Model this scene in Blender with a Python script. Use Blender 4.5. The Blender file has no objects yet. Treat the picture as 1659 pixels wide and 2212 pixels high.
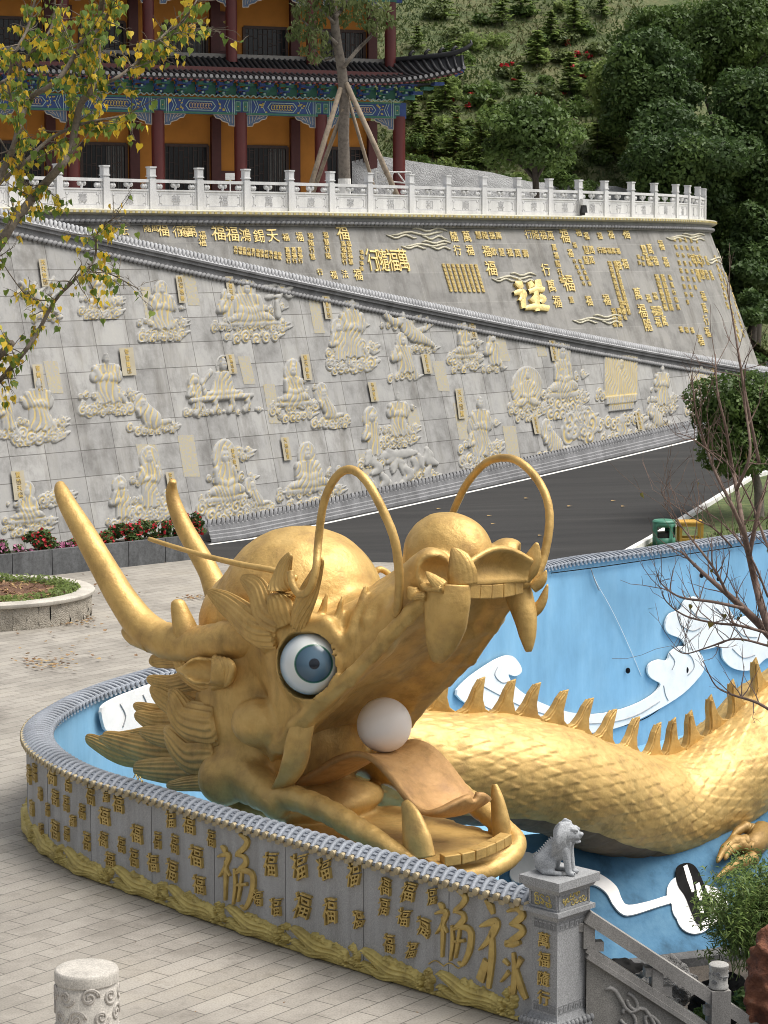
import bpy, bmesh, math, random
import numpy as np
from mathutils import Vector, Matrix
R = math.radians
rng = random.Random(7)
sc = bpy.context.scene
COL = sc.collection

# ------------------------------------------------------------------ camera
CAM_H, FPX, PITCH = 8.0, 4928.0, R(6.44)
cd = bpy.data.cameras.new("camera")
cam = bpy.data.objects.new("camera", cd); COL.objects.link(cam)
cam.location = (0, 0, CAM_H)
cam.rotation_euler = (R(90) - PITCH, 0, 0)
cd.sensor_fit = 'VERTICAL'; cd.sensor_height = 36.0
cd.lens = 36.0 * FPX / 2212.0
cd.clip_start = 0.5; cd.clip_end = 3000
sc.camera = cam

# ------------------------------------------------------------------ sky and sun (bright overcast)
SUN_EL, SUN_AZ = 62.0, 92.0          # azimuth measured from +Y (into the picture) towards +X
w = bpy.data.worlds.new("World"); sc.world = w; w.use_nodes = True
nt = w.node_tree; nt.nodes.clear()
sky = nt.nodes.new('ShaderNodeTexSky'); sky.sky_type = 'NISHITA'; sky.sun_disc = False
sky.sun_elevation = R(SUN_EL); sky.sun_rotation = R(SUN_AZ)
sky.air_density = 1.0; sky.dust_density = 6.0; sky.ozone_density = 1.0
hs = nt.nodes.new('ShaderNodeHueSaturation'); hs.inputs['Saturation'].default_value = 0.28
bg = nt.nodes.new('ShaderNodeBackground'); bg.inputs['Strength'].default_value = 0.135
wo = nt.nodes.new('ShaderNodeOutputWorld')
nt.links.new(sky.outputs[0], hs.inputs['Color']); nt.links.new(hs.outputs[0], bg.inputs['Color'])
nt.links.new(bg.outputs[0], wo.inputs['Surface'])
sl = bpy.data.lights.new("sun", 'SUN'); sl.energy = 2.1; sl.angle = R(40); sl.color = (1.0, .95, .87)
so = bpy.data.objects.new("sun", sl); COL.objects.link(so)
sd = Vector((math.sin(R(SUN_AZ)) * math.cos(R(SUN_EL)), math.cos(R(SUN_AZ)) * math.cos(R(SUN_EL)), math.sin(R(SUN_EL))))
so.rotation_euler = sd.to_track_quat('Z', 'Y').to_euler(); so.location = (20, -10, 60)
sc.view_settings.view_transform = 'Standard'; sc.view_settings.look = 'None'
sc.view_settings.exposure = 0.42; sc.view_settings.gamma = 1.0
sc.cycles.use_denoising = True; sc.cycles.filter_width = 1.0
sc.cycles.max_bounces = 6; sc.cycles.diffuse_bounces = 3; sc.cycles.glossy_bounces = 3
sc.cycles.transparent_max_bounces = 6

# ------------------------------------------------------------------ measuring helpers: a photo point (1659 x 2212 grid) to a point of the place
def ray(px, py):
    a, b = (px - 829.5) / FPX, (1106 - py) / FPX
    cp, sp = math.cos(PITCH), math.sin(PITCH)
    return np.array([a, cp + b * sp, -sp + b * cp])
C0 = np.array([0, 0, CAM_H])
def on_z(px, py, z=0.0):
    r = ray(px, py); return C0 + r * ((z - CAM_H) / r[2])
def on_y(px, py, y):
    r = ray(px, py); return C0 + r * (y / r[1])

# ------------------------------------------------------------------ mesh builder
class MB:
    def __init__(s): s.v = []; s.f = []; s.uv = None; s.col = None
    def add(s, vs, fs):
        n = len(s.v); s.v.extend([tuple(map(float, p)) for p in vs]); s.f.extend([tuple(i + n for i in q) for q in fs]); return n
    def box(s, c, d, rz=0.0, top=None, rot=None):
        hx, hy, hz = d[0] / 2, d[1] / 2, d[2] / 2
        tx, ty = (1, 1) if top is None else top
        p = [(-hx, -hy, -hz), (hx, -hy, -hz), (hx, hy, -hz), (-hx, hy, -hz), (-hx * tx, -hy * ty, hz), (hx * tx, -hy * ty, hz), (hx * tx, hy * ty, hz), (-hx * tx, hy * ty, hz)]
        M = rot if rot is not None else Matrix.Rotation(rz, 3, 'Z')
        s.add([tuple(M @ Vector(q) + Vector(c)) for q in p], [(0, 3, 2, 1), (4, 5, 6, 7), (0, 1, 5, 4), (1, 2, 6, 5), (2, 3, 7, 6), (3, 0, 4, 7)])
    def beam(s, a, b, wx, wz, up=(0, 0, 1)):
        a, b = Vector(a), Vector(b); t = (b - a); L = t.length; t.normalize()
        x = t.cross(Vector(up)); x.normalize(); z = x.cross(t)
        M = Matrix((x, t, z)).transposed()
        s.box((a + b) / 2, (wx, L, wz), rot=M)
    def tube(s, P, rad, seg=8, caps=True, side=None, flat=None, ridge=0, amp=0.0):
        """swept tube; rad per point; flat = per point depth radius for an elliptic section; ridge grooves along it"""
        P = [Vector(p) for p in P]; n = len(P)
        if not hasattr(rad, '__len__'): rad = [rad] * n
        rings = []; up = None
        for i in range(n):
            t = (P[min(i + 1, n - 1)] - P[max(i - 1, 0)]).normalized()
            if side is not None:
                a = Vector(side) - t * t.dot(Vector(side))
                if a.length < 1e-4: a = t.orthogonal()
            else:
                if up is None: up = t.orthogonal()
                a = up - t * up.dot(t)
            a.normalize(); up = a; b = t.cross(a)
            ring = []
            for k in range(seg):
                an = 2 * math.pi * k / seg
                m = 1.0 + (amp * math.cos(ridge * an) if ridge else 0)
                ra = rad[i] * m; rb = (flat[i] if flat is not None else rad[i]) * m
                ring.append(P[i] + a * (math.cos(an) * ra) + b * (math.sin(an) * rb))
            rings.append(ring)
        vs = [p for r_ in rings for p in r_]; fs = []
        for i in range(n - 1):
            for k in range(seg):
                k2 = (k + 1) % seg
                fs.append((i * seg + k, i * seg + k2, (i + 1) * seg + k2, (i + 1) * seg + k))
        if caps:
            fs.append(tuple(range(seg - 1, -1, -1))); fs.append(tuple((n - 1) * seg + k for k in range(seg)))
        s.add(vs, fs)
    def lathe(s, prof, seg=24, c=(0, 0, 0), square=False):
        vs = []; fs = []
        for r_, z in prof:
            for k in range(seg):
                a = 2 * math.pi * (k + (.5 if seg == 4 else 0)) / seg
                vs.append((c[0] + r_ * math.cos(a), c[1] + r_ * math.sin(a), c[2] + z))
        for i in range(len(prof) - 1):
            for k in range(seg):
                k2 = (k + 1) % seg; fs.append((i * seg + k, i * seg + k2, (i + 1) * seg + k2, (i + 1) * seg + k))
        fs.append(tuple(range(seg - 1, -1, -1))); fs.append(tuple((len(prof) - 1) * seg + k for k in range(seg)))
        s.add(vs, fs)
    def grid(s, G, flip=False, closed=False):
        """G[i][j] points"""
        n, m = len(G), len(G[0]); fs = []
        vs = [p for row in G for p in row]
        for i in range(n - 1):
            for j in range(m if closed else m - 1):
                j2 = (j + 1) % m
                q = (i * m + j, i * m + j2, (i + 1) * m + j2, (i + 1) * m + j)
                fs.append(q[::-1] if flip else q)
        s.add(vs, fs)
    def ball(s, c, r, nu=12, nv=8):
        r = r if hasattr(r, '__len__') else (r, r, r)
        vs = [(c[0], c[1], c[2] - r[2])]; fs = []
        for i in range(1, nv):
            a = -math.pi / 2 + math.pi * i / nv
            for k in range(nu):
                b = 2 * math.pi * k / nu
                vs.append((c[0] + r[0] * math.cos(a) * math.cos(b), c[1] + r[1] * math.cos(a) * math.sin(b), c[2] + r[2] * math.sin(a)))
        vs.append((c[0], c[1], c[2] + r[2]))
        for k in range(nu):
            k2 = (k + 1) % nu
            fs.append((0, 1 + k2, 1 + k)); fs.append((len(vs) - 1, 1 + (nv - 2) * nu + k, 1 + (nv - 2) * nu + k2))
            for i in range(nv - 2):
                fs.append((1 + i * nu + k, 1 + i * nu + k2, 1 + (i + 1) * nu + k2, 1 + (i + 1) * nu + k))
        s.add(vs, fs)
    def build(s, name, mat, parent=None, smooth=False, auto=None, wpos=True):
        me = bpy.data.meshes.new(name)
        v = np.array(s.v, dtype=np.float64).reshape(-1, 3)
        if parent is not None and wpos:
            b = Vector((0, 0, 0)); q = parent
            while q is not None: b += q.location; q = q.parent
            v = v - np.array(b)
        me.from_pydata(v.tolist(), [], s.f)
        if s.uv is not None:
            ul = me.uv_layers.new(name='UVMap'); uv = np.array(s.uv, dtype=np.float32)
            idx = np.empty(len(me.loops), dtype=np.int32); me.loops.foreach_get('vertex_index', idx)
            ul.data.foreach_set('uv', uv[idx].ravel())
        if s.col is not None:
            at = me.attributes.new('paint', 'FLOAT', 'POINT'); at.data.foreach_set('value', np.array(s.col, dtype=np.float32))
        me.update()
        if mat is not None: me.materials.append(mat)
        if smooth: me.polygons.foreach_set('use_smooth', [True] * len(me.polygons))
        o = bpy.data.objects.new(name, me); COL.objects.link(o)
        if auto is not None:
            me.polygons.foreach_set('use_smooth', [True] * len(me.polygons))
            sharp_edges(me, auto)
        if parent is not None: o.parent = parent
        return o

def sharp_edges(me, deg):
    bm = bmesh.new(); bm.from_mesh(me); lim = R(deg)
    for e in bm.edges:
        if len(e.link_faces) == 2: e.smooth = e.calc_face_angle(0) < lim
    bm.to_mesh(me); bm.free()

def empty(name, loc, parent=None):
    o = bpy.data.objects.new(name, None); COL.objects.link(o); o.location = tuple(map(float, loc))
    o.empty_display_size = .2
    if parent is not None: o.parent = parent
    return o
def tag(o, label=None, cat=None, group=None, kind=None):
    if label: o['label'] = label
    if cat: o['category'] = cat
    if group: o['group'] = group
    if kind: o['kind'] = kind
    return o
def copy_tree(o, parent=None):
    c = o.copy(); COL.objects.link(c)
    if parent is not None: c.parent = parent
    for ch in list(o.children): copy_tree(ch, c)
    return c
def cr(P, n=8):
    """Catmull-Rom resample"""
    P = [np.array(p, float) for p in P]; out = []
    for i in range(len(P) - 1):
        p0 = P[max(i - 1, 0)]; p1 = P[i]; p2 = P[i + 1]; p3 = P[min(i + 2, len(P) - 1)]
        for k in range(n):
            t = k / n
            out.append(.5 * ((2 * p1) + (-p0 + p2) * t + (2 * p0 - 5 * p1 + 4 * p2 - p3) * t * t + (-p0 + 3 * p1 - 3 * p2 + p3) * t ** 3))
    out.append(P[-1]); return out

# ------------------------------------------------------------------ implicit surfaces (smooth sculpted masses)
def surface_nets(V, lo, st):
    nx, ny, nz = V.shape; s = V < 0
    acc = np.zeros((nx - 1, ny - 1, nz - 1, 3), np.float32); cnt = np.zeros((nx - 1, ny - 1, nz - 1), np.int16)
    edges = []
    for ax in range(3):
        sl0 = [slice(None)] * 3; sl1 = [slice(None)] * 3; sl0[ax] = slice(0, -1); sl1[ax] = slice(1, None)
        m = s[tuple(sl0)] != s[tuple(sl1)]
        idx = np.argwhere(m)
        a = V[tuple(sl0)][m]; b = V[tuple(sl1)][m]; t = a / (a - b)
        pos = idx.astype(np.float32); pos[:, ax] += t
        o1, o2 = [k for k in range(3) if k != ax]
        for d1 in (0, -1):
            for d2 in (0, -1):
                c = idx.copy(); c[:, o1] += d1; c[:, o2] += d2
                ok = (c[:, o1] >= 0) & (c[:, o2] >= 0) & (c[:, o1] < V.shape[o1] - 1) & (c[:, o2] < V.shape[o2] - 1)
                cc = c[ok]; np.add.at(acc, (cc[:, 0], cc[:, 1], cc[:, 2]), pos[ok]); np.add.at(cnt, (cc[:, 0], cc[:, 1], cc[:, 2]), 1)
        edges.append((ax, o1, o2, idx, s[tuple(sl0)][m]))
    on = cnt > 0; ids = -np.ones(cnt.shape, np.int64); ids[on] = np.arange(on.sum())
    verts = acc[on] / cnt[on][:, None] * st + np.array(lo)
    faces = []
    for ax, o1, o2, idx, ins in edges:
        ok = (idx[:, o1] > 0) & (idx[:, o2] > 0) & (idx[:, o1] < V.shape[o1] - 1) & (idx[:, o2] < V.shape[o2] - 1)
        idx = idx[ok]; ins = ins[ok]; q = []
        for d1, d2 in ((-1, -1), (0, -1), (0, 0), (-1, 0)):
            c = idx.copy(); c[:, o1] += d1; c[:, o2] += d2; q.append(ids[c[:, 0], c[:, 1], c[:, 2]])
        q = np.stack(q, 1); fl = ins if ax != 1 else ~ins
        q[~fl] = q[~fl][:, ::-1]; faces.append(q)
    return verts, np.concatenate(faces)

class SDF:
    def __init__(s, lo, hi, st):
        s.lo = np.array(lo, np.float32); s.st = st
        n = [int((h - l) / st) + 1 for l, h in zip(lo, hi)]
        ax = [np.arange(k, dtype=np.float32) * st + l for k, l in zip(n, lo)]
        s.X, s.Y, s.Z = ax[0][:, None, None], ax[1][None, :, None], ax[2][None, None, :]
        s.V = np.full(n, 9.0, np.float32)
    def join(s, d, k=.12):
        if k <= 0: s.V = np.minimum(s.V, d); return
        h = np.maximum(k - np.abs(s.V - d), 0) / k; s.V = np.minimum(s.V, d) - h * h * k * .25
    def cut(s, d, k=.06):
        d = -d
        if k <= 0: s.V = np.maximum(s.V, d); return
        h = np.maximum(k - np.abs(s.V - d), 0) / k; s.V = np.maximum(s.V, d) + h * h * k * .25
    def ell(s, c, r, rot=None):
        dx, dy, dz = s.X - c[0], s.Y - c[1], s.Z - c[2]
        if rot is not None:
            m = np.array(rot, np.float32)
            dx, dy, dz = (m[0][0] * dx + m[0][1] * dy + m[0][2] * dz, m[1][0] * dx + m[1][1] * dy + m[1][2] * dz, m[2][0] * dx + m[2][1] * dy + m[2][2] * dz)
        k0 = np.sqrt((dx / r[0]) ** 2 + (dy / r[1]) ** 2 + (dz / r[2]) ** 2)
        k1 = np.sqrt((dx / r[0] ** 2) ** 2 + (dy / r[1] ** 2) ** 2 + (dz / r[2] ** 2) ** 2) + 1e-6
        return k0 * (k0 - 1) / k1
    def cap(s, a, b, ra, rb=None):
        rb = ra if rb is None else rb
        a = np.array(a); b = np.array(b); d = b - a; L2 = float(d @ d) + 1e-9
        t = np.clip(((s.X - a[0]) * d[0] + (s.Y - a[1]) * d[1] + (s.Z - a[2]) * d[2]) / L2, 0, 1)
        return np.sqrt((s.X - a[0] - t * d[0]) ** 2 + (s.Y - a[1] - t * d[1]) ** 2 + (s.Z - a[2] - t * d[2]) ** 2) - (ra + (rb - ra) * t)
    def chain(s, P, r, k=.05):
        for i in range(len(P) - 1):
            ra, rb = (r, r) if not hasattr(r, '__len__') else (r[i], r[i + 1])
            s.join(s.cap(P[i], P[i + 1], ra, rb), k)
    def mb(s, xf=None):
        v, f = surface_nets(s.V, s.lo, s.st); m = MB()
        m.v = (v if xf is None else xf(v)).tolist(); m.f = [tuple(q) for q in f.tolist()]; return m

# ------------------------------------------------------------------ materials
def nodemat(name):
    m = bpy.data.materials.new(name); m.use_nodes = True; n = m.node_tree.nodes; l = m.node_tree.links
    b = n['Principled BSDF']; return m, n, l, b
def N(n, typ, **kw):
    o = n.new(typ)
    for k, v in kw.items():
        if k.startswith('i_'):
            key = k[2:].replace('_', ' ')
            o.inputs[int(key) if key.isdigit() else key].default_value = v
        else: setattr(o, k, v)
    return o
def ramp(n, pts):
    r_ = n.new('ShaderNodeValToRGB'); e = r_.color_ramp.elements
    while len(e) < len(pts): e.new(.5)
    for k, (p, c) in enumerate(pts): e[k].position = p; e[k].color = (*c, 1) if len(c) == 3 else c
    return r_
def coords(n, uv=False): 
    t = n.new('ShaderNodeTexCoord'); return t.outputs['UV' if uv else 'Object']
def geo_pos(n): return n.new('ShaderNodeNewGeometry').outputs['Position']
def mix(n, l, fac, a, b, mode='MIX'):
    m = n.new('ShaderNodeMix'); m.data_type = 'RGBA'; m.blend_type = mode
    for sock, v in ((m.inputs[0], fac), (m.inputs[6], a), (m.inputs[7], b)):
        if hasattr(v, 'links') or hasattr(v, 'is_linked'): l.new(v, sock)
        elif hasattr(v, '__len__'): sock.default_value = (*v, 1) if len(v) == 3 else v
        else: sock.default_value = v
    return m.outputs[2]
def bump(n, l, b, h, strength=.4, dist=.02):
    bp = n.new('ShaderNodeBump'); bp.inputs['Strength'].default_value = strength; bp.inputs['Distance'].default_value = dist
    l.new(h, bp.inputs['Height']); l.new(bp.outputs[0], b.inputs['Normal']); return bp
def plain(name, c, rough=.7, metal=0.0, var=.25, scale=6.0, bstr=.15, bdist=.01, c2=None, spec=None):
    """paint or stone with mottled colour and a fine grain"""
    m, n, l, b = nodemat(name); p = geo_pos(n)
    t = N(n, 'ShaderNodeTexNoise', i_Scale=scale, i_Detail=6.0, i_Roughness=.6); l.new(p, t.inputs['Vector'])
    c2 = c2 or tuple(max(0, x * (1 - var)) for x in c); hi = tuple(min(1, x * (1 + var * .5)) for x in c)
    r_ = ramp(n, [(.32, c2), (.52, c), (.72, hi)]); l.new(t.outputs[0], r_.inputs[0]); l.new(r_.outputs[0], b.inputs['Base Color'])
    b.inputs['Roughness'].default_value = rough; b.inputs['Metallic'].default_value = metal
    if spec is not None: b.inputs['Specular IOR Level'].default_value = spec
    t2 = N(n, 'ShaderNodeTexNoise', i_Scale=scale * 9, i_Detail=4.0); l.new(p, t2.inputs['Vector'])
    bump(n, l, b, t2.outputs[0], bstr, bdist); return m
def granite(name, c, speck=.35, scale=90.0, rough=.75, stain=.3):
    m, n, l, b = nodemat(name); p = geo_pos(n)
    t = N(n, 'ShaderNodeTexNoise', i_Scale=scale, i_Detail=3.0, i_Roughness=.75); l.new(p, t.inputs['Vector'])
    r_ = ramp(n, [(.35, tuple(x * (1 - speck) for x in c)), (.5, c), (.66, tuple(min(1, x * (1 + speck)) for x in c))]); l.new(t.outputs[0], r_.inputs[0])
    mp = N(n, 'ShaderNodeMapping'); mp.inputs['Scale'].default_value = (1.3, 1.3, .35); l.new(p, mp.inputs['Vector'])
    t2 = N(n, 'ShaderNodeTexNoise', i_Scale=1.6, i_Detail=7.0, i_Roughness=.65); l.new(mp.outputs[0], t2.inputs['Vector'])
    r2 = ramp(n, [(.35, (1 - stain,) * 3), (.6, (1, 1, 1))]); l.new(t2.outputs[0], r2.inputs[0])
    l.new(mix(n, l, 1.0, r_.outputs[0], r2.outputs[0], 'MULTIPLY'), b.inputs['Base Color'])
    b.inputs['Roughness'].default_value = rough; bump(n, l, b, t.outputs[0], .25, .006); return m

def gold_mat(name, c=(.56, .362, .118), rough=.46, metal=.4, grime=.35, streak=(1, 1, 1), sc_=3.0, bstr=.25):
    m, n, l, b = nodemat(name); p = geo_pos(n)
    t = N(n, 'ShaderNodeTexNoise', i_Scale=sc_, i_Detail=8.0, i_Roughness=.62); l.new(p, t.inputs['Vector'])
    r_ = ramp(n, [(.3, (c[0] * .72, c[1] * .70, c[2] * .75)), (.5, c), (.7, (min(1, c[0] * 1.14), min(1, c[1] * 1.18), c[2] * 1.3))]); l.new(t.outputs[0], r_.inputs[0])
    mp = N(n, 'ShaderNodeMapping'); mp.inputs['Scale'].default_value = (2.2, 2.2, .7); l.new(p, mp.inputs['Vector'])
    t2 = N(n, 'ShaderNodeTexNoise', i_Scale=1.4, i_Detail=9.0, i_Roughness=.7); l.new(mp.outputs[0], t2.inputs['Vector'])
    r2 = ramp(n, [(.52, (1, 1, 1)), (.75, (1 - grime, 1 - grime * .95, 1 - grime))]); l.new(t2.outputs[0], r2.inputs[0])
    l.new(mix(n, l, 1.0, r_.outputs[0], r2.outputs[0], 'MULTIPLY'), b.inputs['Base Color'])
    b.inputs['Metallic'].default_value = metal
    r3 = ramp(n, [(.3, (rough - .08,) * 3), (.7, (rough + .16,) * 3)]); l.new(t2.outputs[0], r3.inputs[0]); l.new(r3.outputs[0], b.inputs['Roughness'])
    t3 = N(n, 'ShaderNodeTexNoise', i_Scale=14.0, i_Detail=6.0, i_Roughness=.6); l.new(p, t3.inputs['Vector'])
    bump(n, l, b, t3.outputs[0], bstr * 1.6, .025); return m
GOLD = gold_mat('gold_paint')
GOLD_IN = gold_mat('gold_mouth_paint', (.34, .155, .03), .5, .3, .35)
GOLD_TONGUE = gold_mat('gold_tongue_paint', (.50, .285, .105), .55, .2, .3)
GOLD_LETTER = gold_mat('gold_letter_paint', (.48, .345, .11), .42, .35, .2, sc_=8)
GOLD_LEAF = gold_mat('gold_leaf', (.74, .58, .23), .42, .25, .1, sc_=8)
GOLD_WAVE = gold_mat('gold_wave_paint', (.54, .43, .14), .5, .35, .25, sc_=5)
GREY_GRANITE = granite('grey_granite', (.27, .275, .285))
PALE_GRANITE = granite('pale_granite', (.42, .40, .37))
MARBLE = granite('white_marble', (.66, .66, .66), .08, 30, .6, .22)
# ================================================================== ground, road, basin
UD = np.array([.6, .8]); U0, U1, GS = 49.0, 90.0, .051
def G(x, y): return GS * (min(max(x * UD[0] + y * UD[1], U0), U1) - U0)
CPts = [(1.74, 23.12), (1.3, 23.55), (.45, 24.38), (-.76, 25.6), (-2.07, 27.0), (-2.87, 27.94), (-3.78, 28.95), (-4.38, 29.95), (-4.78, 31.0), (-4.93, 32.15), (-4.8, 33.3), (-4.45, 34.6), (-3.75, 36.1), (-1.9, 39.4), (.3, 43.4), (3.45, 48.9), (5.95, 51.4), (9.2, 54.6), (14.5, 59.2), (20, 63.6)]
CPs = [np.array(p) for p in cr([(*p, 0) for p in CPts], 10)]
CPs = np.array([p[:2] for p in CPs])
def resample(P, step):
    d = np.r_[0, np.cumsum(np.linalg.norm(np.diff(P, axis=0), axis=1))]; n = int(d[-1] / step) + 1
    s = np.linspace(0, d[-1], n); return s, np.stack([np.interp(s, d, P[:, k]) for k in range(P.shape[1])], 1)
CS, CPr = resample(CPs, .145)
CT = np.gradient(CPr, axis=0); CT /= np.linalg.norm(CT, axis=1)[:, None]
CN = np.stack([-CT[:, 1], CT[:, 0]], 1)                  # points to the inside (away from the plaza) ...
# path runs pillar -> tip -> back: left-hand normal of the run; outside is the other side
if np.dot(CN[5], np.array([.7, .7])) < 0: CN = -CN       # inside = away from the camera on the front run
inner = CPr + CN * .0

def ground_mesh():
    bm = bmesh.new()
    def loop(P):
        vs = [bm.verts.new((x, y, 0)) for x, y in P]; return [bm.edges.new((vs[i], vs[(i + 1) % len(vs)])) for i in range(len(vs))]
    e = loop([(-500, -120), (500, -120), (500, 900), (-500, 900)])
    hole = [tuple(p) for p in CPs[::2]] + [(24, 60), (24, 14), (2.3, 14), (2.3, 22.4)]
    e += loop(hole)
    bmesh.ops.triangle_fill(bm, edges=e, use_beauty=True, use_dissolve=False)
    for u in (U0, U1):
        bmesh.ops.bisect_plane(bm, geom=bm.verts[:] + bm.edges[:] + bm.faces[:], plane_co=(UD[0] * u, UD[1] * u, 0), plane_no=(UD[0], UD[1], 0))
    for v in bm.verts: v.co.z = G(v.co.x, v.co.y)
    for f in bm.faces:
        if f.normal.z < 0: f.normal_flip()
    me = bpy.data.meshes.new('plaza_ground'); bm.to_mesh(me); bm.free(); return me
PLAZA, n, l, b = nodemat('plaza_paving')
p = geo_pos(n); mp = N(n, 'ShaderNodeMapping'); mp.inputs['Rotation'].default_value = (0, 0, R(-52)); l.new(p, mp.inputs['Vector'])
br = N(n, 'ShaderNodeTexBrick', i_Scale=1.0, i_Mortar_Size=.008, i_Mortar_Smooth=.1, i_Brick_Width=.72, i_Row_Height=.30, i_Bias=0.0)
br.offset = .5; br.inputs['Color1'].default_value = (.37, .343, .30, 1); br.inputs['Color2'].default_value = (.30, .277, .24, 1); br.inputs['Mortar'].default_value = (.12, .11, .095, 1)
l.new(mp.outputs[0], br.inputs['Vector'])
t = N(n, 'ShaderNodeTexNoise', i_Scale=.55, i_Detail=8.0, i_Roughness=.65); l.new(p, t.inputs['Vector'])
r1 = ramp(n, [(.32, (.66, .65, .64)), (.52, (1, 1, 1)), (.75, (1.10, 1.08, 1.03))]); l.new(t.outputs[0], r1.inputs[0])
c = mix(n, l, 1.0, br.outputs[0], r1.outputs[0], 'MULTIPLY')
t4 = N(n, 'ShaderNodeTexNoise', i_Scale=2.6, i_Detail=9.0, i_Roughness=.75); l.new(p, t4.inputs['Vector']); r4 = ramp(n, [(.33, (.74, .73, .72)), (.48, (1, 1, 1))]); l.new(t4.outputs[0], r4.inputs[0]); c = mix(n, l, 1.0, c, r4.outputs[0], 'MULTIPLY')
t2 = N(n, 'ShaderNodeTexNoise', i_Scale=45.0, i_Detail=3.0); l.new(p, t2.inputs['Vector'])
r2 = ramp(n, [(.3, (.78,) * 3), (.6, (1.05,) * 3)]); l.new(t2.outputs[0], r2.inputs[0])
l.new(mix(n, l, 1.0, c, r2.outputs[0], 'MULTIPLY'), b.inputs['Base Color']); b.inputs['Roughness'].default_value = .58
bump(n, l, b, t2.outputs[0], .15, .004)
gm = ground_mesh(); gm.materials.append(PLAZA)
go = bpy.data.objects.new('plaza_ground', gm); COL.objects.link(go); tag(go, kind='structure')

def drape(name, poly, mat, dz, cuts=(U0, U1), label=None, kind='structure', sub=0):
    bm = bmesh.new(); f = bm.faces.new([bm.verts.new((x, y, 0)) for x, y in poly])
    if f.normal.z < 0: f.normal_flip()
    f.normal_update()
    for u in cuts: bmesh.ops.bisect_plane(bm, geom=bm.verts[:] + bm.edges[:] + bm.faces[:], plane_co=(UD[0] * u, UD[1] * u, 0), plane_no=(UD[0], UD[1], 0))
    bmesh.ops.triangulate(bm, faces=bm.faces[:])
    for v in bm.verts: v.co.z = G(v.co.x, v.co.y) + dz
    bm.normal_update()
    for f in bm.faces:
        if f.normal.z < 0: f.normal_flip()
    me = bpy.data.meshes.new(name); bm.to_mesh(me); bm.free(); me.materials.append(mat)
    o = bpy.data.objects.new(name, me); COL.objects.link(o); tag(o, kind=kind); return o
def on_g(px, py):
    P = on_z(px, py, 0)
    for _ in range(20): P = on_z(px, py, G(P[0], P[1]))
    return P
ASPHALT, n, l, b = nodemat('asphalt'); p = geo_pos(n)
mp = N(n, 'ShaderNodeMapping'); mp.inputs['Rotation'].default_value = (0, 0, R(-50)); mp.inputs['Scale'].default_value = (.12, 1.3, 1); l.new(p, mp.inputs['Vector'])
t = N(n, 'ShaderNodeTexNoise', i_Scale=1.0, i_Detail=8.0, i_Roughness=.6); l.new(mp.outputs[0], t.inputs['Vector'])
r1 = ramp(n, [(.35, (.020, .020, .0205)), (.6, (.031, .0305, .030)), (.8, (.052, .050, .048))]); l.new(t.outputs[0], r1.inputs[0])
t2 = N(n, 'ShaderNodeTexNoise', i_Scale=60.0, i_Detail=2.0); l.new(p, t2.inputs['Vector'])
r2 = ramp(n, [(.3, (.8,) * 3), (.7, (1.25,) * 3)]); l.new(t2.outputs[0], r2.inputs[0])
l.new(mix(n, l, 1.0, r1.outputs[0], r2.outputs[0], 'MULTIPLY'), b.inputs['Base Color']); b.inputs['Roughness'].default_value = .85; b.inputs['Specular IOR Level'].default_value = .3; bump(n, l, b, t2.outputs[0], .3, .01)
ROADW = plain('road_line_paint', (.78, .77, .74), .6, var=.15, scale=3)

# relief wall base line (plan), used by the road edge too
RWB = [np.array((-19.5, 49.8))]; ang = []
th0, th1, LEN = R(45), R(57.5), 62.0
NSEG = 248; x, y = -19.5, 49.8
for i in range(NSEG):
    th = th0 + (th1 - th0) * (i / NSEG); x += math.cos(th) * LEN / NSEG; y += math.sin(th) * LEN / NSEG; RWB.append(np.array((x, y)))
RWB = np.array(RWB)
# slide the curve so that it passes the measured foot of the wall
tgt = np.array([-5.05, 63.6]); k = int(np.argmin(np.abs(RWB[:, 0] / RWB[:, 1] - tgt[0] / tgt[1]))); RWB += (tgt - RWB[k])
RWT = np.gradient(RWB, axis=0); RWT /= np.linalg.norm(RWT, axis=1)[:, None]
RWN = np.stack([RWT[:, 1], -RWT[:, 0]], 1)               # faces the road
rw_s = np.r_[0, np.cumsum(np.linalg.norm(np.diff(RWB, axis=0), axis=1))]

i0 = int(np.argmin(np.abs(RWB[:, 0] / RWB[:, 1] + .0853)))
edge = [tuple(RWB[i] + RWN[i] * .15) for i in range(i0, len(RWB), 8)]
A1 = on_g(450, 1206); A2 = on_g(840, 1215); A3 = on_g(1010, 1216)
B1 = on_g(1408, 1168); B2 = on_g(1515, 1102); B3 = on_g(1625, 1034)
dB = (B3 - B1) / np.linalg.norm(B3 - B1)
B0 = B1 - dB * 7.0; B4 = B3 + dB * 6 + np.array([2.0, 0, 0]); B5 = B4 + dB * 14 + np.array([6, 2, 0])
road = drape('road', edge + [tuple(B5[:2]), tuple(B4[:2]), tuple(B3[:2]), tuple(B1[:2]), tuple(B0[:2]), tuple(A3[:2]), tuple(A2[:2]), tuple(A1[:2])], ASPHALT, .006)
off = lambda d0, d1: [tuple(RWB[i] + RWN[i] * d0) for i in range(i0, len(RWB), 6)] + [tuple(RWB[i] + RWN[i] * d1) for i in reversed(range(i0, len(RWB), 6))]
drape('road_edge_line', off(.62, .78), ROADW, .011)
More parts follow.
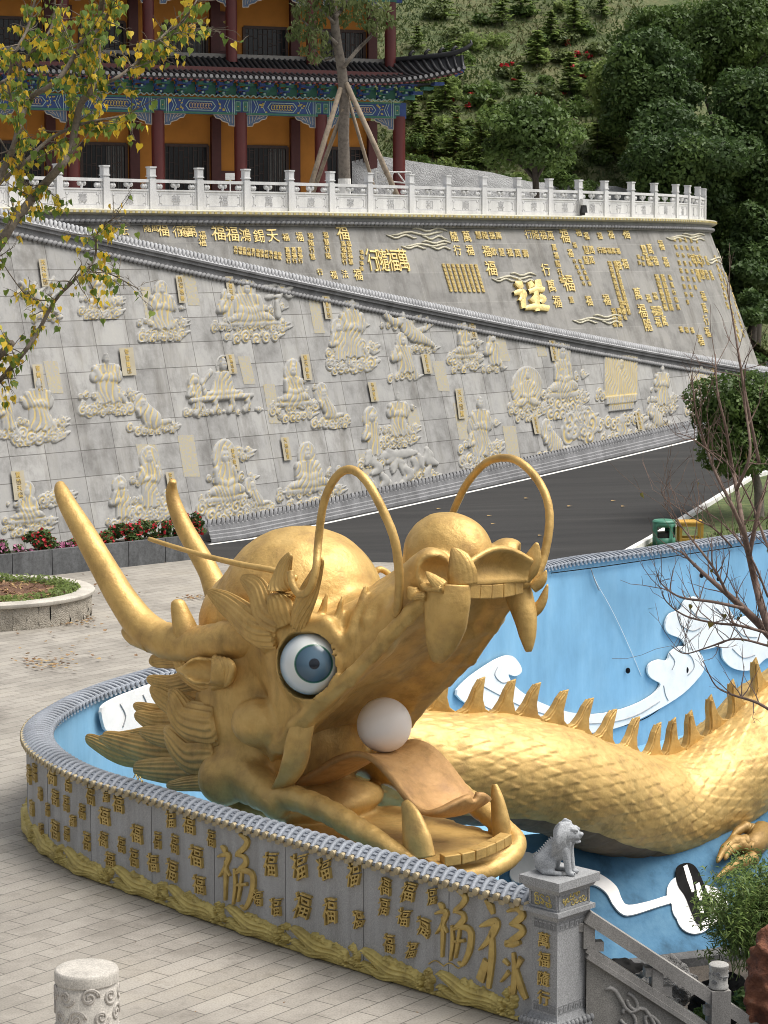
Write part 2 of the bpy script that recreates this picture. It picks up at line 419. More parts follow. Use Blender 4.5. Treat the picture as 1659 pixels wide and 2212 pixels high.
# grass verge beyond the kerb on the right
GRASS, n, l, b = nodemat('verge_grass'); p = geo_pos(n)
t = N(n, 'ShaderNodeTexNoise', i_Scale=2.5, i_Detail=9.0, i_Roughness=.7); l.new(p, t.inputs['Vector'])
r1 = ramp(n, [(.3, (.035, .05, .015)), (.5, (.075, .105, .028)), (.7, (.13, .14, .05))]); l.new(t.outputs[0], r1.inputs[0]); l.new(r1.outputs[0], b.inputs['Base Color']); b.inputs['Roughness'].default_value = .9
bump(n, l, b, t.outputs[0], .8, .1)
verge = drape('grass_verge', [tuple(B0[:2]), tuple(B1[:2]), tuple(B3[:2]), tuple(B4[:2]), tuple(B5[:2]), (60, 90), (60, 66), (24, 62), (14.5, 59.1), (9.2, 54.5), (6.0, 51.2)], GRASS, .01)
m = MB()
for a_, b2 in ((B0, B1), (B1, B3), (B3, B4), (B4, B5)):
    a3 = np.array([a_[0], a_[1], G(a_[0], a_[1]) + .06]); b3 = np.array([b2[0], b2[1], G(b2[0], b2[1]) + .06]); m.beam(a3, b3, .16, .14)
tag(m.build('kerb', ROADW), kind='structure')
# grass blades
m = MB()
for i in range(5200):
    t_ = rng.random() ** 1.3; e_ = B0 + (B5 - B0) * rng.random() * .55; x = e_[0] + .15 + t_ * 9; y = e_[1] - t_ * 3.5
    if y > 85 or y < np.interp(x, [5.95, 9.2, 14.5, 20, 26], [51.4, 54.6, 59.2, 63.6, 68]) + .8: continue
    z = G(x, y); h = .08 + .1 * rng.random(); a = rng.random() * 6.28; w_ = .03; dx, dy = math.cos(a) * w_, math.sin(a) * w_
    m.add([(x - dx, y - dy, z), (x + dx, y + dy, z), (x + rng.uniform(-.06, .06), y + rng.uniform(-.06, .06), z + h)], [(0, 1, 2)])
tag(m.build('verge_grass_blades', plain('grass_blade', (.10, .14, .035), .8, var=.4, scale=1.5)), kind='stuff', label='short green grass growing on the verge beyond the kerb', cat='grass')

# ------------------------------------------------------------------ sunken basin
BLUE, n, l, b = nodemat('basin_blue_paint'); p = geo_pos(n)
mp = N(n, 'ShaderNodeMapping'); mp.inputs['Scale'].default_value = (1.8, 1.8, .5); l.new(p, mp.inputs['Vector'])
t = N(n, 'ShaderNodeTexNoise', i_Scale=1.0, i_Detail=9.0, i_Roughness=.7); l.new(mp.outputs[0], t.inputs['Vector'])
r1 = ramp(n, [(.25, (.165, .335, .49)), (.5, (.205, .405, .575)), (.78, (.265, .47, .63))]); l.new(t.outputs[0], r1.inputs[0])
t2 = N(n, 'ShaderNodeTexNoise', i_Scale=.8, i_Detail=6.0); l.new(p, t2.inputs['Vector'])
r2 = ramp(n, [(.35, (.84,) * 3), (.65, (1.05,) * 3)]); l.new(t2.outputs[0], r2.inputs[0])
l.new(mix(n, l, 1.0, r1.outputs[0], r2.outputs[0], 'MULTIPLY'), b.inputs['Base Color']); b.inputs['Roughness'].default_value = .5; bump(n, l, b, t.outputs[0], .3, .03)
CLOUDW = plain('white_cloud_paint', (.84, .82, .79), .6, var=.10, scale=2.5)
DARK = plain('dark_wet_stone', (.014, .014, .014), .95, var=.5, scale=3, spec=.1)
ZF, ZB = -2.0, -3.1
m = MB(); m.add([(-6.2, 22, ZB), (24, 22, ZB), (24, 66, ZB), (-6.2, 66, ZB)], [(0, 1, 2, 3)])
tag(m.build('basin_floor', BLUE), kind='structure')
# the sunk garden lies a little lower in front of the bank
SOIL = plain('dark_soil', (.06, .05, .04), .95, var=.5, scale=4, bstr=.6, bdist=.05)
m = MB(); m.add([(1.9, 13, ZF), (24, 13, ZF), (24, 32.9, ZF), (1.9, 32.9, ZF)], [(0, 1, 2, 3)])
tag(m.build('garden_soil', SOIL), kind='structure')

# painted bank that runs below the body of the dragon
foot = [on_z(px, py, ZF + .02) for px, py in [(1050, 2120), (1180, 2105), (1300, 2092), (1415, 2078), (1537, 2063), (1640, 2045), (1760, 2030), (1950, 2005), (2200, 1980)]]
def bank_pt(i_, v):
    a = np.array(foot[i_]); top = a + np.array([.35, 2.1, 1.55]); return a + (top - a) * v
m = MB(); rows = []
ff = cr(foot, 8)
for q in ff:
    a = np.array(q); top = a + np.array([.35, 2.1, 1.5]); back = a + np.array([.5, 3.2, .9])
    rows.append([a + (top - a) * k_ / 8 for k_ in range(9)] + [top * .6 + back * .4 + np.array([0, 0, .05]), back, back + np.array([0, .4, -2.2])])
m.grid(rows, flip=True); BLUE2 = BLUE.copy(); BLUE2.name = 'weathered_shaded_blue_paint'  # weathered, and darkened further: the body's shade is put into this colour
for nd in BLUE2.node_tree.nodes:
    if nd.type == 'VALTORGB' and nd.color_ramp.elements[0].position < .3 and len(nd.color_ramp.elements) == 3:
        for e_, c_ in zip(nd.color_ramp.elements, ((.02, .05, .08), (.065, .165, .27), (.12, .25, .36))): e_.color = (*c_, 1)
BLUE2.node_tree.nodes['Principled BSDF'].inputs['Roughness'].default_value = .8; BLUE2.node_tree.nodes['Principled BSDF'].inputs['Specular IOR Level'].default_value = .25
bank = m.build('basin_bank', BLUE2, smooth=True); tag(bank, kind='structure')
def on_bank(px, py, lift=.03):
    """photo point to the sloping face of the bank"""
    r_ = ray(px, py); best = None
    for i_ in range(len(ff) - 1):
        a = np.array(ff[i_]); b3 = np.array(ff[i_ + 1]); nrm = np.cross(b3 - a, np.array([.35, 2.1, 1.5])); nrm /= np.linalg.norm(nrm)
        s = nrm @ (a - C0) / (nrm @ r_); P = C0 + s * r_; e_ = (b3 - a)[:2]; al = ((P - a)[:2] - np.array([.35, 2.1]) * ((P[2] - a[2]) / 1.5)) @ e_ / (e_ @ e_)
        if best is None or abs(al - .5) < best[0]: best = (abs(al - .5), P - nrm * lift * np.sign(nrm @ r_))
    return best[1]
def patch(name, polypx, fn, mat, lift0, thick, parent=None, centre=None):
    """flat raised panel: outline on a surface, extruded towards the viewer side of that surface"""
    P0 = [Vector(fn(x, y, lift0)) for x, y in polypx]; P1 = [Vector(fn(x, y, lift0 + thick)) for x, y in polypx]; n_ = len(P0)
    bm = bmesh.new(); v1 = [bm.verts.new(q) for q in P1]; v0 = [bm.verts.new(q) for q in P0]
    es = [bm.edges.new((v1[i], v1[(i + 1) % n_])) for i in range(n_)]
    bmesh.ops.triangle_fill(bm, edges=es, use_beauty=True)
    for i in range(n_):
        j = (i + 1) % n_; bm.faces.new((v1[i], v1[j], v0[j], v0[i]))
    bmesh.ops.recalc_face_normals(bm, faces=bm.faces[:])
    mm = MB(); mm.v = [tuple(v.co) for v in bm.verts]; bm.verts.index_update(); mm.f = [tuple(v.index for v in f.verts) for f in bm.faces]; bm.free()
    return mm.build(name, mat, parent)
def smooth_loop(P, n=6):
    P = [np.array(q, float) for q in P]; k = len(P); out = []
    for i in range(k):
        p0, p1, p2, p3 = P[i - 1], P[i], P[(i + 1) % k], P[(i + 2) % k]
        for j in range(n):
            t = j / n; out.append(tuple(.5 * ((2 * p1) + (-p0 + p2) * t + (2 * p0 - 5 * p1 + 4 * p2 - p3) * t * t + (-p0 + 3 * p1 - 3 * p2 + p3) * t ** 3)))
    return out
def lobes(circles, n=28):
    """outline of a union of circles seen from their centroid (cloud heads)"""
    cx = sum(c[0] for c in circles) / len(circles); cy = sum(c[1] for c in circles) / len(circles); out = []
    for i in range(n * 3):
        a = 2 * math.pi * i / (n * 3); best = 0
        for x, y, r_ in circles:
            dx, dy = x - cx, y - cy; bq = dx * math.cos(a) + dy * math.sin(a); disc = r_ * r_ - (dx * dx + dy * dy - bq * bq)
            if disc > 0: best = max(best, bq + math.sqrt(disc))
        out.append((cx + best * math.cos(a), cy + best * math.sin(a)))
    return out
ribbon = smooth_loop([(1262, 1880), (1300, 1894), (1330, 1918), (1342, 1946), (1356, 1958), (1400, 1950), (1455, 1934), (1462, 1948), (1420, 1962), (1362, 1980), (1340, 1976), (1322, 1956), (1308, 1932), (1285, 1916), (1250, 1908)], 4)
tag(patch('white_cloud', ribbon, on_bank, CLOUDW, .01, .03), 'long white painted cloud tail winding across the blue bank under the body', 'painted cloud')
tag(patch('white_cloud', lobes([(1475, 1930, 36), (1492, 1960, 42), (1520, 1960, 46), (1500, 1980, 40), (1545, 1955, 26)]), on_bank, CLOUDW, .012, .025), 'round white painted cloud head with a black peeled patch, below the claw', 'painted cloud')
tag(patch('peeled_patch', smooth_loop([(1458, 1880), (1480, 1868), (1500, 1876), (1515, 1905), (1528, 1940), (1536, 1972), (1520, 1990), (1505, 2000), (1492, 1975), (1478, 1940), (1462, 1915)], 4), on_bank, DARK, .045, .004), 'black patch of peeled paint on the white cloud beneath the claw', 'paint damage')
tag(patch('white_cloud', lobes([(1135, 1868, 24), (1160, 1862, 18), (1148, 1885, 30), (1120, 1890, 20)]), on_bank, CLOUDW, .012, .03), 'small white painted cloud between the lower jaw and the stone lion pillar', 'painted cloud')
# dark kerb at the foot of the bank
m = MB()
for i in range(len(foot) - 1): m.beam(np.array(foot[i]) + [0, -.20, .0], np.array(foot[i + 1]) + [.0, -.2, .0], .30, .22)
tag(m.build('basin_kerb', granite('old_kerb', (.10, .10, .10), .4, 30, .8, .6)), 'low dark stone kerb along the foot of the blue bank', 'kerb')

# ------------------------------------------------------------------ basin wall
wall = tag(empty('basin_wall', (CPr[0][0], CPr[0][1], 0)), 'curved grey granite wall with golden characters, wave ornament and tiled coping round the dragon', 'wall')
ZE, ZR = 1.28, 1.36
def wall_prof(i, o, z): q = CPr[i] + CN[i] * o; return (q[0], q[1], z)
m = MB(); m.grid([[wall_prof(i, -.15, z) for z in (-.05, .4, .8, ZE - .02)] for i in range(0, len(CPr))], flip=False)
m.grid([[wall_prof(i, -.15, ZE - .02), wall_prof(i, .15, ZE - .02)] for i in range(len(CPr))])
m.grid([[wall_prof(0, o, z) for o in (-.15, .15)] for z in (-.05, ZE - .02)])
WALLG, n, l, b = nodemat('wall_granite'); p = geo_pos(n)
t = N(n, 'ShaderNodeTexNoise', i_Scale=80.0, i_Detail=3.0, i_Roughness=.8); l.new(p, t.inputs['Vector'])
r1 = ramp(n, [(.32, (.24, .245, .25)), (.5, (.34, .345, .352)), (.68, (.46, .465, .47))]); l.new(t.outputs[0], r1.inputs[0])
mp = N(n, 'ShaderNodeMapping'); mp.inputs['Scale'].default_value = (3, 3, .25); l.new(p, mp.inputs['Vector'])
t2 = N(n, 'ShaderNodeTexNoise', i_Scale=1.2, i_Detail=7.0, i_Roughness=.65); l.new(mp.outputs[0], t2.inputs['Vector'])
r2 = ramp(n, [(.35, (.72, .71, .69)), (.6, (1, 1, 1))]); l.new(t2.outputs[0], r2.inputs[0])
l.new(mix(n, l, 1.0, r1.outputs[0], r2.outputs[0], 'MULTIPLY'), b.inputs['Base Color']); b.inputs['Roughness'].default_value = .6
face = m.build('granite_face', WALLG, wall)
# vertical joints of the face slabs: narrow dark fillets
m = MB()
for k in range(9, len(CPr) - 1, 9):
    if CS[k] > 14: break
    q = CPr[k] + CN[k] * -.151; m.box((q[0], q[1], .62), (.006, .006, 1.2), rz=math.atan2(CT[k][1], CT[k][0]))
m.build('slab_joint', plain('joint_mortar', (.13, .13, .13), .8), wall)
m = MB(); m.grid([[wall_prof(i, .15 + .05 * (ZE - z) / 3.3, z) for z in (ZE - .02, 0, -1, -2, ZB - .05)] for i in range(len(CPr))], flip=True)
m.build('inner_face', BLUE, wall)
TILE = granite('coping_tile', (.26, .285, .325), .2, 60, .55, .25)
def arc_o(t): return -.20 + .40 * t
def arc_z(t): return ZE + (ZR - ZE) * math.sin(math.pi * min(max(t, 0), 1)) ** .8
m = MB(); T_ = np.linspace(0, 1, 13)
m.grid([[wall_prof(i, arc_o(t), arc_z(t) + .0) for t in T_] for i in range(len(CPr))], flip=False)
m.grid([[wall_prof(i, -.20, ZE), wall_prof(i, -.15, ZE - .05), wall_prof(i, .15, ZE - .05), wall_prof(i, .20, ZE)] for i in range(len(CPr))], flip=True)
for i in range(0, len(CPr)):     # rounded tile rows across the coping, slightly slewed
    P = []
    for t in T_:
        f = i + (t - .5) * 1.1; f = min(max(f, 0), len(CPr) - 1.001); j = int(f); a = f - j
        c_ = CPr[j] * (1 - a) + CPr[j + 1] * a; nn = CN[j]; q = c_ + nn * arc_o(t); P.append((q[0], q[1], arc_z(t) + .012))
    m.tube(P, .030, 8)
    if i + 1 < len(CPr) and CS[i] < 13:    # lips of the flat tiles between the rows
        for t in (.12, .3, .5, .7, .88):
            c_ = (CPr[i] + CPr[i + 1]) / 2 + (t - .5) * 1.1 * (CPr[i + 1] - CPr[i]); q = c_ + CN[i] * arc_o(t)
            m.box((q[0], q[1], arc_z(t) + .006), (.06, .014, .018), rz=math.atan2(CT[i][1], CT[i][0]))
m.build('tile_coping', TILE, wall, auto=50)
mg, m2 = MB(), MB()
for i in range(0, len(CPr)):
    for side, mm in ((-1, mg), (1, m2)):
        q = CPr[i] + CN[i] * (.205 * side); a = math.atan2(CN[i][1] * side, CN[i][0] * side); d = Vector((math.cos(a), math.sin(a), 0))
        c_ = Vector((q[0], q[1], ZE + .008)); mm.tube([c_ - d * .03, c_ + d * .018, c_ + d * .03], [.042, .042, .026], 10)
        if i + 1 < len(CPr):       # drip tile between discs
            q2 = (CPr[i] + CPr[i + 1]) / 2 + CN[i] * (.20 * side); tx = Vector((CT[i][0], CT[i][1], 0)); c2 = Vector((q2[0], q2[1], ZE - .012))
            mm.add([tuple(c2 - tx * .06), tuple(c2 + tx * .06), tuple(c2 + tx * .03 - Vector((0, 0, .05)) + d * .012), tuple(c2 - tx * .03 - Vector((0, 0, .05)) + d * .012)], [(0, 1, 2, 3)] if side < 0 else [(3, 2, 1, 0)])
EAVE = gold_mat('eave_gold', (.40, .33, .20), .5, .25, .5, sc_=12)
mg.build('gilded_eave', EAVE, wall, auto=40); m2.build('grey_eave', TILE, wall, auto=40)
def wall_frame(px, py, o=-.15, smax=16.5, back=False):
    """photo point to the outer (o<0) or inner (o>0) face of the basin wall: point, tangent, outward normal"""
    r_ = ray(px, py); d2 = r_[:2]; best = None
    Q = CPr + CN * o
    for i in range(len(Q) - 1):
        if (not back and CS[i] > smax) or (back and CS[i] < 11.0): continue
        e_ = Q[i + 1] - Q[i]; den = d2[0] * e_[1] - d2[1] * e_[0]
        if abs(den) < 1e-9: continue
        w_ = Q[i] - C0[:2]; s = (w_[0] * e_[1] - w_[1] * e_[0]) / den; a = (w_[0] * d2[1] - w_[1] * d2[0]) / den
        if s > 0 and -.01 <= a <= 1.01 and (best is None or s < best[0]): best = (s, i, a)
    if best is None: return None
    s, i, a = best; P = C0 + r_ * s; sg = -1 if o < 0 else 1
    return P, np.array([*CT[i], 0]), np.array([*(CN[i] * sg), 0]), CS[i] + a * .145
def on_inner(px, py, lift=.0):
    w_ = wall_frame(px, py, .25, back=True); return w_[0] + w_[2] * lift * (1 if True else 1)
# white painted clouds on the inner face
def inner_fn(px, py, lift):
    w_ = wall_frame(px, py, .20, back=True)
    return np.array([0, 0, 0.]) if w_ is None else w_[0] - np.array([0, 0, 0]) + w_[2] * lift
c1 = [(1075, 1420), (1100, 1416), (1118, 1436), (1120, 1452), (1106, 1460), (1092, 1456), (1102, 1476), (1130, 1500), (1180, 1524), (1240, 1540), (1300, 1540), (1360, 1524), (1405, 1500), (1422, 1478), (1412, 1470), (1400, 1462), (1394, 1448), (1400, 1432), (1420, 1424), (1436, 1426), (1444, 1408), (1464, 1396), (1490, 1398), (1512, 1416), (1516, 1444), (1502, 1466), (1470, 1498), (1420, 1530), (1360, 1560), (1300, 1578), (1230, 1584), (1150, 1574), (1080, 1556), (1020, 1530), (980, 1500), (1000, 1470), (1040, 1440)]
cl1 = tag(patch('white_cloud', smooth_loop(c1, 3), inner_fn, CLOUDW, .02, .05), 'long white cloud with scrolled ends sweeping along the blue wall above the spines', 'painted cloud')
c2 = [(1482, 1402), (1468, 1380), (1440, 1368), (1432, 1350), (1442, 1326), (1466, 1316), (1474, 1298), (1496, 1288), (1516, 1296), (1530, 1296), (1560, 1304), (1578, 1328), (1582, 1340), (1610, 1330), (1640, 1336), (1680, 1330), (1720, 1350), (1720, 1430), (1660, 1420), (1640, 1430), (1626, 1444), (1600, 1448), (1574, 1440), (1556, 1420), (1552, 1396), (1520, 1402)]
cl2 = tag(patch('white_cloud', smooth_loop(c2, 3), inner_fn, CLOUDW, .02, .05), 'puffy white cloud high on the blue wall behind the bare branches', 'painted cloud')
c3 = [(212, 1528), (240, 1508), (290, 1488), (340, 1470), (380, 1460), (380, 1560), (330, 1572), (270, 1578), (226, 1580), (214, 1560)]
cl3 = tag(patch('white_cloud', smooth_loop(c3, 3), inner_fn, CLOUDW, .02, .05), 'white cloud on the inner wall behind the mane', 'painted cloud')
GREYL = plain('grey_outline_paint', (.30, .31, .32), .7)
def wall_line(name, pts, r_=.012, fn=inner_fn, lift=.075, parent=None, mat=GREYL):
    m = MB(); m.tube([fn(x, y, lift) for x, y in cr(pts, 5)], r_, 5); return m.build(name, mat, parent, smooth=True)

for pts in ([(1010, 1505), (1050, 1530), (1100, 1548), (1160, 1560)], [(1030, 1478), (1070, 1500), (1120, 1525), (1180, 1545)], [(1068, 1440), (1062, 1458), (1078, 1474), (1096, 1470)], [(1440, 1410), (1452, 1428), (1446, 1446)], [(1462, 1404), (1486, 1416), (1494, 1440), (1480, 1458)], [(1428, 1480), (1432, 1500), (1438, 1512)], [(1240, 1562), (1310, 1560), (1370, 1544), (1420, 1514)]): wall_line('cloud_outline', pts, parent=cl1)
for pts in ([(1460, 1330), (1466, 1350), (1490, 1362), (1510, 1354)], [(1484, 1312), (1500, 1330), (1524, 1336)], [(1540, 1312), (1556, 1330), (1552, 1350)], [(1580, 1350), (1600, 1372), (1630, 1376)], [(1576, 1400), (1600, 1420), (1626, 1414)]): wall_line('cloud_outline', pts, parent=cl2)
for pts in ([(250, 1520), (262, 1545), (256, 1570)], [(300, 1500), (312, 1530), (308, 1560)]): wall_line('cloud_outline', pts, parent=cl3)
for pts, r_, mt in (([(1278, 1234), (1290, 1262), (1312, 1300), (1335, 1345), (1360, 1400), (1385, 1460)], .006, CLOUDW), ([(1276, 1228), (1284, 1252), (1294, 1276)], .012, GREYL), ([(1240, 1590), (1330, 1572), (1400, 1548), (1460, 1500), (1480, 1482)], .014, DARK), ([(1190, 1238), (1300, 1224), (1450, 1202), (1650, 1172)], .012, DARK)): wall_line('wall_crack', pts, r_, lift=.004, parent=wall, mat=mt)
for px, py, r_ in ((1353, 1448, 5), (1478, 1447, 6), (1497, 1220, 4), (1512, 1242, 5), (1548, 1250, 4)):
    w_ = wall_frame(px, py, .20, back=True); m = MB(); m.ball(tuple(w_[0] + w_[2] * .05), (r_ * .011, .02, r_ * .014), 8, 5); m.build('drain_hole', DARK, wall)
for pp in ([(1474, 1876), (1482, 1872), (1492, 1900), (1498, 1930), (1492, 1932), (1482, 1905)], [(1500, 1915), (1508, 1910), (1516, 1935), (1512, 1955), (1504, 1940)], [(1508, 1965), (1514, 1960), (1518, 1975), (1512, 1982)]): tag(patch('paint_sliver', pp, on_bank, CLOUDW, .05, .004), 'sliver of white paint left standing inside the black peeled patch', 'paint damage', 'white paint slivers in the peeled patch')
# ================================================================== lettering
_txt = {}
def glyph(ch, bold=.0, shear=0.0, depth=.5, squash=1.0, wob=0.0, seed=0):
    """a character as a solid mesh about 1 unit tall, centred, in the XZ plane, facing -Y; wob bends the strokes like a brush hand"""
    key = (ch, bold, shear, depth, squash, wob, seed)
    if key in _txt: return _txt[key]
    c = bpy.data.curves.new('g', 'FONT'); c.body = ch; c.size = 1.0; c.offset = bold; c.shear = shear; c.extrude = depth * .1; c.resolution_u = 3
    o = bpy.data.objects.new('g', c); COL.objects.link(o)
    dg = bpy.context.evaluated_depsgraph_get(); me = o.evaluated_get(dg).to_mesh()
    v = np.array([tuple(q.co) for q in me.vertices]); f = [tuple(q.vertices) for q in me.polygons]
    o.evaluated_get(dg).to_mesh_clear(); bpy.data.objects.remove(o); bpy.data.curves.remove(c)
    v[:, 0] -= (v[:, 0].max() + v[:, 0].min()) / 2; v[:, 1] -= (v[:, 1].max() + v[:, 1].min()) / 2
    v[:, :2] /= max(v[:, 1].max() * 2, v[:, 0].max() * 2, .3); v[:, 0] *= squash
    if wob:
        r_ = random.Random(seed); p = [r_.uniform(0, 6.28) for _ in range(6)]
        x0, y0 = v[:, 0].copy(), v[:, 1].copy()
        v[:, 0] += wob * (np.sin(y0 * 5.0 + p[0]) + .6 * np.sin(y0 * 9 + x0 * 3 + p[1])); v[:, 1] += wob * (np.sin(x0 * 5.5 + p[2]) + .5 * np.sin(x0 * 10 + p[3])) + wob * 1.6 * x0
    v = np.stack([v[:, 0], -v[:, 2], v[:, 1]], 1)
    _txt[key] = (v, f); return v, f
def place_glyph(mb, ch, P, tx, up, nrm, size, depth, **kw):
    v, f = glyph(ch, **kw)
    X = np.outer(v[:, 0] * size, tx) + np.outer(v[:, 2] * size, up) + np.outer(-v[:, 1] * depth / .05, nrm) + P
    # the sweep of letters is stroke-deep: from the wall outwards
    mb.add(X, f)

# ================================================================== relief height fields
class HF:
    def __init__(s, w, h, res):
        s.w, s.h = w, h; nx, ny = int(w / res) + 1, int(h / res) + 1
        s.u = np.linspace(-w / 2, w / 2, nx); s.v = np.linspace(0, h, ny); s.U, s.V = np.meshgrid(s.u, s.v, indexing='ij'); s.H = np.zeros_like(s.U); s.P = np.zeros_like(s.U); s.GR = np.zeros_like(s.U); s.CL = np.zeros(s.U.shape, bool)
    def put(s, h): s.H = np.maximum(s.H, h)
    def dome(s, x, y, rx, ry, h, rot=0, p=.36):
        c, sn = math.cos(rot), math.sin(rot); a = ((s.U - x) * c + (s.V - y) * sn) / rx; b = (-(s.U - x) * sn + (s.V - y) * c) / ry
        d = 1 - a * a - b * b; s.put(np.where(d > 0, h * np.clip(d, 0, 1) ** p, 0))
    def cap(s, P, r, h, p=.36):
        for i in range(len(P) - 1):
            a, b = np.array(P[i]), np.array(P[i + 1]); ra, rb = (r, r) if not hasattr(r, '__len__') else (r[i], r[i + 1])
            d = b - a; L2 = d @ d + 1e-9; t = np.clip(((s.U - a[0]) * d[0] + (s.V - a[1]) * d[1]) / L2, 0, 1)
            rr = ra + (rb - ra) * t; q = 1 - ((s.U - a[0] - t * d[0]) ** 2 + (s.V - a[1] - t * d[1]) ** 2) / rr ** 2
            s.put(np.where(q > 0, h * np.clip(q, 0, 1) ** p, 0))
    def ring(s, x, y, r, w, h, ry=None, fill=.0):
        ry = ry or r; d = np.sqrt(((s.U - x) / r) ** 2 + ((s.V - y) / ry) ** 2) * r
        s.put(np.where(d < r, fill, 0)); q = 1 - ((d - r) / w) ** 2; s.put(np.where(q > 0, h * np.sqrt(np.clip(q, 0, 1)), 0)); s.GR = np.where(q > 0, 1.3, s.GR); s.HALO = d < r + w
    def head(s, x, y, rx, ry, h):
        s.dome(x, y, rx, ry, h); s.CL |= ((s.U - x) / rx) ** 2 + ((s.V - y) / ry) ** 2 < 1.1
        for dx in (-.35, .35): s.H = np.where(((s.U - x - dx * rx) / (.22 * rx)) ** 2 + ((s.V - y - .08 * ry) / (.12 * ry)) ** 2 < 1, s.H * .8, s.H)
        s.dome(x, y - .15 * ry, rx * .16, ry * .28, h * 1.12)
    def rect(s, x, y, w, h, ht): s.put(np.where((np.abs(s.U - x) < w / 2) & (np.abs(s.V - y) < h / 2), ht, 0))
    def curl(s, x, y, r, h, hand=1):
        """a cloud scroll: dome cut by a spiral groove"""
        dx, dy = s.U - x, s.V - y; d = np.sqrt(dx * dx + dy * dy) / r; a = np.arctan2(dy, dx) * hand
        g = np.cos((d * 1.7 - a / 6.283) * 6.283); q = 1 - d * d
        hh = np.where(q > 0, h * np.clip(q, 0, 1) ** .36 * (.62 + .38 * g), 0); up_ = hh > s.H; s.GR = np.where(up_, np.clip(-g * 1.4, 0, 1), s.GR); s.CL |= up_; s.H = np.where(up_, hh, s.H)
    def clouds(s, x0, x1, y, r, h, n, rg, rise=0.0):
        for k in range(n):
            t = k / max(1, n - 1); x = x0 + (x1 - x0) * t
            s.curl(x + rg.uniform(-.3, .3) * r, y + rise * math.sin(t * 3.14) + rg.uniform(-.5, .5) * r, r * rg.uniform(.75, 1.15), h * rg.uniform(.8, 1.1), rg.choice((1, -1)))
        s.cap([(x1, y - r * .2), (x1 + r * 1.5, y + .1 * r), (x1 + r * 2.6, y + .35 * r)], [r * .5, r * .3, r * .1], h * .6)
    def robe(s, top, bot, wt, wb, h, folds=6, ph=0.0):
        (x0, y0), (x1, y1) = top, bot; t = np.clip((s.V - y1) / (y0 - y1 + 1e-9), 0, 1); cx = x1 + (x0 - x1) * t
        hw = wb / 2 + (wt / 2 - wb / 2) * np.sqrt(t); a = (s.U - cx) / np.maximum(hw, 1e-6); q = 1 - a * a
        m = (s.V <= y0) & (s.V >= y1 + .03 * np.cos(a * 9)) & (q > 0)
        s.put(np.where(m, h * np.clip(q, 0, 1) ** .35 * (.86 + .14 * np.cos(a * folds * 1.7 + ph + 2.5 * t * a)), 0))
    def mesh(s, surf, gold=.5, drape_=None):
        """surf(u, v) -> point, normal (arrays)"""
        H = s.H; k = np.pad(H, 2, mode='edge'); bl = sum(k[i:i + H.shape[0], j:j + H.shape[1]] for i in range(5) for j in range(5)) / 25
        mx = H.max() + 1e-9
        if drape_ is not None:      # carved folds, gilded in the grooves
            ph = (s.U * .9 + .16 * np.sin(s.V * 2.6 + drape_) + .07 * np.sin(s.V * 6.1 + s.U * 5 + drape_ * 2)) / .15 * 6.283; gr = np.clip((np.cos(ph) - .55) / .4, 0, 1) * ~s.CL; H = H * (1 - .26 * gr); s.GR = np.maximum(s.GR * s.CL, gr * .55)
        pa = np.clip((bl - H) / mx * 6 + gold + .55 * s.GR, 0, 1) * (H > 0)
        on = H > 0; c = on[:-1, :-1] | on[1:, :-1] | on[:-1, 1:] | on[1:, 1:]
        P, Nn = surf(s.U, s.V); X = P + Nn * (H + .003 - .02 * (H <= 0))[..., None]
        ids = np.arange(H.size).reshape(H.shape); q = np.stack([ids[:-1, :-1][c], ids[1:, :-1][c], ids[1:, 1:][c], ids[:-1, 1:][c]], 1)
        used = np.unique(q); rm = -np.ones(H.size, int); rm[used] = np.arange(len(used))
        m = MB(); m.v = [tuple(p) for p in X.reshape(-1, 3)[used].tolist()]; m.f = [tuple(t) for t in rm[q].tolist()]; m.col = np.maximum(pa, s.P).reshape(-1)[used].tolist(); return m

# ================================================================== relief wall (battered, beside the road)
BAT = .25
_cx = RWB
def rw_point(s_, z):
    s_, z = np.broadcast_arrays(np.asarray(s_, float), np.asarray(z, float))
    bx = np.interp(s_, rw_s, RWB[:, 0]); by = np.interp(s_, rw_s, RWB[:, 1]); nx = np.interp(s_, rw_s, RWN[:, 0]); ny = np.interp(s_, rw_s, RWN[:, 1])
    return np.stack([bx - nx * BAT * z, by - ny * BAT * z, z], -1)
def rw_norm(s_):
    nx = np.interp(s_, rw_s, RWN[:, 0]); ny = np.interp(s_, rw_s, RWN[:, 1]); n_ = np.stack([nx, ny, np.full_like(nx, BAT)], -1); return n_ / np.linalg.norm(n_, axis=-1, keepdims=True)
def pxy(P):
    d = np.asarray(P) - C0; cp, spn = math.cos(PITCH), math.sin(PITCH); f_ = d[..., 1] * cp - d[..., 2] * spn; u = d[..., 1] * spn + d[..., 2] * cp
    return np.stack([829.5 + FPX * d[..., 0] / f_, 1106 - FPX * u / f_], -1)
_gs, _gz = np.meshgrid(np.linspace(2, 60, 233), np.linspace(-.5, 12, 101), indexing='ij'); _gp = pxy(rw_point(_gs, _gz))
def rw_at(px, py):
    """photo point to wall coordinates (s, z)"""
    d = ((_gp - np.array([px, py])) ** 2).sum(-1); i = np.unravel_index(np.argmin(d), d.shape); s_, z = _gs[i], _gz[i]
    for _ in range(8):
        e0 = pxy(rw_point(s_, z)); J = np.stack([(pxy(rw_point(s_ + .02, z)) - e0) / .02, (pxy(rw_point(s_, z + .02)) - e0) / .02], 1)
        ds = np.linalg.solve(J, np.array([px, py]) - e0); s_ += ds[0]; z += ds[1]
    return s_, z
sA, zA = rw_at(72, 490); sB, zB = rw_at(1640, 806)
def cop_z(s_): return zA + (zB - zA) * (np.asarray(s_) - sA) / (sB - sA)
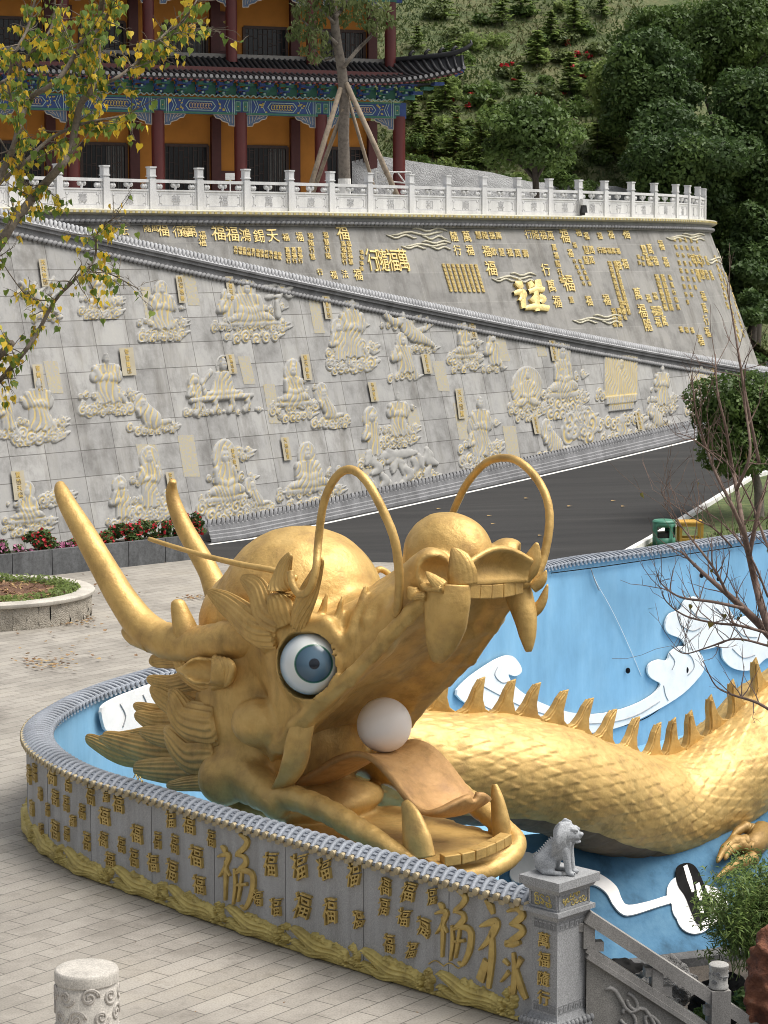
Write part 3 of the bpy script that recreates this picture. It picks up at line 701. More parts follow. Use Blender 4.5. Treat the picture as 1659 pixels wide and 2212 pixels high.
sM, zM = rw_at(900, 668)                     # a little slack in the middle of the coping
sag = zM - cop_z(sM)
def cop_z2(s_): s_ = np.asarray(s_, float); t = (s_ - sA) / (sB - sA); return cop_z(s_) + sag * np.clip(4 * t * (1 - t), -1.2, 1)
s_lo, s_hi = 3.0, min(58.0, sB + 7)
def gz(s_): p = rw_point(s_, 0); return G(p[0], p[1])
STONE, n, l, b = nodemat('relief_wall_slabs')
uvn = n.new('ShaderNodeUVMap'); uvn.uv_map = 'UVMap'; p = geo_pos(n)
br = N(n, 'ShaderNodeTexBrick', i_Scale=1.0, i_Mortar_Size=.013, i_Mortar_Smooth=.4, i_Brick_Width=1.22, i_Row_Height=.69, i_Bias=0.0); br.offset = 0.0; br.squash = 1.0
br.inputs['Color1'].default_value = (.375, .375, .37, 1); br.inputs['Color2'].default_value = (.285, .285, .283, 1); br.inputs['Mortar'].default_value = (.13, .125, .12, 1)
l.new(uvn.outputs[0], br.inputs['Vector'])
mp = N(n, 'ShaderNodeMapping'); mp.inputs['Scale'].default_value = (1.6, .30, 1); l.new(uvn.outputs[0], mp.inputs['Vector'])
t = N(n, 'ShaderNodeTexNoise', i_Scale=1.0, i_Detail=9.0, i_Roughness=.68); l.new(mp.outputs[0], t.inputs['Vector'])
r1 = ramp(n, [(.30, (.62, .60, .57)), (.52, (1, 1, 1))]); l.new(t.outputs[0], r1.inputs[0])
t2 = N(n, 'ShaderNodeTexNoise', i_Scale=1.1, i_Detail=8.0, i_Roughness=.7); l.new(p, t2.inputs['Vector'])
r2 = ramp(n, [(.34, (.66, .65, .63)), (.52, (1.0, .99, .97)), (.72, (1.12, 1.10, 1.04))]); l.new(t2.outputs[0], r2.inputs[0])
c = mix(n, l, 1.0, br.outputs[0], r1.outputs[0], 'MULTIPLY'); c = mix(n, l, 1.0, c, r2.outputs[0], 'MULTIPLY')
l.new(c, b.inputs['Base Color']); b.inputs['Roughness'].default_value = .75
t3 = N(n, 'ShaderNodeTexNoise', i_Scale=9.0, i_Detail=5.0); l.new(p, t3.inputs['Vector']); bump(n, l, b, t3.outputs[0], .2, .02)
relief = tag(empty('relief_wall', rw_point(s_lo, 0)), 'long grey slab wall beside the road covered with carved robed figures on clouds', 'wall')
ssr = np.linspace(s_lo, s_hi, 200); m = MB(); rows = []; uv = []
for s_ in ssr:
    z0, z1 = gz(s_) - .3, float(cop_z2(s_)); zz = np.linspace(z0, z1, 14); rows.append([tuple(rw_point(s_, z)) for z in zz]); uv += [(s_, z) for z in zz]
m.grid(rows); m.uv = uv; m.build('slab_face', STONE, relief)
COPG = granite('coping_granite', (.37, .375, .385), .2, 40, .65, .25); COPD = granite('dark_moulding', (.16, .16, .165), .25, 40, .7, .4)
def moulding(mb, prof, ss_, zfn, pt=None, nf=None):
    """prof: (offset outwards, height above the coping line)"""
    pt = pt or rw_point; nf = nf or (lambda s_: np.array([np.interp(s_, rw_s, RWN[:, 0]), np.interp(s_, rw_s, RWN[:, 1]), 0]))
    mb.grid([[tuple(pt(s_, float(zfn(s_)) ) + nf(s_) * o + np.array([0, 0, h])) for o, h in prof] for s_ in ss_])
m = MB(); moulding(m, [(.0, -.42), (.08, -.42), (.13, -.37), (.13, -.31), (.08, -.27)], ssr, cop_z2); moulding(m, [(.08, -.27), (.10, -.27), (.10, -.12), (.16, -.10), (.16, -.02), (.2, 0), (.2, .06)], ssr, cop_z2)
m.build('coping_moulding', COPD, relief, auto=35)
m = MB()
for s_ in np.arange(s_lo, s_hi, .16):
    for off_, h, r_ in ((.13, -.34, .075),):
        q = rw_point(s_, float(cop_z2(s_))); nn = np.array([np.interp(s_, rw_s, RWN[:, 0]), np.interp(s_, rw_s, RWN[:, 1]), 0]); tt = np.array([-nn[1], nn[0], 0])
        c_ = q + nn * off_ + np.array([0, 0, h]); m.tube([c_ - tt * .085 - np.array([0, 0, .035]), c_, c_ + tt * .085 + np.array([0, 0, .035])], [.05, .07, .05], 6)
m.build('bead_moulding', granite('bead_stone', (.25, .25, .255), .2, 40, .7), relief, smooth=True)
def rope(mb, ss_, pfn, r_=.15, step=.24, r2=.085):
    """twisted stone rope"""
    for s_ in ss_:
        q, nn, tt = pfn(s_); up_ = np.array([0, 0, 1.0])
        P = [q + nn * (math.cos(a) * r_) + up_ * (math.sin(a) * r_) + tt * ((k / 6 - .5) * step * 1.7) for k, a in enumerate(np.linspace(-.5, 3.6, 7))]
        mb.tube(P, [r2 * .6] + [r2] * 5 + [r2 * .6], 6)
def rwf(s_, off_, dz):
    q = rw_point(s_, float(cop_z2(s_))); nn = np.array([np.interp(s_, rw_s, RWN[:, 0]), np.interp(s_, rw_s, RWN[:, 1]), 0]); return q + nn * off_ + np.array([0, 0, dz]), nn, np.array([-nn[1], nn[0], 0])
m = MB(); rope(m, np.arange(s_lo, s_hi, .15), lambda s_: rwf(s_, .0, .12), .14, .2, .055)
moulding(m, [(.2, .06), (.16, .10), (.1, .16), (-.15, .16), (-.2, -.1)], ssr, cop_z2); m.build('rope_coping', COPG, relief, smooth=True)
# plinth rope at the foot
def rwg(s_, off_, z): q = rw_point(s_, 0.0); nn = np.array([np.interp(s_, rw_s, RWN[:, 0]), np.interp(s_, rw_s, RWN[:, 1]), 0]); return np.array([q[0], q[1], G(q[0], q[1])]) + nn * off_ + np.array([0, 0, z]), nn, np.array([-nn[1], nn[0], 0])
sP = rw_at(432, 1160)[0]
m = MB(); rope(m, np.arange(sP, s_hi, .18), lambda s_: rwg(s_, .16, .48), .11, .2, .055)
ssp = np.linspace(sP, s_hi, 120); m.grid([[tuple(rwg(s_, o, z)[0]) for o, z in ((.42, -.05), (.42, .10), (.38, .12), (.38, .2), (.34, .22), (.34, .30), (.30, .32), (.29, .45), (.12, .52))] for s_ in ssp])
m.build('rope_plinth', granite('plinth_granite', (.24, .242, .25), .25, 40, .75, .35), relief, auto=40)

RELM, n, l, b = nodemat('carved_relief_stone')
at = N(n, 'ShaderNodeAttribute', attribute_name='paint'); p = geo_pos(n)
t = N(n, 'ShaderNodeTexNoise', i_Scale=3.0, i_Detail=6.0); l.new(p, t.inputs['Vector'])
r1 = ramp(n, [(.35, (.265, .262, .25)), (.6, (.345, .34, .32))]); l.new(t.outputs[0], r1.inputs[0])
r2 = ramp(n, [(.35, (0, 0, 0)), (.7, (1, 1, 1))]); l.new(at.outputs['Fac'], r2.inputs[0])
l.new(mix(n, l, r2.outputs[0], r1.outputs[0], (.46, .36, .15)), b.inputs['Base Color']); b.inputs['Roughness'].default_value = .65
GOLDDUST, n, l, b = nodemat('faded_gold_inscription'); p = geo_pos(n)
mp = N(n, 'ShaderNodeMapping'); mp.inputs['Scale'].default_value = (1, 1, 1); l.new(p, mp.inputs['Vector'])
t = N(n, 'ShaderNodeTexNoise', i_Scale=16.0, i_Detail=8.0, i_Roughness=.85); l.new(mp.outputs[0], t.inputs['Vector'])
r1 = ramp(n, [(.47, (.325, .322, .312)), (.56, (.43, .36, .19))]); l.new(t.outputs[0], r1.inputs[0]); l.new(r1.outputs[0], b.inputs['Base Color']); b.inputs['Roughness'].default_value = .8

# one carved group: photo box (left, top, right, bottom), kind and seed
def carve(name, box, kind, seed, label=None, tilt=0.0):
    x0, y0, x1, y1 = box; rg = random.Random(seed)
    sb, zb = rw_at((x0 + x1) / 2, y1); st, zt = rw_at((x0 + x1) / 2, y0); sl_, _ = rw_at(x0, (y0 + y1) / 2); sr, _ = rw_at(x1, (y0 + y1) / 2)
    w_, h_ = sr - sl_, zt - zb; sc_ = (sl_ + sr) / 2
    F = HF(w_ * 1.12, h_ * 1.06, .028); D_ = .095; W, Hh = w_, h_
    def cl(x, y, r_, n_=5, sp=.6, rise=.0): F.clouds(x - sp * W / 2, x + sp * W / 2, y, r_ * 1.2, D_ * .75, int(n_ * 1.3), rg, rise); F.clouds(x - sp * W * .45, x + sp * W * .45, y + r_ * .5, r_ * .8, D_ * .6, n_, rg, rise)
    k = kind
    if k in ('stand', 'seat', 'oval'):
        cl(-.30 * W, Hh * .30, Hh * .055, 3, .22, .03 * Hh); cl(.30 * W, Hh * .26, Hh * .06, 3, .25, .02 * Hh); cl(rg.uniform(-.36, .36) * W, Hh * rg.uniform(.45, .7), Hh * .045, 2, .12)
    hd = .082 * Hh if k in ('stand',) else .098 * Hh
    if k == 'stand':
        if seed % 2: F.ring(0, Hh * .86, hd * 1.9, hd * .22, D_ * .45, fill=.05)
        F.robe((0, Hh * .80), (.04 * W, Hh * .20), W * .30, W * .46, D_ * .85, 7, seed)
        F.dome(-.17 * W, Hh * .62, W * .09, Hh * .10, D_ * .8, .4); F.dome(.19 * W, Hh * .60, W * .09, Hh * .11, D_ * .8, -.4)
        F.cap([(-.18 * W, Hh * .72), (-.10 * W, Hh * .58), (.06 * W, Hh * .60)], W * .05, D_); F.cap([(.18 * W, Hh * .72), (.14 * W, Hh * .56), (0, Hh * .58)], W * .05, D_)
        F.cap([(.1 * W, Hh * .5), (.22 * W, Hh * .34), (.30 * W, Hh * .22)], W * .035, D_ * .6)
        F.head(0, Hh * .86, hd * .8, hd, D_ * 1.05); F.dome(0, Hh * .93, hd * .45, hd * .4, D_)
        cl(0, Hh * .13, Hh * .085, 6, .75); cl(0, Hh * .06, Hh * .07, 5, .6); cl(.3 * W, Hh * .32, Hh * .07, 2, .2)
    elif k == 'seat':
        F.ring(-.04 * W, Hh * .80, hd * 2.0, hd * .2, D_ * .4, fill=.05)
        F.robe((-.04 * W, Hh * .72), (0, Hh * .36), W * .26, W * .50, D_ * .9, 6, seed)
        F.dome(0, Hh * .38, W * .30, Hh * .085, D_); F.dome(-.14 * W, Hh * .40, W * .15, Hh * .07, D_ * 1.1, .2); F.dome(.16 * W, Hh * .40, W * .15, Hh * .07, D_ * 1.1, -.2)
        F.cap([(-.17 * W, Hh * .64), (-.16 * W, Hh * .5), (.0, Hh * .46)], W * .05, D_ * 1.05); F.cap([(.10 * W, Hh * .64), (.14 * W, Hh * .5), (.02, Hh * .46)], W * .05, D_ * 1.05)
        F.head(-.04 * W, Hh * .80, hd * .8, hd, D_ * 1.1); F.dome(-.04 * W, Hh * .89, hd * .45, hd * .4, D_)
        F.dome(0, Hh * .29, W * .40, Hh * .05, D_ * .7)
        cl(0, Hh * .20, Hh * .075, 6, .85, .03 * Hh); cl(.02 * W, Hh * .09, Hh * .075, 5, .6); cl(.34 * W, Hh * .5, Hh * .055, 2, .15)
    elif k == 'oval':
        F.ring(0, Hh * .62, W * .36, W * .03, D_ * .45, ry=Hh * .36, fill=.05)
        F.robe((0, Hh * .74), (0, Hh * .38), W * .24, W * .46, D_ * .9, 6, seed); F.dome(-.12 * W, Hh * .36, W * .17, Hh * .08, D_ * 1.1, .25); F.dome(.12 * W, Hh * .36, W * .17, Hh * .08, D_ * 1.1, -.25)
        F.cap([(-.15 * W, Hh * .66), (-.16 * W, Hh * .5), (0, Hh * .44)], W * .045, D_); F.cap([(.15 * W, Hh * .66), (.16 * W, Hh * .5), (0, Hh * .44)], W * .045, D_)
        F.head(0, Hh * .83, hd * .72, hd * .9, D_ * 1.1); F.dome(0, Hh * .91, hd * .4, hd * .35, D_); cl(0, Hh * .2, Hh * .09, 6, .8, .04 * Hh); cl(0, Hh * .08, Hh * .08, 4, .4)
    elif k == 'kneel':
        F.ring(-.18 * W, Hh * .78, hd * 2.3, hd * .25, D_ * .4, fill=.05); F.head(-.14 * W, Hh * .78, hd, hd * 1.15, D_ * 1.05)
        F.cap([(-.12 * W, Hh * .66), (-.04 * W, Hh * .48), (.08 * W, Hh * .36)], [W * .10, W * .13, W * .12], D_ * .95); F.cap([(.08 * W, Hh * .38), (-.06 * W, Hh * .30), (.18 * W, Hh * .28), (.34 * W, Hh * .30)], [W * .09, W * .06, W * .05, W * .04], D_ * .8)
        F.cap([(-.12 * W, Hh * .62), (-.2 * W, Hh * .5), (-.22 * W, Hh * .6)], W * .04, D_); cl(.05 * W, Hh * .17, Hh * .10, 6, .8); cl(.15 * W, Hh * .08, Hh * .09, 4, .5)
    elif k == 'attend':
        F.ring(-.05 * W, Hh * .82, hd * 1.9, hd * .22, D_ * .4, fill=.05); F.head(-.02 * W, Hh * .82, hd * .9, hd, D_ * 1.05)
        F.robe((0, Hh * .74), (.1 * W, Hh * .18), W * .42, W * .5, D_ * .85, 6, seed); F.cap([(-.2 * W, Hh * .66), (-.28 * W, Hh * .5), (-.1 * W, Hh * .52)], W * .08, D_)
        F.cap([(.1 * W, Hh * .4), (.3 * W, Hh * .25), (.36 * W, Hh * .12)], W * .06, D_ * .6); cl(0, Hh * .09, Hh * .09, 4, .7)
    elif k == 'fly':
        F.cap([(-.12 * W, Hh * .70), (-.02 * W, Hh * .55), (.10 * W, Hh * .40), (.26 * W, Hh * .30), (.42 * W, Hh * .18)], [W * .05, W * .09, W * .08, W * .05, W * .03], D_); F.head(-.08 * W, Hh * .72, hd, hd * 1.1, D_ * 1.1); F.dome(-.08 * W, Hh * .80, hd * .5, hd * .5, D_)
        F.cap([(-.05 * W, Hh * .62), (-.25 * W, Hh * .66), (-.36 * W, Hh * .80)], W * .045, D_); F.cap([(.02 * W, Hh * .6), (.2 * W, Hh * .76), (.36 * W, Hh * .9), (.3 * W, Hh * .6)], W * .035, D_ * .6); F.cap([(.1 * W, Hh * .45), (.3 * W, Hh * .5), (.45 * W, Hh * .62)], W * .03, D_ * .6)
        cl(-.3 * W, Hh * .6, Hh * .07, 3, .2); cl(.2 * W, Hh * .12, Hh * .07, 5, .5)
    elif k == 'niche':
        F.rect(0, Hh * .74, W * .66, Hh * .48, .05); F.P = np.where((F.H > 0), .45, 0); F.rect(0, Hh * .72, W * .44, Hh * .40, .03)
        F.robe((0, Hh * .82), (0, Hh * .52), W * .22, W * .44, D_ * .8, 6, seed); F.head(0, Hh * .88, hd * .6, hd * .75, D_); F.rect(0, Hh * .48, W * .62, Hh * .10, D_); F.rect(0, Hh * .40, W * .5, Hh * .10, D_ * .7)
        cl(0, Hh * .22, Hh * .08, 6, .8); F.dome(.02 * W, Hh * .24, hd * .7, hd * .8, D_); F.robe((.02 * W, Hh * .2), (.05 * W, Hh * .06), W * .16, W * .3, D_, 5); cl(0, Hh * .07, Hh * .06, 5, .7); cl(-.42 * W, Hh * .55, Hh * .05, 3, .1)
    elif k == 'rock':
        for q in range(26):
            x = rg.uniform(-.4, .4) * W; y = rg.uniform(.05, .85) * Hh; F.cap([(x, y + .12 * Hh), (x + rg.uniform(-.04, .08) * W, y), (x + rg.uniform(-.05, .12) * W, y - .10 * Hh)], [W * .03, W * .05, W * .02], D_ * rg.uniform(.5, .9))
        F.dome(-.05 * W, Hh * .85, W * .3, Hh * .10, D_ * .7); cl(.28 * W, Hh * .32, Hh * .10, 5, .35, .1 * Hh); cl(.05 * W, Hh * .08, Hh * .05, 4, .7)
    elif k == 'tree':
        F.cap([(.0, Hh * .1), (-.05 * W, Hh * .4), (.08 * W, Hh * .62), (-.02 * W, Hh * .8)], [W * .08, W * .06, W * .05, W * .03], D_ * .8)
        for q in range(22): F.dome(rg.uniform(-.38, .38) * W, rg.uniform(.5, .94) * Hh, W * .10, Hh * .07, D_ * rg.uniform(.6, 1))
    elif k == 'cloud':
        cl(0, Hh * .5, Hh * .26, 5, .6); cl(.05 * W, Hh * .3, Hh * .2, 4, .5)
    elif k == 'table':
        F.cap([(-.4 * W, Hh * .28), (.0, Hh * .30), (.4 * W, Hh * .30)], Hh * .05, D_); 
        for x in (-.32, -.1, .12, .33): F.cap([(x * W, Hh * .28), (x * W + .03 * W, Hh * .16), (x * W - .02 * W, Hh * .08)], W * .035, D_ * .9)
        F.robe((.02 * W, Hh * .72), (.02 * W, Hh * .32), W * .2, W * .44, D_, 6, seed); F.dome(.02 * W, Hh * .37, W * .28, Hh * .06, D_); F.ring(.02 * W, Hh * .82, hd * 1.5, hd * .2, D_ * .3); F.head(.02 * W, Hh * .81, hd * .8, hd, D_ * 1.1); F.dome(.02 * W, Hh * .90, hd * .4, hd * .4, D_)
        F.cap([(-.2 * W, Hh * .32), (-.26 * W, Hh * .55), (-.14 * W, Hh * .72)], W * .03, D_ * .7); cl(.1 * W, Hh * .06, Hh * .05, 6, .8)
    pm = F.H > 0
    shear = (st - sb) / max(h_, .1)      # carved groups lean with the photo's own up direction on the wall
    def surf(U, Vv):
        s_ = sb + U + shear * Vv; z = zb + Vv; return rw_point(s_, z), rw_norm(s_)
    o = F.mesh(surf, .08, None if k in ('cloud', 'rock', 'tree') else float(seed)).build(name, RELM, relief, smooth=True)
    if label: o['label'] = label
    return o
def plaque(box, seed):
    x0, y0, x1, y1 = box; st, zt = rw_at((x0 + x1) / 2 - 4, y0); sb, zb = rw_at((x0 + x1) / 2 + 4, y1); s0, _ = rw_at(x0, (y0 + y1) / 2); s1, _ = rw_at(x1, (y0 + y1) / 2); w_ = (s1 - s0)
    F = HF(w_, zt - zb, .05); F.H[:, :] = .06; F.P[:, :] = .48
    sh = (st - sb) / (zt - zb); surf = lambda U, V_: (rw_point(sb + U + sh * V_, zb + V_), rw_norm(sb + U + sh * V_))
    pl_ = F.mesh(surf, .3).build('title_plaque', RELM, relief)
    m = MB(); h_ = zt - zb; sz = min(w_ * .95, h_ / 5)
    for k in range(4):
        V_ = h_ * (1 - (k + .6) / 4.3); P, Nn = surf(np.array(0.0), np.array(V_)); P2, _ = surf(np.array(.1), np.array(V_)); P3, _ = surf(np.array(0.0), np.array(V_ + .1)); tx = (P2 - P) / .1; up_ = (P3 - P) / np.linalg.norm(P3 - P)
        place_glyph(m, random.Random(seed * 7 + k).choice('福慧德善音普觀天'), P + Nn * .06, tx, up_, Nn, sz, .015, bold=.03)
    m.build('plaque_lettering', GOLD_LETTER, pl_)
def dust(box):
    x0, y0, x1, y1 = box; Q = []
    for (x, y) in ((x0, y1), (x1, y1), (x1, y0), (x0, y0)):
        s_, z = rw_at(x + (7 if y == y1 else -7), y); Q.append(rw_point(s_, z) + rw_norm(s_) * .006)
    G_ = [[tuple(Q[0] * (1 - a) * (1 - c_) + Q[1] * a * (1 - c_) + Q[3] * (1 - a) * c_ + Q[2] * a * c_) for c_ in np.linspace(0, 1, 5)] for a in np.linspace(0, 1, 3)]
    m = MB(); m.grid(G_); m.build('faded_inscription', GOLDDUST, relief)
FIG = [('stand', (165, 560, 265, 690), 2), ('stand', (290, 610, 405, 738), 5), ('seat', (450, 596, 625, 742), 3), ('tree', (560, 600, 640, 690), 4), ('attend', (455, 625, 530, 715), 6), ('stand', (700, 636, 815, 808), 7), ('attend', (700, 690, 760, 800), 8),
       ('fly', (812, 655, 945, 770), 9), ('attend', (830, 720, 910, 826), 10), ('seat', (965, 680, 1040, 806), 11), ('attend', (1035, 718, 1092, 806), 12), ('oval', (1092, 792, 1182, 912), 13), ('seat', (1165, 728, 1268, 905), 14), ('cloud', (1205, 870, 1290, 962), 15),
       ('niche', (1285, 765, 1395, 955), 16), ('stand', (1395, 780, 1462, 900), 18), ('oval', (1478, 775, 1545, 905), 19), ('kneel', (1148, 905, 1245, 1002), 20),
       ('stand', (15, 810, 145, 962), 22), ('attend', (-20, 840, 45, 950), 23), ('stand', (160, 757, 295, 900), 24), ('kneel', (262, 850, 385, 940), 25), ('table', (395, 765, 560, 900), 26), ('attend', (392, 808, 450, 900), 27),
       ('seat', (580, 776, 690, 912), 28), ('kneel', (665, 828, 752, 928), 29), ('stand', (810, 842, 905, 968), 30), ('attend', (770, 880, 835, 1010), 31), ('rock', (775, 965, 948, 1075), 32), ('stand', (985, 850, 1085, 1020), 34), ('attend', (1000, 900, 1050, 1022), 35),
       ('seat', (0, 1040, 120, 1160), 36), ('cloud', (70, 1050, 165, 1095), 37), ('stand', (270, 968, 370, 1130), 39), ('attend', (222, 1030, 300, 1140), 40), ('seat', (422, 950, 555, 1130), 42), ('kneel', (515, 1030, 590, 1112), 43), ('seat', (590, 955, 745, 1100), 44), ('cloud', (470, 960, 550, 1000), 45), ('kneel', (1385, 870, 1450, 930), 46), ('fly', (30, 590, 130, 700), 47)]
for k, bx, sd in FIG: carve('carved_figure' if k not in ('rock', 'tree', 'cloud') else {'rock': 'carved_waterfall', 'tree': 'carved_tree', 'cloud': 'carved_cloud'}[k], bx, k, sd)
for i, bx in enumerate([(380, 596, 396, 655), (487, 598, 504, 655), (696, 640, 712, 690), (1010, 680, 1025, 732), (910, 765, 928, 808), (258, 752, 288, 812), (488, 766, 506, 808), (650, 766, 668, 822), (795, 826, 812, 868), (984, 840, 1000, 905), (1148, 900, 1162, 938), (1186, 735, 1200, 780), (70, 788, 92, 850), (24, 1018, 52, 1080), (358, 1020, 376, 1068), (492, 968, 512, 1018), (607, 945, 624, 995), (1372, 890, 1384, 930), (1534, 790, 1544, 830), (84, 560, 100, 620)]): plaque(bx, i)
for bx in [(400, 585, 425, 660), (672, 645, 695, 720), (940, 780, 965, 845), (985, 870, 1012, 950), (1070, 720, 1095, 780), (1092, 920, 1120, 1010), (575, 830, 600, 915), (520, 770, 545, 830), (390, 940, 425, 1030), (100, 780, 130, 850), (300, 960, 345, 1030), (655, 1010, 685, 1060), (1155, 700, 1175, 770), (1410, 900, 1430, 950), (780, 980, 800, 1030), (1000, 760, 1020, 780), (880, 880, 905, 930), (310, 620, 330, 700)]: dust(bx)

# ================================================================== upper curved wall with gilded writing
BT = .38
UP = [(0, 71.0), (100, 72.2), (335, 75.0), (620, 78.0), (895, 82.0), (1125, 85.6), (1258, 88.2), (1366, 90.6), (1450, 93.2), (1490, 95.2), (1514, 97.6), (1526, 101), (1520, 108)]
ZT = 9.45
UB = []
for px, D_ in UP: r_ = ray(px, 462); UB.append((r_[0] / r_[1] * D_, D_, 0))
UB = [np.array(UB[0]) + (np.array(UB[0]) - np.array(UB[1])) * 2.5] + [np.array(q) for q in UB]
UBs = np.array(cr(UB, 24))[:, :2]; us, UBr = resample(UBs, .2)
UT = np.gradient(UBr, axis=0); UT /= np.linalg.norm(UT, axis=1)[:, None]; UN = np.stack([UT[:, 1], -UT[:, 0]], 1)
def uw_point(s_, z):
    s_ = np.asarray(s_, float); z = np.asarray(z, float); s_, z = np.broadcast_arrays(s_, z); f = [np.interp(s_, us, a) for a in (UBr[:, 0], UBr[:, 1], UN[:, 0], UN[:, 1])]; d = BT * (ZT - z)
    return np.stack([f[0] + f[2] * d, f[1] + f[3] * d, z + 0 * d], -1)
def uw_norm(s_):
    nx = np.interp(s_, us, UN[:, 0]); ny = np.interp(s_, us, UN[:, 1]); n_ = np.stack([nx, ny, np.full_like(nx, BT)], -1); return n_ / np.linalg.norm(n_, axis=-1, keepdims=True)
_us, _uz = np.meshgrid(np.linspace(2, us[-1], 300), np.linspace(1.5, 9.5, 60), indexing='ij'); _up = pxy(uw_point(_us, _uz)); 
_face = (uw_norm(_us) * (C0 - uw_point(_us, _uz))).sum(-1) > 0
def uw_at(px, py):
    d = ((_up - np.array([px, py])) ** 2).sum(-1) + np.where(_face, 0, 1e9); i = np.unravel_index(np.argmin(d), d.shape); s_, z = _us[i], _uz[i]
    for _ in range(6):
        e0 = pxy(uw_point(s_, z)); J = np.stack([(pxy(uw_point(s_ + .02, z)) - e0) / .02, (pxy(uw_point(s_, z + .02)) - e0) / .02], 1)
        if abs(np.linalg.det(J)) < 1: break
        ds = np.linalg.solve(J, np.array([px, py]) - e0); s_ += float(np.clip(ds[0], -1, 1)); z += float(np.clip(ds[1], -1, 1))
    return s_, z
STONE2 = STONE.copy(); STONE2.name = 'inscribed_wall_slabs'
for nd in STONE2.node_tree.nodes:
    if nd.type == 'TEX_BRICK':
        nd.inputs['Color1'].default_value = (.275, .27, .258, 1); nd.inputs['Color2'].default_value = (.225, .222, .214, 1); nd.inputs['Mortar'].default_value = (.33, .325, .31, 1); nd.inputs['Brick Width'].default_value = 1.6; nd.inputs['Row Height'].default_value = 1.05; nd.inputs['Mortar Size'].default_value = .008
upper = tag(empty('inscribed_wall', tuple(uw_point(us[0], 0))), 'curved grey retaining wall covered with gilded characters beneath the white balustrade', 'wall')
m = MB(); uv = []; rows = []
for s_ in us: zz = np.linspace(-1.0, ZT - .5, 16); rows.append([tuple(uw_point(s_, z)) for z in zz]); uv += [(s_, z) for z in zz]
m.grid(rows); m.uv = uv; m.build('slab_face', STONE2, upper)
nfu = lambda s_: np.array([np.interp(s_, us, UN[:, 0]), np.interp(s_, us, UN[:, 1]), 0]); ptu = lambda s_, z: uw_point(s_, ZT)
m = MB(); moulding(m, [(.15, -.52), (.26, -.50), (.30, -.44), (.30, -.34), (.24, -.30), (.24, -.2)], us, lambda s_: 0, ptu, nfu)
m.build('frieze', granite('frieze_stone', (.30, .30, .30), .2, 40, .7), upper, auto=35)
m = MB()
for s_ in np.arange(us[0], us[-1], .2):
    q = uw_point(s_, ZT) + nfu(s_) * .31 + np.array([0, 0, -.39]); tt = np.array([-nfu(s_)[1], nfu(s_)[0], 0]); m.tube([q - tt * .1 - np.array([0, 0, .03]), q, q + tt * .1 + np.array([0, 0, .03])], [.05, .075, .05], 6)
m.build('bead_moulding', granite('bead_stone_2', (.24, .24, .245), .2, 40, .7), upper, smooth=True)
CREAM = plain('cream_ledge', (.50, .47, .36), .7, var=.2)
m = MB(); moulding(m, [(.24, -.2), (.40, -.17), (.46, -.12), (.46, -.03), (.40, 0.0), (-.6, 0.0)], us, lambda s_: 0, ptu, nfu); m.build('ledge', CREAM, upper, auto=35)
m = MB()
for s_ in np.arange(us[0], us[-1], .22):
    q = uw_point(s_, ZT) + nfu(s_) * .45 + np.array([0, 0, -.09]); m.box(tuple(q), (.10, .05, .07), rz=math.atan2(nfu(s_)[0], -nfu(s_)[1]))
m.build('gilded_dentil', gold_mat('ledge_gold', (.52, .42, .16), .5, .2, .2), upper)
# terrace floor behind and ramp in front
TERR = plain('terrace_paving', (.36, .35, .33), .85, var=.2, scale=2)
m = MB(); ring_ = [tuple(uw_point(s_, ZT)[:2]) for s_ in us[::6]]; V_ = [(x, y, ZT - .01) for x, y in ring_] + [(13.5, 135, ZT - .01), (-80, 135, ZT - .01), (-80, ring_[0][1] - 12, ZT - .01)]
m.add(V_, [tuple(range(len(V_)))]); tag(m.build('terrace', TERR), kind='structure')
m = MB(); rr = []
for s_ in ssr[::6]:
    a = rw_point(s_, float(cop_z2(s_)) - .25); nn = np.array([np.interp(s_, rw_s, RWN[:, 0]), np.interp(s_, rw_s, RWN[:, 1]), 0]); rr.append([tuple(a - nn * .2), tuple(a - nn * 16)])
m.grid(rr, flip=True); tag(m.build('ramp', ASPHALT), kind='structure')

# gilded characters
LET = []   # (px, py, height px, char, style)
def col_(x, y, dx, dy, n_, sz, chars, st=0):
    for k in range(n_): LET.append((x + dx * k, y + dy * k, sz, chars[k % len(chars)], st))
col_(265, 497, 43, 1, 1, 24, '法'); col_(317, 493, 16, 0, 2, 17, '隨萬'); col_(350, 496, 0, 0, 1, 30, '福', 1); col_(436, 492, 0, 16, 3, 17, '福')
for x, y, s_, c_ in [(470, 503, 34, '福'), (500, 506, 32, '福'), (528, 508, 28, '鴻'), (558, 510, 28, '錫'), (588, 510, 30, '天'), (622, 495, 16, '福'), (616, 513, 16, '福'), (646, 512, 20, '福'), (738, 502, 34, '福')]: LET.append((x, y, s_, c_, 1))
for k in range(4): col_(383 + k * 10, 500, 0, 0, 1, 24, '行隨福萬'[k])
col_(508, 536, 9.5, 1.3, 11, 8, '萬福隨行'); col_(508, 545, 9.5, 1.3, 11, 8, '行福萬隨')
col_(668, 495, 1.5, 15, 5, 13, '萬福隨行慧'); col_(700, 493, 2, 15, 5, 13, '惠福慧行隨'); col_(740, 527, 1, 13, 4, 12, '萬福隨行'); col_(752, 527, 1.5, 13, 4, 12, '福慧')
for x in (620, 633, 646): col_(x, 540, 1, 12, 3, 11, '萬福行')
col_(785, 496, 12, 0, 7, 14, '福福德福福壽福')
for k, ch in enumerate('行隨福萬'): LET.append((803 + k * 22, 563, 48, ch, 2))
col_(780, 545, 0, 12, 4, 9, '福')
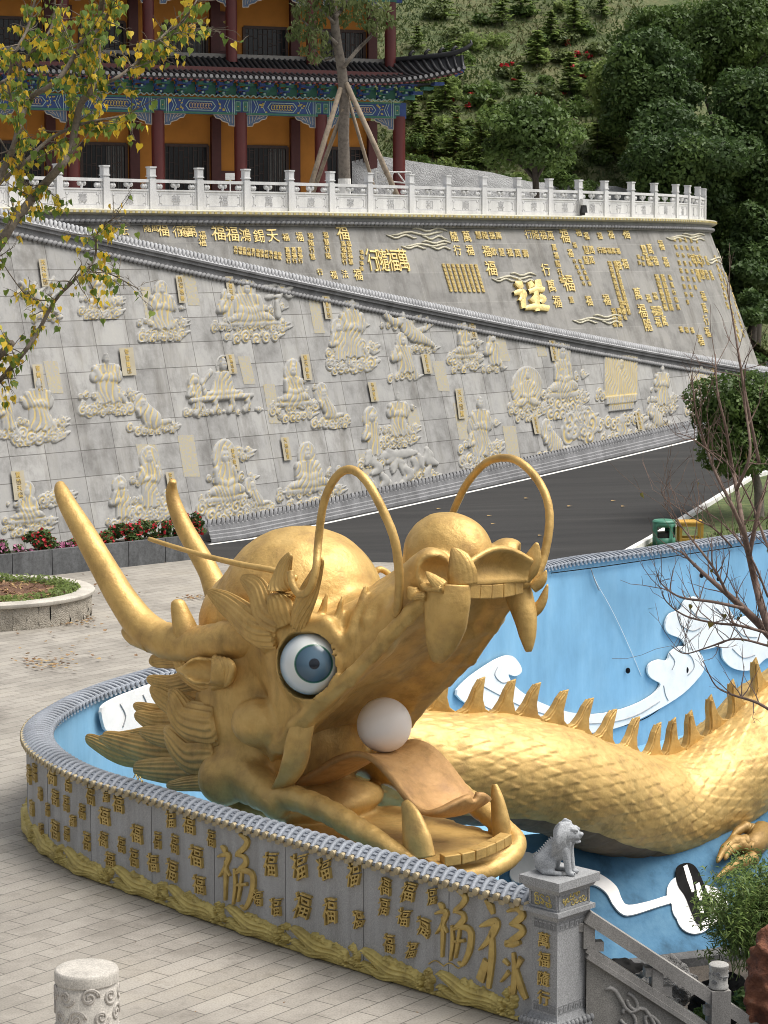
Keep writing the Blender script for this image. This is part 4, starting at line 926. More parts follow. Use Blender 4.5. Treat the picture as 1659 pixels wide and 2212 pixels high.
for x, y, s_, c_ in [(980, 511, 22, '隨'), (1007, 511, 24, '萬'), (987, 541, 22, '行'), (1014, 541, 22, '福'), (1050, 543, 24, '福'), (1059, 580, 32, '福'), (720, 594, 18, '福'), (744, 592, 18, '法'), (772, 594, 24, '福'), (690, 588, 14, '行')]: LET.append((x, y, s_, c_, 1))
col_(1032, 508, 14.5, .5, 4, 16, '慧隨福萬'); col_(1066, 544, 17, 1, 5, 17, '歡慧福萬壽')
for r_ in range(7): col_(957 + 2.6 * r_, 574 + 8.8 * r_, 10, .2, 8, 8, '福')
col_(1140, 506, 16, 1, 4, 20, '行隨福萬'); LET.append((1218, 510, 30, '福', 1)); LET += [(1248, 502, 18, '福', 0), (1265, 510, 16, '福', 0), (1286, 500, 17, '萬', 0), (1300, 500, 14, '人', 0), (1294, 510, 15, '福', 0), (1318, 506, 20, '福', 1), (1330, 498, 18, '福', 1), (1350, 503, 26, '福', 1)]
for x, y, s_, c_ in [(1178, 583, 26, '行'), (1190, 618, 26, '萬'), (1202, 652, 26, '福'), (1226, 612, 36, '福'), (1231, 547, 18, '福'), (1271, 650, 22, '福'), (1309, 648, 24, '福'), (1240, 530, 12, '福'), (1233, 648, 14, '慧')]: LET.append((x, y, s_, c_, 1))
col_(1196, 535, 4, 17.5, 5, 14, '萬福隨行福'); col_(1240, 565, 5, 12, 5, 9, '行福'); col_(1252, 565, 5, 12, 5, 9, '福萬')
for y in (540, 562): col_(1265, y, 12, 0, 2, 18, '慧萬'); 
col_(1294, 541, 10, .5, 5, 13, '行隨福萬福')
for k in range(9): LET += [(1316 + 3.6 * k, 570 + 13 * k, 12, '福', 0), (1328 + 3.6 * k, 570 + 13 * k, 12, '慧', 0)]
for x, y, s_, c_ in [(1335, 573, 20, '福'), (1349, 570, 22, '福'), (1376, 635, 26, '萬'), (1386, 672, 30, '福'), (1398, 702, 28, '隨'), (1427, 530, 22, '福'), (1437, 566, 22, '福'), (1400, 645, 18, '福'), (1414, 640, 16, '福'), (1390, 540, 22, '慧'), (1403, 538, 22, '萬'), (1400, 566, 18, '福'), (1415, 564, 20, '福'), (1412, 672, 22, '福'), (1424, 672, 22, '壽'), (1420, 696, 22, '福'), (1434, 694, 22, '萬')]: LET.append((x, y, s_, c_, 1))
for k in range(5): LET += [(1418 + 4.4 * k, 600 + 16 * k, 15, '福', 0), (1431 + 4.4 * k, 600 + 16 * k, 15, '隨', 0)]
col_(1446, 600, 4.4, 16, 5, 12, '福萬行')
for q in range(4): col_(1378 + 9 * q, 555 + (q % 2) * 3, 2, 13, 2, 9, '福萬')
for q in range(5): col_(1452 + 12 * q, 500 + q, 3.6, 17, 10 - q, 10, '福萬隨行慧')
for q in range(4): col_(1455 + 15 * q, 500, 0, 0, 1, 26, '福'); 
col_(1496, 560, 10, 1, 4, 20, '福萬行隨'); col_(1506, 592, 10, 1, 4, 22, '福慧壽萬'); col_(1518, 640, 3, 26, 4, 22, '福萬行')
col_(1345, 655, 2, 16, 3, 10, '福'); col_(1324, 672, 1, 14, 3, 13, '福行'); col_(1336, 672, 1, 14, 3, 13, '萬'); col_(1470, 712, 12, 1, 3, 13, '福'); col_(1512, 735, 0, 0, 1, 24, '福')
col_(1560, 590, 5, 20, 8, 18, '福萬隨'); col_(1574, 600, 5, 20, 7, 18, '行福'); col_(1545, 560, 5, 20, 6, 16, '福')
def letter_mesh(ch, st):
    kw = {0: dict(bold=-.006, wob=.012, seed=ord(ch) % 5), 1: dict(bold=.0, wob=.02, seed=ord(ch) % 7, squash=.92), 2: dict(bold=.0, squash=.62, wob=.02, seed=3), 3: dict(bold=.010, wob=.035, seed=4)}[st]
    v, f = glyph(ch, **kw); m = MB(); m.v = [tuple(q) for q in v * np.array([1, .9, 1])]; m.f = f; return m
_lm = {}
order = sorted(range(len(LET)), key=lambda k: -LET[k][2]); rest = MB(); nplaced = 0
for k in order:
    px, py, hp2, ch, st = LET[k]
    s_, z = uw_at(px, py)
    if not (1.5 < z < ZT - .6): continue
    s2, z2 = uw_at(px, py - 6); P = uw_point(s_, z); up_ = uw_point(s_, z + .1) - P; up_ /= np.linalg.norm(up_); nn = uw_norm(np.array(s_)); tx = np.cross(up_, nn)
    D_ = P[1]; size = hp2 * (D_ * .9937 + .9) / FPX * 1.05
    if nplaced < 95:
        key = (ch, st)
        if key not in _lm: o = letter_mesh(ch, st).build('gilded_character', GOLD_LEAF, None); _lm[key] = o.data; o.name = 'gilded_character'
        else: o = bpy.data.objects.new('gilded_character', _lm[key]); COL.objects.link(o)
        M = Matrix((tx * size, -nn * size, up_ * size)).transposed(); 
        o.matrix_world = Matrix.Translation(Vector(P + nn * .02) - upper.location) @ M.to_4x4(); o.parent = upper; nplaced += 1
    else: place_glyph(rest, ch, P + nn * .02, tx, up_, nn, size, .028, bold=-.004)
tag(rest.build('small_gilded_characters', GOLD_LEAF, upper), kind='stuff')
# the big brush-written character: fat strokes
def fat(pts, hw):
    Q = np.array(cr([(x, y, 0) for x, y in pts], 6))[:, :2]; wd = np.interp(np.linspace(0, 1, len(Q)), np.linspace(0, 1, len(hw)), hw); tg = np.gradient(Q, axis=0); tg /= np.linalg.norm(tg, axis=1)[:, None] + 1e-9; nr = np.stack([-tg[:, 1], tg[:, 0]], 1); rows = []
    for c, n_, w_ in zip(Q, nr, wd):
        row = []
        for f, dp in ((-1, 0), (-1, .10), (-.5, .13), (.5, .13), (1, .10), (1, 0)):
            q = c + n_ * w_ * f; s_, z = uw_at(*q); row.append(tuple(uw_point(s_, z) + uw_norm(np.array(s_)) * dp))
        rows.append(row)
    return rows
m = MB()
for pts, hw in [([(1108, 612), (1118, 616), (1124, 624)], [3, 8, 4]), ([(1106, 636), (1122, 632), (1128, 640), (1118, 652)], [4, 7, 7, 3]), ([(1122, 628), (1126, 648), (1128, 668)], [5, 6, 5]), ([(1140, 610), (1146, 622)], [5, 7]), ([(1158, 606), (1160, 622)], [6, 8]), ([(1138, 632), (1158, 626), (1172, 628)], [5, 7, 5]), ([(1144, 644), (1152, 652)], [6, 6]), ([(1160, 640), (1170, 648), (1164, 656)], [5, 7, 5]), ([(1130, 668), (1152, 664), (1182, 668)], [4, 7, 6]), ([(1154, 630), (1156, 650), (1158, 674)], [5, 6, 5])]: m.grid(fat(pts, hw))
o = m.build('large_gilded_character', GOLD_LEAF, upper, auto=50); o['label'] = 'largest fat gilded brush character just above the rope coping'
def up_cloud(cx, cy, w_, h_):
    m = MB()
    for dx, dy, ln in ((0, 0, 1), (.25, -.28, .7), (-.3, .22, .6), (.35, .3, .5)):
        P = []
        for t in np.linspace(-1, 1, 9):
            s_, z = uw_at(cx + dx * w_ + t * ln * w_ * .5, cy + dy * h_ + math.sin(t * 5 + dx * 9) * h_ * .12); P.append(uw_point(s_, z) + uw_norm(np.array(s_)) * .02)
        m.tube(P, [.02] + [.04] * 7 + [.015], 6)
    m.build('carved_cloud', CREAM, upper, smooth=True)
for q in [(900, 505, 110, 30), (920, 530, 90, 22), (1195, 588, 0, 0), (1110, 600, 80, 25), (1290, 690, 90, 24), (1480, 512, 70, 18), (1560, 560, 60, 30)]:
    if q[2]: up_cloud(*q)

# ================================================================== white balustrade on the terrace edge
def s_at_px(px):
    e_ = pxy(uw_point(us, ZT)); f = (uw_norm(us) * (C0 - uw_point(us, np.full_like(us, ZT)))).sum(-1) > 0
    i = int(np.argmin(np.abs(e_[:, 0] - px) + np.where(f, 0, 1e6))); return us[i]
bal = tag(empty('marble_balustrade', tuple(uw_point(us[0], ZT))), 'white marble balustrade with carved character panels along the terrace edge', 'balustrade')
ppx = [28, 128, 233, 337, 437, 532, 628, 718, 805, 894, 973, 1050, 1123, 1190, 1255, 1311, 1365, 1418, 1463, 1489, 1512, 1524]
psn = [s_at_px(x) for x in ppx]; 
for k in range(1, 4): psn.append(psn[21] + 1.5 * k if psn[21] + 1.5 * k < us[-1] else psn[21] + .3 * k)
psn = sorted(set([s for s in psn])); psn = [psn[0] - 3.5, psn[0] - 1.75] + psn
INS = -.12
def post_at(s_):
    q = uw_point(s_, ZT) + nfu(s_) * INS; a = math.atan2(-nfu(s_)[0], nfu(s_)[1]) ; return q, a
m = MB(); m.box((0, 0, .5), (.24, .24, 1.0)); m.box((0, 0, 1.03), (.20, .20, .06)); m.box((0, 0, 1.2), (.22, .22, .28)); m.box((0, 0, 1.37), (.26, .26, .05)); m.box((0, 0, 1.08), (.26, .26, .04))
pm_ = m.build('post', MARBLE, None); pmesh = pm_.data; first = True
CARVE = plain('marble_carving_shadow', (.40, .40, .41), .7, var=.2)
for s_ in psn:
    q, a = post_at(s_); o = pm_ if first else bpy.data.objects.new('post', pmesh)
    if not first: COL.objects.link(o)
    first = False; o.parent = bal; o.location = Vector(q) - bal.location; o.rotation_euler = (0, 0, a)
CH = '福慧祥壽德善福萬康寧福和順喜禄福隨行福壽'
for i in range(len(psn) - 1):
    a, _ = post_at(psn[i]); b2, _ = post_at(psn[i + 1]); d = b2 - a; Ln = np.linalg.norm(d); t_ = d / Ln; nn = np.array([t_[1], -t_[0], 0]); c_ = (a + b2) / 2; rz = math.atan2(t_[1], t_[0]); w_ = Ln - .24
    if w_ < .15: continue
    m = MB(); B = lambda x, z, sx, sz, sy=.12: m.box(tuple(c_ + t_ * x + np.array([0, 0, z])), (sx, sy, sz), rz=rz)
    B(0, .33, w_, .58, .10); B(0, .07, w_, .12, .16); B(0, .93, w_, .10, .16); B(0, .63, w_, .05, .14)
    for x in (-.5, .5): B(x * (w_ - .07), .33, .07, .52, .13)
    for x in (-.42, -.36, 0, .36, .42, -.06, .06):    # carved cloud brackets between panel and rail
        p_ = c_ + t_ * (x * w_) + np.array([0, 0, .76 + (.05 if abs(x) < .1 and x else 0)]); m.ball(tuple(p_), (.075, .075, .09) if x else (.05, .05, .13), 8, 6)
    for x in (-.49, .49): B(x * w_, .77, .06, .25, .1)
    pn = m.build('panel', MARBLE, bal)
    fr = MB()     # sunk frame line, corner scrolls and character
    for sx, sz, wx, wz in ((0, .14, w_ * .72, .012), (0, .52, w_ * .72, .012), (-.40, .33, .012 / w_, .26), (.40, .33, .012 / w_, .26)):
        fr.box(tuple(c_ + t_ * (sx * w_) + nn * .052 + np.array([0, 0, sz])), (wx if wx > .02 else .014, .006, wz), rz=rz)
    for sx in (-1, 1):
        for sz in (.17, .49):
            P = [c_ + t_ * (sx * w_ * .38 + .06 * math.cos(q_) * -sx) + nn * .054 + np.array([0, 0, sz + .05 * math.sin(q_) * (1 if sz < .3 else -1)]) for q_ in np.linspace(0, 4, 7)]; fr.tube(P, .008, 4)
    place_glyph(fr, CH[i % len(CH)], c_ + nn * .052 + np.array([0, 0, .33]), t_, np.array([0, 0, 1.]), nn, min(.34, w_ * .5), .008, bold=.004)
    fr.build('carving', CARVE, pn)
# floodlight clamped to a post
q, a = post_at(psn[16]); nn = nfu(psn[16]); fl = tag(empty('floodlight', tuple(q + nn * .2 + np.array([0, 0, .2]))), 'small floodlight with white and black housing clamped to a balustrade post', 'lamp')
m = MB(); m.box(tuple(q + nn * .28 + np.array([0, 0, .55])), (.26, .2, .22), rz=.5); m.build('housing', plain('white_plastic', (.75, .75, .74), .5), fl)
m = MB(); m.box(tuple(q + nn * .26 + np.array([0, 0, .28])), (.24, .18, .28), rz=.5, top=(.7, .7)); m.beam(q + nn * .1 + np.array([0, 0, .1]), q + nn * .3 + np.array([0, 0, .1]), .08, .12); m.build('bracket', plain('black_plastic', (.02, .02, .02), .5), fl)
# ================================================================== the dragon
HF_, HL_ = np.array([.70, -.714, 0]), np.array([.714, .70, 0])     # head axes: forward, away from the camera
HF_ = HF_ / np.linalg.norm(HF_); HL_ = HL_ / np.linalg.norm(HL_)
TL, TX = 19.7, -20.0
def L(px, py, t):
    r_ = ray(px, py); s = (TL + t - HL_ @ C0) / (HL_ @ r_); P = C0 + s * r_
    return np.array([HF_ @ P - TX, t, P[2]])
def HW(q):
    q = np.asarray(q, float).reshape(-1, 3)
    return (q[:, :1] + TX) * HF_ + (q[:, 1:2] + TL) * HL_ + np.array([0, 0, 1.0]) * q[:, 2:3]
def LW(px, py, t): return HW(L(px, py, t))[0]
def mir(p): return np.array([p[0], -p[1], p[2]])

dragon = tag(empty('dragon_statue', HW(np.array([-.8, 0, -2.0]))[0]), 'huge golden dragon statue with open jaws lying in the blue basin', 'statue')

# ---- head: one sculpted mass
S = SDF((-3.3, -1.75, .45), (2.75, 1.75, 5.4), .034)
def both(fn):
    for sg in (1, -1): fn(sg)
def m_(p, sg): return p if sg == 1 else mir(p)
S.join(S.ell(L(652, 1300, 0), (1.07, 1.05, .99)), 0)                                   # skull dome
S.join(S.ell(L(585, 1345, 0), (.98, .92, .80)), .2)
for sg in (1, -1):
    S.join(S.ell(m_(L(568, 1530, -.45), sg), (.74, .76, 1.22)), .25)
    S.join(S.ell(m_(L(505, 1560, -.62), sg), (.52, .52, .95)), .2)                  # cheek mass
    S.join(S.ell(m_(L(668, 1432, -.62), sg), (.66, .54, .74)), .2)
    S.join(S.cap(m_(L(720, 1400, -.62), sg), m_(L(858, 1310, -.50), sg), .42, .30), .2)                    # eye region
    S.join(S.ell(m_(L(556, 1562, -1.14), sg), (.37, .30, .30)), .12)
    S.join(S.cap(m_(L(640, 1510, -.86), sg), m_(L(815, 1382, -.70), sg), .30, .24), .15)
    S.join(S.cap(m_(L(600, 1600, -.9), sg), m_(L(690, 1500, -.88), sg), .24, .24), .12)                   # cheek swelling
    S.join(S.ell(m_(L(486, 1680, -1.04), sg), (.34, .36, .36)), .12)                    # jaw corner swelling
    S.join(S.cap(m_(L(520, 1660, -1.0), sg), m_(L(600, 1735, -1.08), sg), .28, .20), .15)
S.join(S.ell(L(700, 1400, 0), (1.0, 1.0, .7)), .2)
# upper jaw slab, pitched up
A = L(612, 1640, -1.1); B = L(955, 1268, -.72); a2 = np.array([B[0] - A[0], B[2] - A[2]]); JL = np.linalg.norm(a2); a2 /= JL
qa = (S.X - A[0]) * a2[0] + (S.Z - A[2]) * a2[1]; qp = -(S.X - A[0]) * a2[1] + (S.Z - A[2]) * a2[0]
u_ = np.clip(qa / JL, 0, 1.15); wid = 1.17 - .36 * u_ - .05 * np.sin(u_ * 3.14)
arch = .26 * (1 - np.clip(S.Y / wid, -1, 1) ** 2)
dx = np.abs(qa - JL * .5) - JL * .5 + .08; dy = np.abs(S.Y) - wid + .08; dz = np.abs(qp - .16 - arch) - .15 + .08
slab = np.sqrt(np.maximum(dx, 0) ** 2 + np.maximum(dy, 0) ** 2 + np.maximum(dz, 0) ** 2) + np.minimum(np.maximum(np.maximum(dx, dy), dz), 0) - .08
S.join(slab, .16)
S.join(S.cap(L(790, 1385, 0), L(940, 1262, 0), .55, .42), .25)                           # bridge of the nose
S.join(S.ell(L(968, 1200, 0), (.60, .50, .53)), .14)                                     # nose dome
# mouth cavity
cav = S.ell(L(800, 1600, 0), (1.0, .93, .58), rot=[[.80, 0, .60], [0, 1, 0], [-.60, 0, .80]])
S.cut(cav, .05)
S.cut(S.cap(L(770, 1600, 0), L(1100, 1560, 0), .62, 1.0), .05)
S.join(S.ell(L(668, 1605, 0), (.30, 1.02, .78)), .12); S.join(S.ell(L(700, 1730, 0), (.55, .95, .24)), .12)
# re-lay the palate and add lips
S.join(slab, .06)
near_lip = [(588, 1640, -1.06), (594, 1618, -1.12), (632, 1566, -1.16), (700, 1502, -1.13), (760, 1452, -1.09), (830, 1376, -1.0), (885, 1318, -.90), (952, 1262, -.75)]
for sg in (1, -1):
    S.chain([m_(L(*p), sg) for p in near_lip], [.05, .06, .065, .07, .065, .065, .065, .07], .06)
    S.chain([m_(L(x, y + 22, t * .96), sg) for x, y, t in near_lip[2:]], [.05] * 6, .05)
    # crescent cheek skin closing the corner of the mouth
S.cut(S.cap(L(597, 1632, -1.28), L(602, 1672, -1.28), .10, .09), .03)
S.chain([mir(L(x, y, t * .86)) for x, y, t in near_lip[2:]], [.12] * 6, .08)
# front edge of the upper jaw
S.chain([L(958, 1262, -.72), L(1012, 1272, -.25), L(1072, 1272, .25), L(1135, 1256, .70)], [.09, .08, .08, .09], .05)
# nostrils
for sg in (1, -1):
    S.join(S.cap(m_(L(900, 1250, -.62), sg), m_(L(932, 1228, -.66), sg), .24, .25), .1)
    S.cut(S.ell(m_(L(940, 1238, -.80), sg), (.20, .22, .20)), .04)
# lower jaw: a shallow tray with a thick rim
rim = [(500, 1690, -1.0), (560, 1722, -1.08), (640, 1725, -1.06), (720, 1760, -1.02), (800, 1808, -.98), (860, 1846, -.93), (910, 1874, -.85), (950, 1890, -.65), (1000, 1892, -.3), (1050, 1882, .1), (1090, 1862, .45), (1110, 1838, .70)]
RM = [L(*p) for p in rim]
RM = cr(RM, 3)
jz = float(np.mean([p[2] for p in RM[6:]])); jx0, jx1 = L(600, 1740, -.9)[0], L(1108, 1842, .62)[0]
dxj = np.abs(S.X - (jx0 + jx1) / 2) - (jx1 - jx0) / 2 + .35
wj = 1.07 - .20 * np.clip((S.X - jx0) / (jx1 - jx0), 0, 1)
dyj = np.abs(S.Y) - wj + .35
dzj = np.abs(S.Z - (jz - .18)) - .16
tray = np.maximum(np.sqrt(np.maximum(dxj, 0) ** 2 + np.maximum(dyj, 0) ** 2) + np.minimum(np.maximum(dxj, dyj), 0) - .35, dzj)
S.join(tray, .12)
for sg in (1, -1): S.chain([m_(p, sg) for p in RM], list(np.interp(np.arange(len(RM)), [0, 9, 18, len(RM)], [.15, .15, .10, .085])), .05)
S.join(S.ell(L(600, 1730, 0), (.45, .85, .25)), .15)
# eye sockets
for sg in (1, -1):
    ec = m_(L(678, 1432, -1.0), sg); ed = np.array([.50, -.85 * sg, .12])
    S.join(S.ell(ec + ed * .02, (.52, .42, .52)), .12)
    S.cut(S.ell(ec + ed * .14, (.43, .47, .43)), .03)
    # brow ridge and wrinkles beside the nose
    S.chain([m_(L(*p), sg) for p in [(575, 1392, -1.12), (615, 1362, -1.15), (660, 1345, -1.12), (705, 1350, -1.05), (735, 1385, -1.0)]], [.10, .12, .12, .11, .09], .07)
    for (p, q, r_) in [((660, 1330, -1.05), (672, 1290, -1.0), .07), ((690, 1345, -1.0), (706, 1282, -.93), .07), ((722, 1360, -.95), (740, 1290, -.86), .075), ((762, 1370, -.92), (790, 1270, -.72), .09), ((795, 1340, -.85), (838, 1270, -.6), .09)]:
        S.join(S.cap(m_(L(*p), sg), m_(L(*q), sg), r_, r_ * .35), .05)
S.V += .005 * np.sin(S.X * 9 + 2 * np.sin(S.Z * 5)) * np.sin(S.Y * 8 + 1) + .004 * np.sin(S.X * 17 + S.Z * 13) * np.sin(S.Y * 15 + S.Z * 5)
hm = S.mb(HW)
head = hm.build('head', GOLD, dragon, smooth=True)

# ---- a lock / leaf / flame: grooved, flattened, tapering
def lock(name, pts, w, d, side=None, ridge=14, amp=.05, mat=None, seg=42, n=7, parent=dragon):
    P = cr([LW(*p) for p in pts], n); k = len(P)
    u = np.linspace(0, 1, k)
    wi = np.interp(u, np.linspace(0, 1, len(w)), w); de = np.interp(u, np.linspace(0, 1, len(d)), d)
    m = MB()
    m.tube(P, list(wi), seg, True, side=side if side is not None else (0, 0, 1), flat=list(de), ridge=ridge, amp=amp)
    return m.build(name, mat or GOLD, parent, smooth=True)
def px2m(v, D=28.2): return v * D / FPX
# mane locks: (base, mid, tip, half width px, t at base, t at tip)
mane = [((420, 1425), (380, 1420), (323, 1424), 22, -.85, -.9), ((440, 1470), (405, 1450), (371, 1412), 22, -1.05, -1.1),
        ((420, 1468), (370, 1478), (317, 1466), 18, -.6, -.7), ((420, 1545), (365, 1512), (324, 1490), 26, -.95, -1.05),
        ((450, 1565), (400, 1550), (365, 1503), 36, -1.15, -1.2), ((390, 1540), (340, 1540), (288, 1524), 18, -.4, -.55),
        ((410, 1562), (345, 1562), (291, 1545), 22, -.55, -.7), ((370, 1575), (290, 1590), (214, 1592), 14, -.2, -.4),
        ((420, 1590), (360, 1592), (303, 1580), 22, -.8, -.9), ((350, 1625), (270, 1630), (187, 1596), 24, -.1, -.35),
        ((440, 1625), (340, 1625), (226, 1594), 30, -.6, -.8), ((452, 1632), (410, 1630), (357, 1584), 36, -1.1, -1.15),
        ((460, 1662), (390, 1665), (292, 1658), 28, -.95, -1.0), ((470, 1690), (420, 1692), (360, 1694), 15, -1.15, -1.2),
        ((430, 1500), (380, 1492), (330, 1500), 24, -.3, -.4), ((430, 1660), (360, 1655), (300, 1640), 26, -.4, -.5)]
for b_, m2, t_, hw, t0, t1 in mane:
    W = px2m(hw) * 1.3
    lock('mane_lock', [(b_[0] + 22, b_[1], t0), (b_[0], b_[1], t0), (m2[0], m2[1], (t0 + t1) / 2), (t_[0] + 10, t_[1] + 3, t1), (t_[0], t_[1], t1)],
         [W * .9, W * 1.0, W * .98, W * .78, W * .42, W * .06], [W * .55, W * .58, W * .5, W * .4, W * .22, W * .05], ridge=15, amp=.085, seg=90)
    if t0 < -.5:   # the far side wears the same mane
        lock('mane_lock', [(b_[0] + 22 + 1, b_[1], -t0), (b_[0], b_[1], -t0), (m2[0], m2[1], -(t0 + t1) / 2), (t_[0] + 10, t_[1] + 3, -t1)],
             [W, W, W * .85, W * .12], [W * .6, W * .6, W * .4, W * .1], ridge=12, amp=.08, seg=48, n=4)
# flames over the brow
for b_, m2, m3, t_, hw in [((600, 1362), (555, 1355), (500, 1312), (450, 1278), 30), ((612, 1345), (578, 1325), (556, 1275), (522, 1249), 30), ((628, 1345), (610, 1300), (612, 1240), (628, 1196), 25), ((645, 1348), (655, 1310), (678, 1255), (697, 1207), 20)]:
    W = px2m(hw) * 1.25
    for sg in (1, -1):
        if sg == -1 and t_[0] < 600: continue
        lock('brow_flame', [(b_[0], b_[1], -1.18 * sg), (m2[0], m2[1], -1.24 * sg), (m3[0], m3[1], -1.24 * sg), (t_[0], t_[1], -1.26 * sg)],
             [W * 1.0, W * 1.05, W * .95, W * .7, W * .2], [W * .75, W * .7, W * .5, W * .3, W * .1], ridge=15, amp=.085, seg=90)
# horns
hp_ = [(560, 1372, -.75), (505, 1382, -.95), (440, 1392, -1.0), (375, 1388, -1.05), (318, 1362, -1.1), (268, 1300, -1.15), (222, 1222, -1.2), (180, 1148, -1.22), (146, 1090, -1.2), (132, 1058, -1.15), (130, 1043, -1.12)]
hr = [52, 48, 44, 43, 41, 35, 31, 27, 22, 17, 9]
for sg in (1, -1):
    if sg == 1: P3 = [L(*p) for p in hp_]
    else: P3 = [mir(q) for q in [L(*p) for p in hp_]]; 
    if sg == -1:   # far horn stands a little steeper
        far = [(575, 1372, .7), (520, 1360, .85), (478, 1300, .95), (452, 1237, 1.0), (425, 1188, 1.02), (398, 1140, 1.02), (378, 1092, 1.0), (371, 1060, .98), (374, 1038, .95)]
        P3 = [L(*p) for p in far]; rr = [46, 42, 34, 27, 25, 23, 19, 15, 8]
    else: rr = hr
    P3 = cr(P3, 6); rad = np.interp(np.linspace(0, 1, len(P3)), np.linspace(0, 1, len(rr)), [px2m(v) for v in rr])
    if sg == 1:
        rad = np.array([v * (1 - (.05 if (i % 3 == 0 and i < 24) else 0)) for i, v in enumerate(rad)])
    hb = MB(); hb.tube([tuple(p) for p in HW(P3)], list(rad), 24)
    horn = hb.build('horn', GOLD, dragon, smooth=True)
    if sg == 1:
        pb = MB(); pb.tube([LW(*p) for p in cr([(412, 1395, -1.05), (396, 1345, -1.08), (386, 1310, -1.1), (384, 1294, -1.1)], 4)], list(np.interp(np.linspace(0, 1, 13), [0, .5, .85, 1], [px2m(34), px2m(22), px2m(15), px2m(6)])), 16)
        pb.build('horn_prong', GOLD, horn, smooth=True)
        kb = MB(); kb.tube([LW(*p) for p in cr([(330, 1380, -1.12), (290, 1372, -1.14), (268, 1362, -1.15)], 4)], list(np.interp(np.linspace(0, 1, 9), [0, .5, 1], [px2m(34), px2m(24), px2m(9)])), 16)
        kb.build('horn_knob', GOLD, horn, smooth=True)
# whiskers
def whisker(pts, r0, r1, n=8, name='whisker'):
    P = [LW(*p) for p in cr(pts, n)]; m = MB(); m.tube(P, list(np.linspace(px2m(r0), px2m(r1), len(P)) * np.array([1 + .025 * math.sin(i * 1.7) for i in range(len(P))])), 10)
    return m.build(name, GOLD, dragon, smooth=True)
whisker([(858, 1330, -.92), (862, 1285, -1.0), (862, 1235, -1.08), (852, 1165, -1.15), (826, 1100, -1.22), (792, 1040, -1.25), (757, 1014, -1.25), (725, 1032, -1.25), (700, 1085, -1.25), (688, 1165, -1.22), (683, 1225, -1.35), (670, 1270, -1.42), (648, 1284, -1.42), (632, 1262, -1.42), (628, 1235, -1.38)], 10, 8)
whisker([(1150, 1262, .8), (1166, 1228, .9), (1178, 1190, 1.0), (1187, 1130, 1.1), (1182, 1080, 1.15), (1160, 1035, 1.2), (1125, 1000, 1.2), (1090, 989, 1.2), (1050, 1000, 1.2), (1012, 1040, 1.2), (988, 1085, 1.18), (975, 1120, 1.15), (965, 1170, 1.1), (955, 1230, 1.0)], 10, 8)
whisker([(640, 1250, -1.1), (590, 1232, -1.2), (520, 1219, -1.25), (440, 1200, -1.3), (372, 1180, -1.3), (322, 1164, -1.3)], 7.5, 5, name='brow_whisker')
whisker([(800, 1262, .9), (815, 1232, 1.0), (835, 1236, 1.1), (858, 1262, 1.05)], 8, 7, name='brow_whisker')
sk_ = tuple(HF_ * .72 + HL_ * .70)
lock('mouth_corner_skin', [(672, 1522, -1.0), (648, 1588, -1.14), (638, 1640, -1.16), (618, 1684, -1.14), (584, 1714, -1.12)], [px2m(v) for v in (14, 26, 29, 27, 20, 4)], [.05, .05, .05, .05, .05, .02], side=sk_, ridge=0, amp=0, seg=24)
# ear: a hollow pointed shell
ES = SDF((-2.9, -1.85, 2.3), (-1.2, -.45, 3.6), .022)
eA, eB = L(480, 1452, -1.2), L(384, 1447, -1.32)
ES.join(ES.cap(eA, eA * .45 + eB * .55, .19, .165), .0); ES.join(ES.cap(eA * .5 + eB * .5, eB, .165, .03), .08)
off = np.array([.11, -.115, .035])
ES.cut(ES.cap(eA * .62 + eB * .38 + off, eA * .42 + eB * .58 + off, .155, .14), .015); ES.cut(ES.cap(eA * .42 + eB * .58 + off, eB * .93 + eA * .07 + off * .75, .14, .03), .015)
ES.mb(HW).build('ear', GOLD, dragon, smooth=True)
for k in range(4):   # rolled folds at the root of the ear
    m = MB(); P = [LW(*p) for p in cr([(462 + k * 9, 1418 + k * 3, -1.2), (478 + k * 8, 1440, -1.26), (474 + k * 7, 1470, -1.24), (458 + k * 7, 1486 - k * 2, -1.18)], 5)]
    m.tube(P, [.02] + [.05] * (len(P) - 2) + [.02], 10); m.build('ear_fold', GOLD, dragon, smooth=True)
